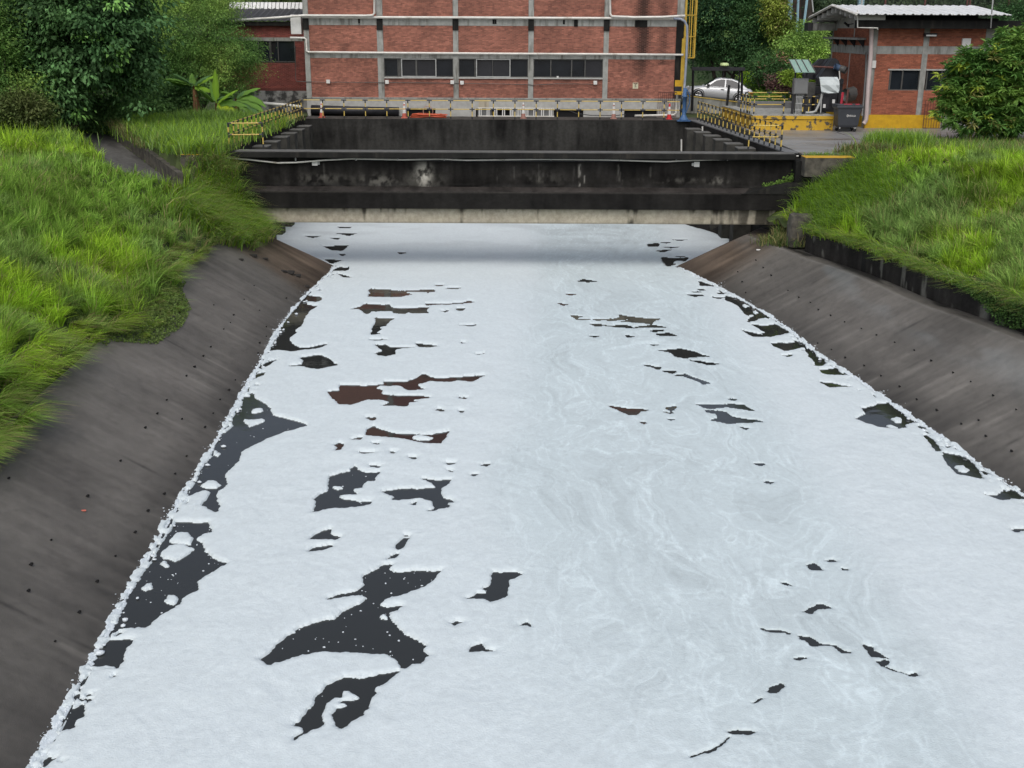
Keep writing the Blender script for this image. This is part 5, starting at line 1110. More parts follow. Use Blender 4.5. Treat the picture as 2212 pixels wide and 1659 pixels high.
bar('post', (1497.5, 148), (1495, 240), .08, 'black', gp_); bar('post', (1603, 148), (1602, 222), .08, 'black', gp_, gY + .1); bar('brace', (1598, 150), (1594, 215), .06, 'black', gp_)
p, q = WY(1494, 148.5, gY), WY(1609, 148.5, gY); gp_(box('beam', M['black'], p.x, q.x, gY - .1, gY + .1, p.z - .11, p.z + .11))
bar('thin_mast', (1497, 125), (1497, 146), .03, 'black', gp_)
p = WY(1565, 141, gY); e = empty('lamp', (p.x, gY, p.z - .04), label='small lime-coloured lamp sitting on top of the black hoist frame', cat='lamp'); b = MB(); b.lathe([(.28, 0), (.3, .05), (.26, .16), (.1, .2)], n=14); b.build('shade', M['vest'], e, smooth=True); box('lamp_foot', M['black'], -.3, .3, -.12, .12, -.15, 0, e)
b = MB(); b.tube([WY(1562, 153, gY), WY(1563, 162, gY), WY(1560.5, 166, gY), WY(1562, 169, gY)], .03, 6); gp_(b.build('hook', M['black']))
b = MB(); b.tube([WY(1575, 184, 76.2), WY(1569, 240, 76.2)], .09, 6); b.build('leaning_post', M['black'], label='black leaning steel post crossing in front of the car door', cat='post')

# ---------------------------------------------------------------- yellow machine plinth with railings
PY0, PY1, PZ = 64.0, 71.5, 5.98
px0, px1 = xy(1625, PY0, 260), xy(1800, PY0, 260)
pl = empty('machine_plinth', (px0, PY0, 5.15), label='chipped yellow concrete plinth carrying the screening machines', cat='plinth')
PI_ = Matrix.Translation(-pl.location)
def pp(o): o.parent = pl; o.matrix_parent_inverse = PI_; return o
M['chip'] = mat('chipped_yellow', (.58, .36, .02), (.5, .3, .02), 3, .6, .3, 30, dirt=(.09, .075, .05), dirt_scale=(2.6, 2.6, 2.6), dlo=.56, dhi=.61)
outl = [(px0, PY0), (px1, PY0), (px1, PY1), (px0 - .35, PY1), (px0 - .15, PY0 + 5)]
b = MB(); b.prism(outl, 5.15, 5.72, 'z'); pp(b.build('lower_course', M['chip']))
b = MB(); b.prism([(x + (.02 if i == 0 else 0), y - .05 if y == PY0 else y) for i, (x, y) in enumerate(outl)], 5.75, 5.93, 'z'); pp(b.build('upper_course', M['chip']))
b = MB(); b.prism(outl, 5.72, 5.75, 'z'); pp(b.build('joint', M['conc_dark']))
b = MB(); b.prism(outl, 5.93, PZ, 'z'); pp(b.build('slab_top', M['conc']))
# channel trough behind
box('trough', M['grey'], xy(1600, 70, 240), xy(1760, 70, 240), 69.6, 71.2, 5.6, 6.3, label='grey concrete trough behind the plinth railings', cat='trough')
railing([WZ(x, y, PZ) for x, y in ((1697 + 12, 246), (1692, 246), (1628, 246.5), (1615, 244))][1:] , 'yellow railing in front on the machine plinth', ph=.98)
P1_ = [WZ(x, y, PZ) for x, y in ((1600, 240), (1607, 242), (1613, 243.5), (1619, 245.5))]
railing([(p.x, p.y, PZ) for p in P1_], 'short yellow railing turning the left corner of the plinth', ph=.98)
railing([(xy(1602, 72, 228), 71.0, PZ), (xy(1660, 71, 228), 71.0, PZ), (xy(1706, 71, 228), 71.0, PZ)], 'yellow railing at the back of the machine plinth', ph=.85)
railing([WZ(x, y, PZ) for x, y in ((1733, 246.5), (1746, 246.5), (1764, 246.5))], 'short yellow railing piece between cabinet and sheeted machine', ph=.98)
# electrical cabinet with little roof
def c_at(x, y, Y): return WY(x, y, Y)
cb = empty('control_cabinet', (xy(1725, 64.8, 246), 64.8, PZ), label='grey control cabinet on posts under a small green sheet roof', cat='cabinet')
s_ = 2450 / 64.0
w_ = .42
zt, zb_ = zy(169, 64.8, 1723) - PZ, zy(203, 64.8, 1723) - PZ
box('case', M['grey'], -w_, w_ * .86, -.22, .22, zb_, zt, cb, bevel=.015)
box('door', mat('cabinet_door', (.175, .18, .18), (.15, .155, .155), 3, .5), -w_ + .05, w_ * .86 - .05, -.245, -.222, zb_ + .05, zt - .05, cb)
for x in (-.38, .32): b = MB(); b.box(x - .05, x + .06, -.05, .05, 0, zb_); b.build('leg', M['black'], cb)
for k in range(6):
    x = -.2 + k * .075; b = MB(); b.tube([(x, -.1, 0), (x, -.1, zb_)], .02, 6); b.build('conduit', M['alu'], cb)
for k in range(3): box('tray_rung', M['alu'], -.25, .2, -.13, -.11, .2 + k * .35, .24 + k * .35, cb)
for x in (-.34, .28): b = MB(); b.box(x - .04, x + .04, -.04, .04, zt, zt + .38); b.build('roof_post', M['black'], cb)
b = MB(); b.prism([(-.8, zt + .32), (.9, zt + .32), (.68, zt + .98), (-.95, zt + .98)], -.35, -.30, 'y')
rfz = MB(); pr = [(-.66, .5, zt + .95), (.42, .5, zt + .95), (.62, -.5, zt + .32), (-.5, -.5, zt + .32)]
rfz.add(pr + [(x, y, z + .03) for x, y, z in pr], [(0, 1, 2, 3), (7, 6, 5, 4), (0, 3, 7, 4), (1, 5, 6, 2), (3, 2, 6, 7), (0, 4, 5, 1)]); rfz.build('sheet_roof', M['green_roof'], cb)
for t in (.0, .33, .66, 1.0):
    b = MB(); b.tube([(-.66 + 1.08 * t, .5, zt + 1.0), (-.5 + 1.12 * t, -.5, zt + .37)], .03, 6); b.build('roof_seam', M['dframe'], cb)
# black screening machine with three rounded hoods
ms = empty('screening_machine', (xy(1765, 67, 230), 67, PZ), label='black screening machine with three rounded hoods behind the pale sheet', cat='machine')
SI = Matrix.Translation(-ms.location)
def sp(o): o.parent = ms; o.matrix_parent_inverse = SI; return o
def hood(x0, x1, yt, yb, Y, dep, name='hood'):
    pts = []; 
    for t in np.linspace(0, 1, 9):
        a = math.pi * (.62 - .62 * t); 
        pts.append((x1 - (x1 - x0) * .28 + (x1 - x0) * .28 * math.cos(a), yt + (yb - yt) * .42 * (1 - math.sin(a))))
    pts += [(x1, yb), (x0, yb), (x0, yb - (yb - yt) * .25)]
    q = [WY(x, y, Y) for x, y in pts]; b = MB(); b.prism([(v.x, v.z) for v in q], Y, Y + dep, 'y'); return sp(b.build(name, M['black']))
M2 = MB()
hood(1737, 1792, 127, 172, 68.6, .5); hood(1762, 1803, 127, 172, 68.0, .5); hood(1768, 1816, 126, 183, 66.6, .7)
b = MB(); b.box(WY(1746, 0, 67).x, WY(1822, 0, 67).x, 66.5, 68.8, PZ, zy(182, 67)); sp(b.build('machine_body', M['black']))
p, q = WY(1739, 143, 66.4), WY(1800, 146, 66.4); b = MB(); b.tube([p, q], .06, 6); sp(b.build('drive_bar', M['rust']))
for x, y, Y in ((1782, 134, 68.55), (1797, 135, 67.95)): b = MB(); v = WY(x, y, Y); b.tube([v, v + Vector((0, -.06, 0))], .07, 10); sp(b.build('bolt', M['alu']))
b = MB(); v = WY(1812, 148, 66.2); b.tube([v + Vector((-.22, .1, .12)), v + Vector((.12, .1, 0))], .17, 12, 0); b.tube([v + Vector((.12, .1, 0)), v + Vector((.4, -.1, -.1))], .2, 12, 1); sp(b.build('motor', [mat('dull_blue', (.05, .09, .16), None, rough=.6), M['dframe']], smooth=True))
b = MB(); b.tube([WY(1813, 153, 66), WY(1814, 170, 66), WY(1808, 178, 66), WY(1804, 172, 66)], .035, 6); sp(b.build('motor_cable', M['white_pipe']))
b = MB(); b.prism([(WY(1816, 0, 66.6).x, zy(158, 66.6)), (WY(1836, 0, 66.6).x, zy(168, 66.6)), (WY(1836, 0, 66.6).x, zy(178, 66.6)), (WY(1816, 0, 66.6).x, zy(180, 66.6))], 66.4, 66.9, 'y'); sp(b.build('chute_arm', M['black']))
b = MB(); b.box(WY(1832, 0, 66.6).x - .1, WY(1832, 0, 66.6).x + .1, 66.5, 66.8, PZ, zy(172, 66.6)); sp(b.build('support', M['black']))
b = MB(); b.box(WY(1748, 0, 67).x, WY(1764, 0, 67).x, 65.7, 66.4, PZ + .1, zy(175, 66)); sp(b.build('side_box', M['dframe']))
for (x0, y0, x1, y1) in ((1741, 196, 1757, 196), (1741, 206, 1760, 206)): sp(box('bracket', M['dframe'], WY(x0, 0, 65.6).x, WY(x1, 0, 65.6).x, 65.4, 65.7, zy(y0, 65.6), zy(y0 - 9, 65.6)))
# pale sheet cover on a frame
sh = empty('sheeted_pump', (xy(1790, 64.9, 240), 64.9, PZ), label='dark pump unit covered with a pale grey sheet hood', cat='pump')
HI = Matrix.Translation(-sh.location)
def hp2(o): o.parent = sh; o.matrix_parent_inverse = HI; return o
rowsv = [[(1769.5, 166.5), (1771, 172), (1772.5, 184), (1774, 197), (1775, 201)], [(1788, 166), (1788, 172), (1788.5, 184), (1789, 196), (1789.5, 201.5)], [(1801, 166.2), (1804, 173), (1804.5, 184), (1804.5, 196), (1804, 201)], [(1809, 166.5), (1813, 176), (1814, 184), (1813, 195), (1811, 200.5)]]
V = []; 
for i, r in enumerate(rowsv):
    for j, (x, y) in enumerate(r): V.append(WY(x, y, 65.3 - .32 * min(j, 1.5) - .08 * ((i + j) % 2)))
b = MB(); b.add(V + [v + Vector((0, .03, 0)) for v in V], [(i * 5 + j, i * 5 + j + 1, i * 5 + 6 + j, i * 5 + 5 + j) for i in range(3) for j in range(4)] + [(20 + i * 5 + j, 20 + i * 5 + j + 1, 20 + i * 5 + 6 + j, 20 + i * 5 + 5 + j) for i in range(3) for j in range(4)]); o = hp2(b.build('sheet_cover', M['sheet']))
hp2(box('pump_body', M['black'], WY(1776, 0, 65.2).x, WY(1808, 0, 65.2).x, 65.0, 65.9, PZ + .25, zy(203, 65.2)))
b = MB(); b.tube([WY(1776, 202, 64.7), WY(1774, 212, 64.7), WY(1769, 226, 64.7), WY(1762, 240, 64.7), WY(1755, 243, 64.7), WY(1740, 243.5, 64.7)], .07, 8); hp2(b.build('bent_pipe', M['alu'], smooth=True))
b = MB(); b.tube([WY(1775, 203, 64.6), WY(1772.5, 244, 64.6)], .03, 6); hp2(b.build('leg', M['alu']))
b = MB(); b.tube([WY(1806, 225, 64.6), WY(1803, 242, 64.6)], .03, 6); hp2(b.build('leg', M['alu']))
for x, y in ((1781, 229), (1801, 219)): v = WY(x, y, 64.9); hp2(box('tag', M['white'], v.x - .07, v.x + .07, 64.92, 64.98, v.z - .1, v.z + .1))
hp2(box('tank', M['dframe'], WY(1742, 0, 65).x, WY(1760, 0, 65).x, 65.1, 66.0, PZ, zy(206, 65)))
b = MB(); b.tube([WY(1826, 205, 64.9), WY(1842, 203, 65.2), WY(1848, 206, 65.2)], [.35, .42, .2], 8); hp2(b.build('sack', M['dframe'], smooth=True))
b = MB(); b.tube([WY(1768, 204, 66), WY(1765, 222, 66), WY(1757, 240, 66)], .18, 8); hp2(b.build('olive_duct', mat('olive', (.12, .11, .02), None, rough=.6), smooth=True))
# red frame beside the bin
rf = empty('red_frame', WY(1817, 270, 63.9), label='narrow red metal post with weight, left of the dark bin', cat='post')
rb = WY(1817, 270, 63.9); b = MB(); b.tube([(-.16, -.1, .3), (-.1, -.1, 1.75)], .07, 6); b.build('red_post', M['red'], rf); b = MB(); b.tube([(.12, -.05, .1), (.2, -.05, 1.9)], .06, 6); b.build('dark_post', M['rust'], rf)
rock('weight', (rb.x + .1, 63.7, 5.3), (.32, .25, .17), 8, M['grey'], label='grey concrete lump at the foot of the red post', cat='concrete weight')
# wheelie bin
bn = empty('waste_bin', (xy(1828, 63.3, 262), 63.3, 5.165), label='large dark grey wheeled waste bin with white lettering', cat='waste bin')
b = MB(); V = []
for z, w, d in ((.2, .48, .34), (.3, .56, .4), (1.02, .64, .5), (1.06, .72, .55), (1.16, .72, .55)): V += [(-w, -d, z), (w, -d, z), (w, d, z), (-w, d, z)]
b.add(V, [(i * 4 + j, i * 4 + (j + 1) % 4, i * 4 + 4 + (j + 1) % 4, i * 4 + 4 + j) for i in range(4) for j in range(4)] + [(0, 3, 2, 1), (16, 17, 18, 19)]); b.build('tub', M['bin'], bn, bevel=.025); bn.scale = (.98, 1.0, 1.2)
b = MB(); b.box(-.70, .70, -.53, .53, 1.165, 1.21); b.build('lid', M['bin'], bn, bevel=.02)
for x0, x1 in ((-.35, .1), (.28, .5)): box('lid_bar', M['red'], x0, x1, -.5, -.44, 1.212, 1.25, bn)
for x in (-.42, .42):
    for y in (-.3, .3):
        w = empty('castor', (x, y, .09)); w.parent = bn; b = MB(); b.tube([(0, -.03, 0), (0, .03, 0)], .09, 12); b.build('wheel', M['rubber'], w); box('fork', M['alu'], -.03, .03, -.045, .045, .05, .12, w)
def text_mesh(s, size, m, parent, loc, name='lettering'):
    cu = bpy.data.curves.new('t', 'FONT'); cu.body = s; cu.size = size; cu.extrude = .004; cu.align_x = 'LEFT'
    o = bpy.data.objects.new('t', cu); COL.objects.link(o); dg = bpy.context.evaluated_depsgraph_get(); me = bpy.data.meshes.new_from_object(o.evaluated_get(dg)); bpy.data.objects.remove(o); me.materials.clear(); me.materials.append(m)
    q = link(name, me, parent, loc); q.rotation_euler = (math.radians(85), 0, 0); return q
text_mesh('VEOLIA', .115, M['white'], bn, (-.02, -.478, .68))
b = MB(); b.tube([(.042 * math.cos(a) - .09, -.485, .72 + .045 * math.sin(a)) for a in np.linspace(.4, 6.6, 16)], .013, 6); b.build('logo', M['white'], bn)

# ---------------------------------------------------------------- right brick building
RY = 65.7
rbx = xy(1876, RY, 200)
rb_ = empty('brick_pump_house', (rbx, RY, 5.1), label='orange brick pump house with white sheet roof and yellow base', cat='building')
RI = Matrix.Translation(-rb_.location)
def rp_(o): o.parent = rb_; o.matrix_parent_inverse = RI; return o
def RX(x, y=150, Y=RY): return xy(1760.4 + .2049 * x, Y, y)
def RZ(y, Y=RY, x=1950): return zy(.2049 * y, Y, x)
x1r = RX(1840); Zy = RZ(1210); Zbm0, Zbm1 = RZ(570), RZ(487); Ztb0, Ztb1 = RZ(300), RZ(215)
DEP = 8.3
rp_(box('wall', M['mortar'], rbx + .1, x1r, RY + .14, RY + DEP, 5.0, Ztb0 + .3))
rp_(box('yellow_base', M['yellow'], RX(575), RX(1380), RY - .09, RY + .14, 5.05, Zy))
rp_(box('brown_base', M['conc'], RX(1380), x1r, RY - .08, RY + .14, 5.05, Zy))
cols_r = [(RX(575), RX(628)), (RX(1110, 150), RX(1168, 150)), (RX(1755), x1r)]
for i, (a, c) in enumerate(cols_r): rp_(box('column', M['conc'], a, c, RY - .06, RY + .14, Zy, Ztb0))
for i in range(2):
    a, c = cols_r[i][1], cols_r[i + 1][0]; rp_(box('beam', M['conc'], a, c, RY - .03, RY + .14, Zbm0, Zbm1))
rp_(box('roof_beam', M['conc_dark'], RX(360), RX(2130), RY - 1.0, RY - .3, Ztb0 - .0, Ztb1))
rp_(box('roof_beam', M['conc_dark'], RX(600), RX(1850), RY - .3, RY + .3, Ztb0 - .0, Ztb1 + .12))
wz1, wz0 = RZ(742), RZ(952)
W1 = (RX(790), RX(1118)); W2 = (RX(1190), RX(1560))
def tone_r(x, z, r): return r.uniform(.75, 1.25) * (.85 + .3 * float(vn(x * .8, z, 620)))
c0, c1, c2 = cols_r
pan = [(c0[1], W1[0], Zy, Zbm0), (W1[0], c1[0], Zy, wz0), (W1[0], c1[0], wz1 + .08, Zbm0), (c1[1], c2[0], Zy, wz0), (c1[1], c2[0], wz1 + .08, Zbm0), (W2[1], c2[0], wz0, wz1 + .08), (c0[1], c1[0], Zbm1, Ztb0), (c1[1], c2[0], Zbm1, Ztb0)]
brick_panels(rb_, pan, RY, M['brick_orange'], M['mortar'], tone_r, {0, 1}, inv=RI)
for (a, c), dv in ((W1, (.045, .44)), (W2, (.42,))):
    c = min(c, c1[0] if a == W1[0] else c)
    wf = rp_(box('window', M['dframe'], a, c, RY + .0, RY + .05, wz0, wz0 + .05))
    xs = [a] + [a + (c - a) * d for d in dv] + [c]
    for i in range(len(xs) - 1):
        g = box('pane', M['alu'] if (i == 0 and len(dv) == 2) else M['glass'], xs[i] + .03, xs[i + 1] - .03, RY + .05, RY + .07, wz0, wz1); g.parent = wf
    for x in xs: g = box('mullion', M['dframe'], x - .035, x + .035, RY + .0, RY + .09, wz0 + .052, wz1); g.parent = wf
    g = box('head_sill', M['conc_light'], a - .12, c, RY - .08, RY + .06, wz1 + .002, wz1 + .08); g.parent = wf
# gable side (left face)
sy0, sy1 = RY, RY + DEP
def side_box(name, m, ya, yb, za, zb, dx0=-.05, dx1=.1): return rp_(box(name, m, rbx + dx0, rbx + dx1, ya, yb, za, zb))
MS = Matrix.Translation((rbx, 0, 0)) @ Matrix.Rotation(-math.pi / 2, 4, 'Z')   # x' -> -y
# panel coords: local x = -Y world
def sidepan(ya, yb, za, zb): return (-yb, -ya, za, zb)
brick_panels_side = [sidepan(sy0 + .75, sy0 + 4.1, 5.9, Zbm0 - .05), sidepan(sy0 + 4.25, sy1 - .2, 5.9, Zbm0 - .05), sidepan(sy0 + .6, sy0 + 3.6, Zbm1, Ztb0), sidepan(sy0 + 3.75, sy1 - .2, Zbm1, Ztb0)]
sb_ = MB(); bk = MB()
for pi, (xa, xb_, za, zb) in enumerate(brick_panels_side):
    bk.box(rbx + .0, rbx + .1, -xb_, -xa, za, zb)
    for (a, c, z0_, z1_, t) in lay(xa + .005, xb_ - .005, za, zb, 0, tone_r, 40 + pi): sb_.box(rbx - .035, rbx, -c, -a, z0_, z1_, tone=t)
rp_(sb_.build('side_bricks', M['brick_orange'], kind='stuff')); rp_(bk.build('side_mortar', M['mortar']))
side_box('column', M['conc'], sy0 + .0, sy0 + .58, 5.1, Ztb0); side_box('column', M['conc_light'], sy0 + 4.12, sy0 + 4.23, 5.9, Zbm0 - .05, -.05); side_box('column', M['conc_light'], sy0 + 3.62, sy0 + 3.73, Zbm1, Ztb0); side_box('column', M['conc'], sy1 - .18, sy1, 5.1, Ztb0 + .8)
side_box('beam', M['conc'], sy0 + .6, sy1, Zbm0 - .05, Zbm1, -.07); side_box('side_plinth', M['yellow'], sy0 + .6, sy1, 5.1, 5.9, -.06)
# shelf on brackets
zsh = zy(83.5, RY + 3, 1830); rp_(box('shelf', M['conc'], rbx - .5, rbx - .05, sy0 + 1.2, sy1 + .6, zsh - .05, zsh + .06))
for k in range(4):
    y = sy0 + 1.5 + k * 1.75; b = MB(); b.add([(rbx - .45, y, zsh - .05), (rbx - .05, y, zsh - .05), (rbx - .05, y, zsh - .5), (rbx - .45, y + .06, zsh - .05), (rbx - .05, y + .06, zsh - .05), (rbx - .05, y + .06, zsh - .5)], [(0, 1, 2), (5, 4, 3), (0, 3, 4, 1), (1, 4, 5, 2), (2, 5, 3, 0)]); rp_(b.build('shelf_bracket', M['black']))
# gable wall and roof
EY0, RGY, EY1 = RY - 1.6, RY + 3.4, RY + 8.6
Zea, Zrd = zy(31, EY0, 1990), zy(12.3, RGY, 1960); Zeb = zy(38.5, EY1, 1757)
gx_l, gx_r = xy(1850, EY0, 31), xy(2186, EY0, 31)
b = MB(); b.prism([(sy0, Ztb0), (sy1, Ztb0), (sy1, Zeb - .1), (RGY, Zrd - .28), (sy0, Zea + .15)], rbx - .02, rbx + .12, 'x'); rp_(b.build('gable_wall', M['white'] if False else M['conc_light']))
nr = 17; wd = (gx_r - gx_l) / nr
for k in range(nr):
    x0 = gx_l + k * wd
    for (ya, za_, yb, zb2) in ((EY0, Zea, RGY, Zrd), (EY1, Zeb, RGY, Zrd)):
        b = MB(); q = [(0, .0), (.06, .05), (.14, .05), (.2, .0), (wd * .55, .0), (wd * .62, .03), (wd * .7, 0), (wd - .004, 0)]
        vs = [(x0 + a, ya, za_ + c) for a, c in q] + [(x0 + a, yb, zb2 + c) for a, c in q] + [(x0 + a, ya, za_ + c - .03) for a, c in q]
        n = len(q); b.add(vs, [(i, i + 1, n + 1 + i, n + i) for i in range(n - 1)] + [(2 * n + i, 2 * n + i + 1, i + 1, i) for i in range(n - 1)]); rp_(b.build('roof_sheet', M['roofw']))
b = MB(); b.add([(gx_l, EY0, Zea - .05), (gx_r, EY0, Zea - .05), (gx_r, RGY, Zrd - .05), (gx_l, RGY, Zrd - .05), (gx_l, EY1, Zeb - .05), (gx_r, EY1, Zeb - .05)], [(0, 3, 2, 1), (3, 4, 5, 2)]); rp_(b.build('roof_underside', M['roofd']))
for (ya, za_, yb, zb2) in ((EY0, Zea, RGY, Zrd), (EY1, Zeb, RGY, Zrd)):
    b = MB(); b.tube([(gx_l, ya, za_), (gx_l, yb, zb2)], .08, 4); rp_(b.build('verge', M['white_pipe']))
for k in range(5):   # purlins showing under the verge
    for (ya, za_, yb, zb2) in ((EY0, Zea, RGY, Zrd), (EY1, Zeb, RGY, Zrd)):
        t = .12 + k * .2; y = ya + (yb - ya) * t; z = za_ + (zb2 - za_) * t; rp_(box('purlin', M['conc_light'], gx_l + .1, rbx + .2, y - .09, y + .09, z - .36, z - .08))
b = MB(); b.box(gx_l + .9, gx_r - 1.4, RY - .6, RY - .3, Ztb1 + .002, Zea - .02); rp_(b.build('eave_shade_block', M['void']))  # solid near-black block, painted to stand for shade under the eave
v0, v1 = WY(1758, 0, RY + 7.6), WY(1806, 0, RY + 7.6); rp_(box('rear_beam', M['conc'], v0.x, rbx, RY + 7.4, RY + 8.2, zy(66, RY + 7.6, 1780), zy(50, RY + 7.6, 1780)))
rp_(box('rear_beam_end', M['black'], v0.x - .3, v0.x, RY + 7.3, RY + 8.25, zy(67, RY + 7.6, 1780), zy(49, RY + 7.6, 1780)))
# rain pipes, lamp, boxes
b = MB(); b.tube([WY(x, y, RY - .3) for x, y in [(1883, 62), (1881, 120), (1875, 190), (1872, 245), (1871, 258), (1869, 263), (1865.5, 267)]], .115, 10); b.build('down_pipe', M['pink_pipe'], smooth=True, label='pinkish white rain pipe down the corner of the pump house', cat='pipe')
b = MB(); b.tube([WY(x, y, RY - .25) for x, y in [(1871.5, 113), (1870, 160), (1866, 210), (1862, 250)]], .05, 6); b.build('grey_conduit', M['grey'], smooth=True, label='thin grey conduit beside the pinkish rain pipe', cat='conduit')
b = MB(); b.tube([WY(1852.5, 22, RY - 1.1), WY(1852.5, 59.5, RY - 1.1), WY(1880, 60, RY - 1.1), WY(1896, 60.5, RY - 1.1), WY(1896, 64, RY - 1.1)], .035, 6); b.build('gutter_pipe', M['white_pipe'], label='thin pale drain pipe at the left end of the dark roof beam', cat='pipe')
b = MB(); b.tube([WY(2148, -30, RY - 1.7), WY(2143, 20, RY - 1.7), WY(2140, 60, RY - 1.1)], .035, 6); b.build('thin_mast', M['alu'], label='thin pale mast rising at the right end of the pump house roof', cat='mast')
b = MB(); b.tube([WY(1752, -20, 76), WY(1757, 26, 76)], .04, 6); b.build('thin_mast', M['alu'], label='thin pale mast left of the pump house gable', cat='mast')
p = WY(2008.5, 75, RY - .2); e = empty('wall_lamp', p, label='flat floodlight under the beam over the middle column', cat='lamp'); box('housing', M['black'], -.33, .33, -.25, .1, -.1, .08, e, bevel=.02); box('lens', M['white'], -.28, .28, -.27, -.251, -.08, .0, e); box('arm', M['black'], -.05, .05, .1, .2, -.05, .05, e)
for (x, y, s, l) in ((2087, 93, .25, 'white square box high on the right part of the pump house'), (1884.5, 139, .2, 'white switch box on the pump house corner beside the rain pipe')):
    p = WY(x, y, RY - .08); e = box('wall_box', M['white'], -s * .95, s * .95, -.06, .06, -s, s, bevel=.015, label=l, cat='box'); e.location = p
p = WY(1803, 90 - 36, RY + 5); 
e = empty('security_camera', WY(1803, 53, RY + 4.0), label='dark bracketed camera on the pale gable wall', cat='camera'); e.location.x = rbx - .35; b = MB(); b.tube([(.3, 0, .05), (-.1, 0, 0)], .03, 6); b.build('arm', M['black'], e); b = MB(); b.tube([(-.25, -.05, .12), (.05, .0, -.1)], .07, 8); b.build('camera_body', M['black'], e)
# barred gate at the base right
g0, g1 = RX(1182), RX(1378); gt = empty('barred_gate', ((g0 + g1) / 2, RY - .35, 5.15), label='thin rusty barred gate leaning before the yellow base', cat='gate'); w = (g1 - g0) / 2
b = MB(); b.tube([(-w, 0, .05), (-w, 0, 1.55), (w, 0, 1.55), (w, 0, .05), (-w, 0, .05)], .022, 6); b.build('frame', M['rust'], gt)
for k in range(1, 7): b = MB(); b.tube([(-w + 2 * w * k / 7, 0, .05), (-w + 2 * w * k / 7, 0, 1.55)], .014, 5); b.build('bar', M['rust'], gt)
b = MB(); b.tube([(-w, 0, .55), (w, 0, .55)], .016, 5); b.build('bar', M['rust'], gt)
# net fence and posts behind the roof
nf = empty('net_fence', (26, 80, 5), label='tall dark net fence with thin posts behind the pump house roof', cat='fence'); NI = Matrix.Translation(-nf.location)
for x in (1862, 1913, 1999, 2090, 2096, 2180): v = WY(x, 0, 80); o = box('post', M['rust'] if x != 1862 else M['alu'], v.x - .05, v.x + .05, 79.95, 80.05, 5, 15.5, nf); o.matrix_parent_inverse = NI
va, vb = WY(1850, 0, 80).x, WY(2200, 0, 80).x
b = MB()
for k in range(90): x = va + (vb - va) * k / 89; b.box(x - .008, x + .008, 79.99, 80.0, 5, 15)
for k in range(60): z = 5.2 + k * .165; b.box(va, vb, 80.002, 80.012, z - .008, z + .008)
o = b.build('netting', M['black'], nf, kind='stuff'); o.matrix_parent_inverse = NI
for x, w in ((1707, .17), (1860, .2)):
    v = WY(x, 0, 92); b = MB(); b.box(-w, w, -w, w, 0, 19); o = b.build('light_blue_post', M['light_blue'], label='tall light blue post among the trees, %s' % ('left one behind the dark tree' if x < 1800 else 'right one above the pump house roof'), cat='post', group='light blue posts'); o.location = (v.x, 92, 5)
for x, w in ((1728, .1), (1738, .1)):
    v = WY(x, 0, 93); b = MB(); b.tube([(0, 0, 4), (.4 if x > 1730 else -.3, 0, 12)], w, 6); o = b.build('light_blue_strut', M['light_blue'], label='thin light blue strut %s, near the tall dark trunk' % ('leaning right' if x > 1730 else 'leaning left'), cat='strut', group='light blue struts'); o.location = (v.x, 93, 5)

# ---------------------------------------------------------------- trees and plants
def unit(v): return v / (np.linalg.norm(v, axis=1, keepdims=True) + 1e-9)
def leafmesh(name, C, ax, nr, L, Wd, col, mats=None):
    """C centres, ax long axis, nr normal; four-vertex folded leaves"""
    n = len(C); sd = unit(np.cross(ax, nr)); nr = unit(np.cross(sd, ax)); L = L[:, None]; Wd = Wd[:, None]
    V = np.stack([C - ax * L * .5, C + sd * Wd * .5 + nr * Wd * .12, C + ax * L * .5 - nr * L * .12, C - sd * Wd * .5 + nr * Wd * .12], 1).reshape(-1, 3)
    Fc = (np.arange(n)[:, None] * 4 + np.arange(4)[None, :])
    return npmesh(name, V, Fc, mats or [M['leaf']], col=np.repeat(col, 4, 0))
def crown_leaves(name, ells, ncl, per, csize, L, Wd, c1, c2, seed, parent=None, c3=None, c3p=.0, shell=.55, droop=.3, tonevar=.35, topc=None):
    r = np.random.RandomState(seed); vol = np.array([e[3] * e[4] * e[5] for e in ells]) ** .8; pk = r.choice(len(ells), ncl, p=vol / vol.sum()); E_ = np.array(ells)[pk]
    d = unit(r.randn(ncl, 3)); rad = shell + (1 - shell) * r.rand(ncl, 1) ** .6; rad = rad * (1 + .16 * r.randn(ncl, 1))
    cc = E_[:, :3] + d * rad * E_[:, 3:6]
    ct = 1 + tonevar * r.uniform(-1, 1, (ncl, 1)); big = fbm(cc[:, 0] * .5 + cc[:, 1] * .3, cc[:, 2] * .5, 3, seed)[:, None]
    mixf = np.clip((big - .35) * 2.2 + r.randn(ncl, 1) * .18, 0, 1); base = (np.array(c1) * (1 - mixf) + np.array(c2) * mixf) * ct
    if c3 is not None: base = np.where(r.rand(ncl, 1) < c3p, np.array(c3), base)
    n = ncl * per; k = np.repeat(np.arange(ncl), per); off = r.randn(n, 3) * csize * np.array([1, 1, .55]) * .55
    C = cc[k] + off; out = unit(off + d[k] * csize * .5 + r.randn(n, 3) * .25 * csize); ax = unit(out + np.array([0, 0, -droop]) + r.randn(n, 3) * .3)
    nr = unit(np.array([0, 0, 1.0]) + .55 * r.randn(n, 3) + out * .3)
    col = base[k] * r.uniform(.75, 1.25, (n, 1))
    me = leafmesh(name, C, ax, nr, L * r.uniform(.6, 1.25, n), Wd * r.uniform(.6, 1.25, n), col)
    o = link(name, me, parent)
    return o, cc
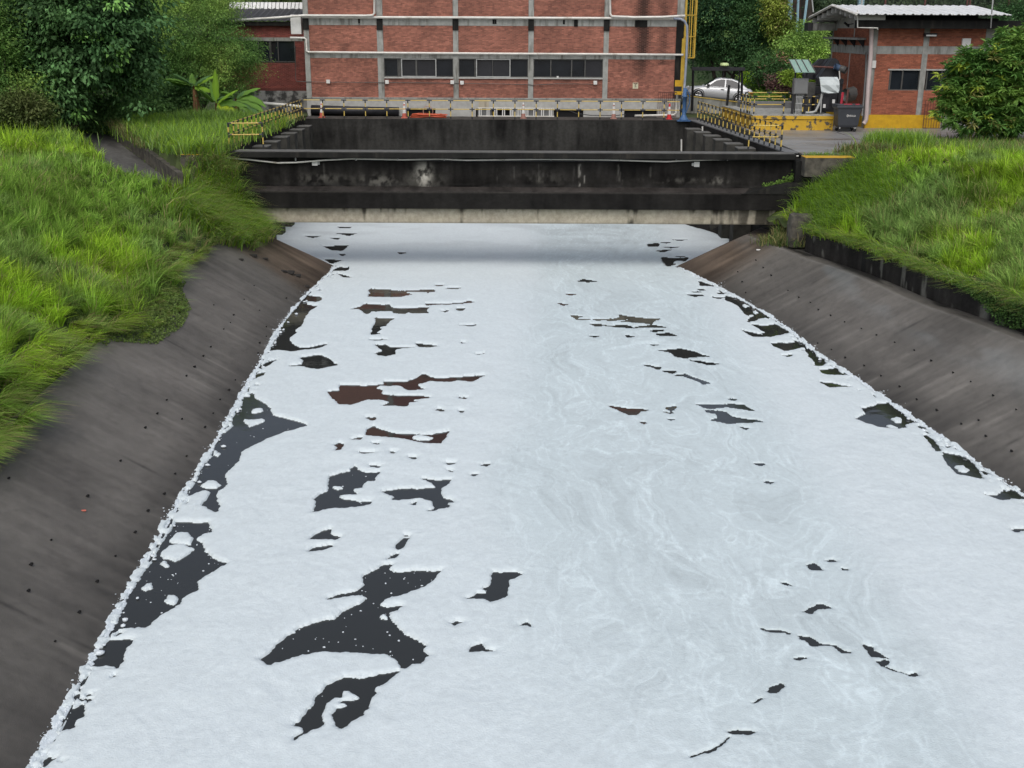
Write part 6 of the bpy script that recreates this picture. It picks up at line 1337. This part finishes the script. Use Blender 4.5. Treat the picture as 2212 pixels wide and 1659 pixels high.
def trunk(parent, base, forks, r0, seed, m='bark', name='trunk', inv=None):
    """forks: list of end points; main stems from base"""
    r = random.Random(seed); b = MB(); base = Vector(base)
    for e in forks:
        e = Vector(e); n = 6; pts = []; rs_ = []
        for i in range(n + 1):
            t = i / n; p = base.lerp(e, t) + Vector((r.uniform(-1, 1), r.uniform(-1, 1), 0)) * .12 * (e - base).length * .25 * math.sin(math.pi * t); pts.append(p); rs_.append(r0 * (1 - .75 * t))
        b.tube(pts, rs_, 7)
        for q in range(4):
            i = r.randint(2, n - 1); p = pts[i]; d = Vector((r.uniform(-1, 1), r.uniform(-1, 1), r.uniform(.2, 1))).normalized() * (e - base).length * r.uniform(.2, .4); b.tube([p, p + d * .5 + Vector((0, 0, .1)), p + d], [rs_[i] * .6, rs_[i] * .4, .02], 5)
    o = b.build(name, M[m], parent, smooth=True)
    return o
def tree(label, base, ells, forks, r0, seed, cat='tree', name='tree', group=None, **k):
    e = empty(name, base, label=label, cat=cat, group=group); inv = Matrix.Translation(-Vector(base))
    o, cc = crown_leaves('crown', ells, parent=e, seed=seed, **k); o.matrix_parent_inverse = inv
    t = trunk(e, base, forks, r0, seed); t.matrix_parent_inverse = inv
    return e
D1 = (.065, .145, .052); D2 = (.165, .30, .085)
# big dark broad-leaved tree at the upper left
def at(x, y, Y): v = WY(x, y, Y); return (v.x, v.y, v.z)
tb = at(150, 268, 59)
def ell(x, y, Y, rx, ry, rz): v = WY(x, y, Y); return (v.x, v.y, v.z, rx, ry, rz)
tree('big dark broad-leaved tree with hanging foliage at the upper left', (tb[0], 59, 5.3),
     [ell(180, 60, 59, 3.7, 3, 3.0), ell(120, 150, 58.5, 2.6, 2.2, 1.9), ell(255, 120, 60, 2.3, 2.2, 2.3), ell(170, -30, 60, 4.2, 3, 2.2), ell(130, 215, 57.5, 1.5, 1.3, 1.0), ell(60, 90, 59, 2.4, 2, 2.6)],
     [at(180, -20, 59), at(100, 60, 59), at(250, 40, 59.5), at(215, 150, 59)], .22, 1, ncl=1250, per=46, csize=.62, L=.28, Wd=.15, c1=D1, c2=(0.144, 0.287, 0.101), shell=.35, droop=.55, tonevar=.5, c3=(0.23, 0.46, 0.115), c3p=.05)
tree('lighter yellowish-green bushy tree at the left edge of the photo', (at(10, 262, 56)[0], 56, 5.4),
     [ell(8, 150, 56, 1.2, 1.2, 2.0), ell(30, 215, 55.5, 1.6, 1.2, 1.3), ell(-20, 60, 57, 1.6, 1.5, 2.2)], [at(10, 120, 56)], .1, 2, ncl=420, per=34, csize=.55, L=.17, Wd=.09, c1=(0.115, 0.23, 0.0575), c2=(0.287, 0.432, 0.0862), shell=.3)
# feathery tree before the annex
tree('feathery light green tree spreading in front of the brick annex', (at(420, 250, 71)[0], 71, 5.2),
     [ell(400, 60, 71, 3.3, 2.5, 2.8), ell(470, 130, 71, 2.8, 2.2, 1.9), ell(320, 110, 71.5, 2.6, 2.2, 3.0), ell(415, -30, 72, 3.2, 2.4, 2.2), ell(525, 132, 70.5, .9, .8, .5), ell(500, 175, 71, 1.5, 1.2, 1.0), ell(350, 200, 70.5, 2.5, 1.4, 1.3), ell(480, 30, 72, 1.2, 1.1, 1.0), ell(515, 100, 71, 1.1, .9, .9), ell(537, 122, 70.6, .8, .7, .45), ell(505, 215, 70.8, 1.3, .9, .7)],
     [at(450, 40, 71), at(360, 20, 71), at(520, 120, 71), at(320, 100, 71)], .17, 3, ncl=2500, per=46, csize=.55, L=.13, Wd=.045, c1=(0.131, 0.263, 0.0672), c2=(0.39, 0.58, 0.131), shell=.4, droop=.4, tonevar=.4)
tree('pale hanging banana-like branch end reaching the annex window', (at(548, 135, 71)[0], 70.4, 7.2), [ell(548, 133, 70.4, .55, .4, .3), ell(556, 140, 70.4, .3, .3, .2)], [at(545, 132, 70.4)], .03, 33, name='shrub', cat='branch', ncl=40, per=26, csize=.3, L=.22, Wd=.09, c1=(0.263, 0.485, 0.0748), c2=(0.523, 0.747, 0.112)) if False else None
# shrubs under the trees, left
for (x, y, Y, rx, rz, lab, c1, c2, sd) in ((290, 235, 66, 2.2, 1.3, 'dark leafy undergrowth below the feathery tree, left part', D1, D2, 4), (370, 215, 68, 2.2, 1.2, 'dark shady bush between feathery tree and banana plants', D1, D2, 5), (40, 240, 54.5, 1.6, .9, 'low pale vine-covered bush at the left edge above the grass', (.07, .11, .03), (.15, .18, .06), 6), (215, 245, 61, 1.4, 1.0, 'low dark bush right of the big tree trunk', D1, D2, 7)):
    v = WY(x, y, Y); tree(lab, (v.x, Y, 5.2), [(v.x, Y, v.z, rx, 1.2, rz)], [(v.x, Y, v.z)], .05, sd, name='shrub', cat='bush', ncl=260, per=30, csize=.5, L=.18, Wd=.1, c1=c1, c2=c2, shell=.2)
# right: trees behind the car
tree('large dark green tree behind the silver car', (at(1560, 190, 90)[0], 90, 5.2),
     [ell(1570, 20, 90, 3.2, 2.8, 3.4), ell(1630, 80, 89, 2.5, 2.4, 2.6), ell(1530, 90, 91, 1.9, 1.8, 2.5), ell(1600, -60, 91, 3.4, 2.8, 2.6), ell(1650, 130, 88, 1.6, 1.6, 1.4), ell(1640, 30, 89.5, 2, 2, 2), ell(1515, 20, 91, 1.6, 2, 3.5)],
     [at(1570, 20, 90), at(1630, 60, 90), at(1520, 60, 91)], .2, 10, ncl=2000, per=34, csize=.7, L=.2, Wd=.1, c1=(0.0402, 0.103, 0.046), c2=(0.115, 0.246, 0.0862), c3=(0.202, 0.345, 0.115), c3p=.08, shell=.45)
tree('yellow-green tree crown at the right edge of the dark tree', (at(1690, 180, 86)[0], 86, 5.2),
     [ell(1680, 45, 86, .9, .8, 1.2), ell(1690, 80, 86, .8, .8, .9), ell(1672, 10, 86, .8, .8, 1.1), ell(1698, 60, 86, .5, .5, .7), ell(1705, 110, 86, .7, .8, .9)], [at(1685, 50, 86)], .1, 11, ncl=330, per=34, csize=.5, L=.2, Wd=.09, c1=(.16, .25, .05), c2=(.34, .42, .08), c3=(.4, .3, .15), c3p=.06, shell=.3)
tree('bright light-green layered tree left of the pump house', (at(1745, 170, 84)[0], 84, 5.2),
     [ell(1745, 80, 84, 1.3, 1.2, 1.0), ell(1757, 105, 83.5, 1.1, 1.1, .7), ell(1715, 105, 84, 1.2, 1.2, .9), ell(1730, 135, 83.5, 1.7, 1.2, .7), ell(1768, 118, 83, .6, .8, .4)], [at(1745, 80, 84), at(1715, 110, 84)], .09, 12, ncl=620, per=34, csize=.42, L=.15, Wd=.09, c1=(0.202, 0.345, 0.0862), c2=(0.46, 0.689, 0.144), shell=.35, tonevar=.45)
tree('low dark bush mass under the bright tree', (at(1680, 180, 82)[0], 82, 5.2), [ell(1670, 150, 83, 2.2, 1.2, 1.1), ell(1720, 165, 82.5, 1.8, 1.2, .9)], [at(1680, 165, 82)], .06, 13, name='shrub', cat='bush', ncl=420, per=30, csize=.5, L=.16, Wd=.09, c1=D1, c2=(0.144, 0.287, 0.0862), c3=(0.373, 0.202, 0.144), c3p=.06, shell=.2)
tree('yellow-green bush behind the rear of the silver car', (at(1648, 200, 85)[0], 85, 5.2), [ell(1648, 180, 85, 1.1, .9, .7), ell(1662, 195, 84.5, 1.1, .8, .6), ell(1636, 195, 85.5, .7, .7, .7)], [at(1640, 180, 80)], .05, 14, name='shrub', cat='bush', ncl=320, per=30, csize=.32, L=.14, Wd=.07, c1=(0.173, 0.316, 0.043), c2=(0.489, 0.689, 0.0575), shell=.25)
tree('small yellow-green shrub beside the gantry post over the car boot', (at(1628, 168, 86)[0], 86, 5.2), [ell(1612, 168, 86, .35, .4, .35)], [at(1612, 168, 86)], .03, 15, name='shrub', cat='bush', ncl=40, per=30, csize=.3, L=.14, Wd=.07, c1=(0.345, 0.575, 0.0287), c2=(0.575, 0.805, 0.0575))
tree('dull purple-brown shrub left of the control cabinet', (at(1690, 195, 77)[0], 77, 5.2), [ell(1692, 183, 77, .95, .7, .7)], [at(1692, 185, 77)], .04, 16, name='shrub', cat='bush', ncl=130, per=28, csize=.35, L=.15, Wd=.08, c1=(0.115, 0.0632, 0.0632), c2=(0.287, 0.173, 0.144))
tree('bright shrub leaves showing between cabinet and black machine', (at(1752, 178, 75)[0], 75, 5.2), [ell(1752, 176, 75, .6, .5, .6), ell(1712, 166, 75, .8, .5, .35)], [at(1752, 178, 75)], .04, 17, name='shrub', cat='bush', ncl=110, per=28, csize=.35, L=.18, Wd=.09, c1=(0.259, 0.402, 0.0575), c2=(0.575, 0.776, 0.0862))
tree('low green hedge behind the plinth railings', (at(1680, 225, 76)[0], 76, 5.2), [ell(1650, 215, 76, 1.3, .6, .5), ell(1690, 218, 76, 1.3, .6, .5)], [at(1680, 218, 76)], .04, 18, name='hedge', cat='hedge', ncl=260, per=28, csize=.35, L=.12, Wd=.06, c1=(0.0862, 0.173, 0.043), c2=(0.23, 0.402, 0.0575))
# tall trunks far behind
for (x, w, Y, lab, x2) in ((1736, .42, 96, 'tall dark tree trunk rising behind the light green tree', 1741), (1721, .38, 98, 'tall reddish-brown trunk left of the dark trunk', 1718)):
    e = empty('tall_tree', (at(x, 180, Y)[0], Y, 5.1), label=lab, cat='tree'); b = MB(); v = WY(x2, 0, Y); b.tube([(0, 0, 0), (.05, 0, 5), (v.x - e.location.x, 0, 8), (v.x - e.location.x + .3, 0, 16)], [w * 1.25, w * 1.1, w, w * .7], 10)
    b.build('trunk', M['bark'] if x == 1736 else mat('red_bark', (.1, .055, .042), (.06, .04, .033), 3, .9, .4, 10), e, smooth=True)
    o, _ = crown_leaves('crown', [(0, 0, 16.5, 3.4, 3, 3)], 300, 30, .9, .22, .08, D1, D2, 60 + x, parent=e)
# background woods: one far mass behind each side
def woods(name, spans, Y, seed, lab, c1, c2, ncl):
    r = np.random.RandomState(seed); es = []
    for k in range(46):
        x = spans[0] + (spans[1] - spans[0]) * r.rand(); es.append((x, Y + r.uniform(-4, 6), r.uniform(5, 20), r.uniform(2.5, 4), 2.5, r.uniform(2.0, 3.4)))
    o, _ = crown_leaves(name, es, ncl, 26, 1.0, .34, .16, c1, c2, seed, shell=.5); tag(o, lab, 'woods', kind='stuff')
    return o
woods('background_woods', (22, 62), 112, 70, 'dense grey-green woods filling the background on the right', (.05, .085, .045), (.1, .16, .075), 3600)
woods('background_woods', (-60, -8), 104, 71, 'background tree mass behind the annex on the left', (.06, .1, .03), (.16, .22, .05), 3000)
b = MB(); b.add([(-90, 124, 4.9), (90, 124, 4.9), (90, 140, 26), (-90, 140, 26)], [(0, 1, 2, 3)]); b.build('hillside', mat('far_hillside', (.03, .05, .022), (.05, .08, .03), .4, .95), kind='structure')
tree('olive bush mass right of the pump house behind the mango tree', (at(2190, 120, 74)[0], 74, 5.2), [ell(2180, 100, 74, 1.6, 1.4, 1.6), ell(2215, 60, 76, 2.5, 2, 3)], [at(2190, 80, 75)], .15, 19, ncl=520, per=30, csize=.6, L=.2, Wd=.1, c1=D1, c2=(0.173, 0.287, 0.101), shell=.3)
# mango tree: whorls of narrow leaves
def whorl_tree(label, base, ells, forks, r0, seed, nwh, per, L, Wd, c1, c2, c3):
    e = empty('mango_tree', base, label=label, cat='tree'); inv = Matrix.Translation(-Vector(base)); r = np.random.RandomState(seed)
    vol = np.array([q[3] * q[4] * q[5] for q in ells]) ** .75; pk = r.choice(len(ells), nwh, p=vol / vol.sum()); E_ = np.array(ells)[pk]; d = unit(r.randn(nwh, 3) * np.array([1, 1, .9])); rad = (.45 + .62 * r.rand(nwh, 1) ** .5) * (.70 + .62 * fbm(d[:, 0] * 2.2 + d[:, 1], d[:, 2] * 2.2, 3, seed + 5)[:, None])
    cc = E_[:, :3] + d * rad * E_[:, 3:6]; big = fbm(cc[:, 0] * .8, cc[:, 2] * .8, 3, seed)[:, None]; top = sstep(.2, 1.2, (cc[:, 2:3] - E_[:, 2:3]) / E_[:, 5:6])
    f = np.clip((big - .4) * 2 + .25 * r.randn(nwh, 1), 0, 1); base_c = np.array(c1) * (1 - f) + np.array(c2) * f
    u_ = r.rand(nwh, 1); base_c = np.where(u_ < .04, np.array(c3), base_c); base_c = np.where(u_ > .93, np.array((.38, .48, .07)), base_c)
    n = nwh * per; k = np.repeat(np.arange(nwh), per); th = r.rand(n) * 2 * math.pi; up = r.uniform(-.75, .5, n); a = np.stack([np.cos(th), np.sin(th), up], 1); a = unit(a + .4 * d[k]); C = cc[k] + a * L * .5 + r.randn(n, 3) * .03
    nr = unit(np.array([0, 0, 1.0]) + .3 * r.randn(n, 3)); o = link('crown', leafmesh('crown', C, a, nr, L * r.uniform(.7, 1.2, n), Wd * r.uniform(.8, 1.2, n), base_c[k] * r.uniform(.75, 1.25, (n, 1))), e); o.matrix_parent_inverse = inv
    t = trunk(e, base, forks, r0, seed); t.matrix_parent_inverse = inv
whorl_tree('rounded mango tree with long drooping leaves at the right edge', (at(2190, 292, 57)[0], 57, 5.1),
     [ell(2130, 170, 57, 1.9, 1.7, 1.5), ell(2185, 140, 57.5, 2.0, 1.8, 1.4), ell(2095, 205, 56.5, 1.5, 1.3, 1.0), ell(2160, 220, 56.3, 1.9, 1.5, 1.1), ell(2215, 200, 57, 2, 1.7, 1.6), ell(2060, 215, 56.7, .8, .8, .6), ell(2200, 95, 58, 1.2, 1.2, .9), ell(2110, 262, 55.6, 1.5, 1, .6), ell(2175, 262, 55.6, 1.3, 1, .6), ell(2050, 240, 56, .8, .8, .5), ell(2090, 140, 57, .9, .9, .8)],
     [at(2130, 200, 57), at(2205, 170, 57), at(2170, 230, 56.6)], .15, 21, 1650, 13, .42, .095, (.10, .22, .05), (.25, .41, .085), (.3, .3, .1))
# ---- banana plants
def banana(label, base, h, leaves, seed, stem=True, dead=3):
    e = empty('banana_plant', base, label=label, cat='banana plant', group='banana plants by the annex'); r = random.Random(seed)
    if stem:
        b = MB(); b.tube([(0, 0, 0), (.03, 0, h * .5), (0, 0, h)], [.16, .13, .07], 9); b.build('stem', M['bark_pale'], e, smooth=True)
    for k in range(dead):
        a = r.uniform(0, 6.28); b = MB(); q = []
        for t in np.linspace(0, 1, 5): q.append((.1 * math.cos(a) + .4 * t * math.cos(a) * (1 - .5 * t), .1 * math.sin(a) + .3 * t * math.sin(a), h * .9 - t * h * .8))
        b.tube(q, [.05, .06, .07, .05, .02], 5); b.build('dead_leaf', M['bark_pale'], e)
    for (az, el, L, w, bend, tone) in leaves:
        b = MB(); V = []; n = 10; w *= 1.15 if el > 1 else 1.4; L *= 1.0 if el > 1 else 1.15; d = Vector((math.cos(az), math.sin(az) * .6, 0)); sdv = Vector((-d.y, d.x, 0)).normalized()
        if abs(sdv.y) > .8: sdv = (sdv + Vector((.5, 0, .3))).normalized()
        for i in range(n + 1):
            t = i / n; p = Vector((0, 0, h)) + d * L * (t * math.cos(el)) + Vector((0, 0, L * (t * math.sin(el) - bend * t * t)))
            ww = w * math.sin(math.pi * min(1, .12 + t * .9)) ** .6 * (0.15 if t < .12 else 1) * (1 + .12 * math.sin(i * 2.3 + az * 5)); rag = .05 * math.sin(i * 3.7)
            V += [p - sdv * ww * .5 + Vector((0, 0, -.28 * ww + rag * .4)), p, p + sdv * ww * .5 + Vector((0, 0, -.28 * ww - rag * .4))]
        V = np.array([list(v) for v in V]); Fc = [(i * 3 + j, i * 3 + j + 1, i * 3 + 4 + j, i * 3 + 3 + j) for i in range(n) for j in range(2)]
        c = np.array(tone)[None] * np.array([[.9], [1.35], [1.05]] * (n + 1)); link('leaf', npmesh('leaf', V, Fc, [M['leaf']], col=c, smooth=True), e)
g1, g2, g3 = (.2, .36, .035), (.14, .27, .05), (.10, .2, .07)
PI = math.pi
bx = at(424, 262, 67)
banana('left banana plant with orange dead stem and broad raised leaves', (bx[0], 67, 5.15), 2.1, [(PI, .55, 1.75, .5, .35, g2), (PI * .93, .75, 1.5, .5, .30, g3), (PI * 1.05, .35, 1.3, .45, .15, g2), (.35, .8, 1.3, .4, .35, g3), (.1, .55, 1.5, .42, .15, g1), (-.3, .1, 1.1, .4, .4, g1), (PI * .6, 1.1, .9, .35, .1, g2)], 1, dead=4)
bx = at(470, 260, 66.5)
banana('middle banana plant with bright yellow-green leaves', (bx[0], 66.5, 5.15), 1.15, [(1.5, 1.45, 2.0, .35, .05, g1), (.15, .75, 1.55, .45, .25, g1), (0, .2, 1.25, .5, .75, (.34, .44, .03)), (PI, .9, 1.4, .4, .25, g2), (-.4, -.1, .9, .4, .5, g1), (2.2, 1.2, 1.5, .35, .1, g2), (.5, .4, 1.8, .5, .5, g2)], 2, dead=4)
bx = at(512, 250, 69)
banana('right banana plant with darker drooping leaves near the annex wall', (bx[0], 69, 5.15), 1.3, [(.1, .7, 1.7, .5, .35, g2), (0, .35, 1.6, .55, .55, g3), (.2, .1, 1.5, .5, .75, g2), (-.3, .45, 1.7, .55, .85, g2), (PI, .5, 1.3, .5, .6, g3), (PI * 1.1, .1, 1.2, .45, .7, g2), (.6, .55, 1.2, .45, .3, g3), (-.7, .0, 1.3, .5, .7, g2), (.3, .9, 1.5, .5, .6, g3), (-.1, .6, 1.9, .5, .8, g2), (2.8, .8, 1.3, .5, .5, g2), (-.5, .3, 1.6, .5, .9, g3)], 3, dead=1)
# ---- creepers, weeds and long tussocks round the bridge ends
def weeds(name, label, pts, n, hr, wr, c, seed, lean=(.3, 1.0), az0=None, zfn=None, spread=.3, rows=4):
    r = np.random.RandomState(seed); pts = np.array(pts); k = r.randint(0, len(pts), n); P = pts[k] + r.randn(n, 3) * np.array([spread, spread, 0.0])
    if zfn is not None: P[:, 2] = zfn(P[:, 0], P[:, 1])
    az = r.uniform(0, 2 * math.pi, n) if az0 is None else az0 + r.randn(n) * .6
    cc = np.array(c)[r.randint(0, len(c), n)] * r.uniform(.6, 1.25, (n, 1))
    return blades(name, P, r.uniform(*hr, n), wr * r.uniform(.7, 1.3, n), az, r.uniform(*lean, n), cc, rows=rows, label=label, cat='grass', kind='stuff')
def lz(X, Y): return np.where(XL(Y) - X < 3.4, (XL(Y) - X) * SL, zleft(X, Y)) - .03
tl = [(x, y, 0) for y in np.linspace(46.2, 50.4, 12) for x in np.linspace(-13.6, -11.2, 8) if x < -11.1 - .25 * abs(y - 49.5)]
weeds('overhanging_grass', 'long drooping tussock grass hanging over the bank at the left bridge end', tl, 9000, (.8, 1.5), .034, [G_MID, G_BRIGHT, G_MID, G_DULL, G_DRY], 31, (.45, 1.15), az0=-.35, zfn=lz, rows=5)
weeds('overhanging_grass', 'dry dull grass draped over the left end of the bridge parapet', [(x, 50.9, 4.9 - .5 * abs(x + 14)) for x in np.linspace(-13.7, -12.7, 8)], 1800, (.5, 1.1), .03, [G_DULL, G_DRY, G_MID], 32, (.5, 1.15), az0=-1.2)
weeds('mound_grass', 'tall dull green grass on the mound before the banana plants', [(x, y, 5.12) for x in np.linspace(-24, -13.6, 22) for y in np.linspace(50.9, 66, 15) if not (-2.0 < chute(x, y)[1] < 1.7 and y < 61.5)], 26000, (.5, 1.15), .045, [G_MID, G_DULL, G_MID, G_BRIGHT, G_DARK], 33, (.2, .8), spread=.45, rows=3)
weeds('banana_foot_grass', 'tall grass hiding the feet of the banana plants', [(x, y, 5.12) for x in np.linspace(at(405, 260, 65)[0], at(530, 260, 65)[0], 14) for y in (63.5, 65)], 4500, (.7, 1.35), .045, [G_DARK, G_MID, G_DULL], 46, (.15, .7), spread=.4, rows=3)
weeds('edge_grass', 'grass growing at the foot of the left basin railing', [(x, y, 5.1) for y in np.linspace(52.5, 71, 20) for x in (-13.3, -13.7)], 3500, (.2, .6), .035, [G_DULL, G_DRY, G_MID], 34, (.2, .9), spread=.25, rows=3)
weeds('drain_weeds', 'dead brown weeds hanging over the chute wall top', [cpt(a, (cwid + .2) * side_s, .62) for a in np.linspace(-.1, .6, 14)], 1600, (.25, .7), .03, [G_DRY * .6, G_DRY * .8, G_DULL * .7], 35, (.4, 1.1), spread=.2, rows=3)
weeds('pier_weeds', 'dry brown weeds sprouting around the stone pier under the bridge end', [(x, y, (x - float(XR(y))) * .5) for x, y in ((11.2, 49.2), (11.6, 48.6), (12.0, 48.2), (12.2, 47.6), (11.9, 49.4), (12.8, 47.4))], 1500, (.3, .8), .03, [G_DRY * .6, G_DULL * .6, G_DRY * .9, G_DARK], 36, (.2, 1.0), spread=.25)
weeds('overhanging_grass', 'thick tussock spilling over the right bridge end and stone pier', [(x, y, 0) for x in np.linspace(12.9, 15.5, 8) for y in np.linspace(46.2, 50.2, 7)], 6000, (.6, 1.15), .036, [G_MID, G_DULL, G_BRIGHT, G_MID], 37, (.3, 1.0), az0=PI + .5, zfn=lambda X, Y: np.maximum(zright(X, Y), 2.4) - .05)
wy = np.linspace(24, 47, 120)
weeds('wall_edge_grass', 'drooping grass and dead stalks hanging over the low wall on the right', [(float(XR(y) + WB(y)) + .32, y, 2.42 + .018 * (46 - y)) for y in wy], 9500, (.3, .85), .03, [G_MID, G_DULL, G_DRY * .8, G_BRIGHT, G_DARK], 45, (.6, 1.2), az0=PI, spread=.16)
weeds('dry_brush', 'dry reddish-brown brush behind the right kerb', [(x, 51.9, 5.1) for x in np.linspace(xy(1838, 51.9, 325), xy(1925, 51.9, 315), 12)], 2600, (.25, .75), .035, [G_DRY * .8, np.array([.16, .09, .05]), G_DULL * .8, G_DARK], 38, (.1, .7), spread=.35)
weeds('tall_tuft', 'tall green grass tuft at the corner of the yard paving', [(x, 53.2, 5.15) for x in np.linspace(xy(1895, 53, 300), xy(1990, 53, 300), 12)], 2600, (.6, 1.25), .04, [G_MID, G_MID, G_BRIGHT, G_DULL], 39, (.1, .6), spread=.35)
weeds('yard_edge_grass', 'rough grass along the yard edge under the mango tree', [(x, y, 5.12) for x in np.linspace(xy(2000, 53.5, 300), 27, 24) for y in np.linspace(51.2, 56.5, 7)], 13000, (.3, .75), .04, [G_MID, G_DULL, G_DARK, G_DRY * .8], 40, (.2, .8), spread=.4, rows=3)
weeds('joint_weeds', 'small weeds along the kerb before the wet paving', [(x, 51.4, 5.12) for x in np.linspace(13.2, 16.5, 16)], 700, (.08, .3), .02, [G_DULL, G_MID], 41, (.2, .9), spread=.12, rows=3)
r = np.random.RandomState(44); n = 2600     # creeper on the flare
cx = r.rand(n); X = 11.3 + 1.9 * cx + r.randn(n) * .08; Y = 51.45 - .35 * r.rand(n); Zc = 3.62 + cx ** 1.4 * 1.1 * r.rand(n) + .1 * r.randn(n)
me = leafmesh('creeper', np.stack([X, Y, Zc], 1), unit(r.randn(n, 3)), unit(np.array([0, -.8, .8]) + .4 * r.randn(n, 3)), .09 * r.uniform(.6, 1.3, n), .07 * r.uniform(.6, 1.3, n), np.array([[.12, .22, .04]]) * r.uniform(.5, 1.5, (n, 1)))
tag(link('creeper', me), 'small-leaved green creeper climbing at the right end of the bridge ledge', 'creeper', kind='stuff')
n = 9000    # creeping vine over the parapet near the right edge of the photo
Yv = 30.5 + r.rand(n) * 5.2; t = r.rand(n); hump = np.exp(-((Yv - 33) / 1.6) ** 2); X = XR(Yv) + WB(Yv) - .1 + .5 * t + r.randn(n) * .06 - .12; Zc = 2.72 - .75 * r.rand(n) ** 1.3 * hump + .25 * t
me = leafmesh('vine', np.stack([X, Yv, Zc], 1), unit(r.randn(n, 3) + [0, 0, -.4]), unit(np.array([-.7, -.2, .6]) + .4 * r.randn(n, 3)), .085 * r.uniform(.6, 1.3, n), .06 * r.uniform(.6, 1.3, n), np.array([[.06, .12, .03]]) * r.uniform(.5, 1.7, (n, 1)))
tag(link('vine', me), 'dark small-leaved vine spilling over the low wall near the right edge', 'vine', kind='stuff')
n = 15000   # low ground cover on the left lining edge
Yv = 30.5 + r.rand(n) * 9.0; e0 = np.interp(Yv, EL[:, 0], EL[:, 1]); dd = e0 - .05 + r.rand(n) ** .8 * 1.3; X = XL(Yv) - dd; Zc = dd * SL + .04 + .16 * r.rand(n) * sstep(0, .4, dd - e0)
me = leafmesh('ground_cover', np.stack([X, Yv, Zc], 1), unit(r.randn(n, 3)), unit(np.array([.4, -.2, .9]) + .4 * r.randn(n, 3)), .075 * r.uniform(.6, 1.3, n), .05 * r.uniform(.6, 1.3, n), np.array([[.13, .19, .05]]) * r.uniform(.5, 1.6, (n, 1)))
tag(link('ground_cover', me), 'olive creeping ground cover spreading onto the left concrete slope', 'ground cover', kind='stuff')
# debris
M['mud'] = mat('dark_mud', (.03, .025, .02), (.012, .011, .01), 6, .8, .5, 12)
for (k, q, s, lab, m, side) in (('B', (660, 1150), .05, 'small orange leaf lying on the left concrete slope', 'cone', -1), ('N', (747, 500), .13, 'white scrap of litter at the foot of the stone pier', 'white', 1), ('N', (385, 562), .10, 'white litter scrap on the slope below the pier weeds', 'white', 1)):
    hx, hy, hz, hd = on_bank(k, q, side); rock('litter', (hx, hy, min(hz, 2.1) + .02), (s, s * .5, s * .25), 5, M[m], label=lab, cat='litter')
for j, (k, q, s, side) in enumerate((('M', (1660, 390), .16, -1), ('M', (1740, 410), .12, -1), ('M', (1900, 500), .2, -1), ('M', (1950, 520), .15, -1), ('M', (2010, 590), .12, -1), ('M', (1580, 415), .1, -1), ('M', (1860, 492), .12, -1))):
    x = TR[k][0] + q[0] * TR[k][2]; y = TR[k][1] + q[1] * TR[k][2]; hx, hy, hz, hd = on_bank(k, q, side); hz = min(hz, float(wingL(hx, hy)) if wingL(hx, hy) < hd * SL else hz)
    rock('mud_clod', (hx, hy, hz + .02), (s, s * .8, s * .35), 60 + j, M['mud'], label=('dark mud clod near the crest of the brown slope', 'mud clod just below the crest clod', 'larger black mud clod midway down the brown slope', 'black clod beside the largest clod', 'low mud clod near the waterline of the brown slope', 'lone small clod left on the brown slope', 'small clod above the largest clod')[j], cat='mud clod', group='mud clods on the brown slope')
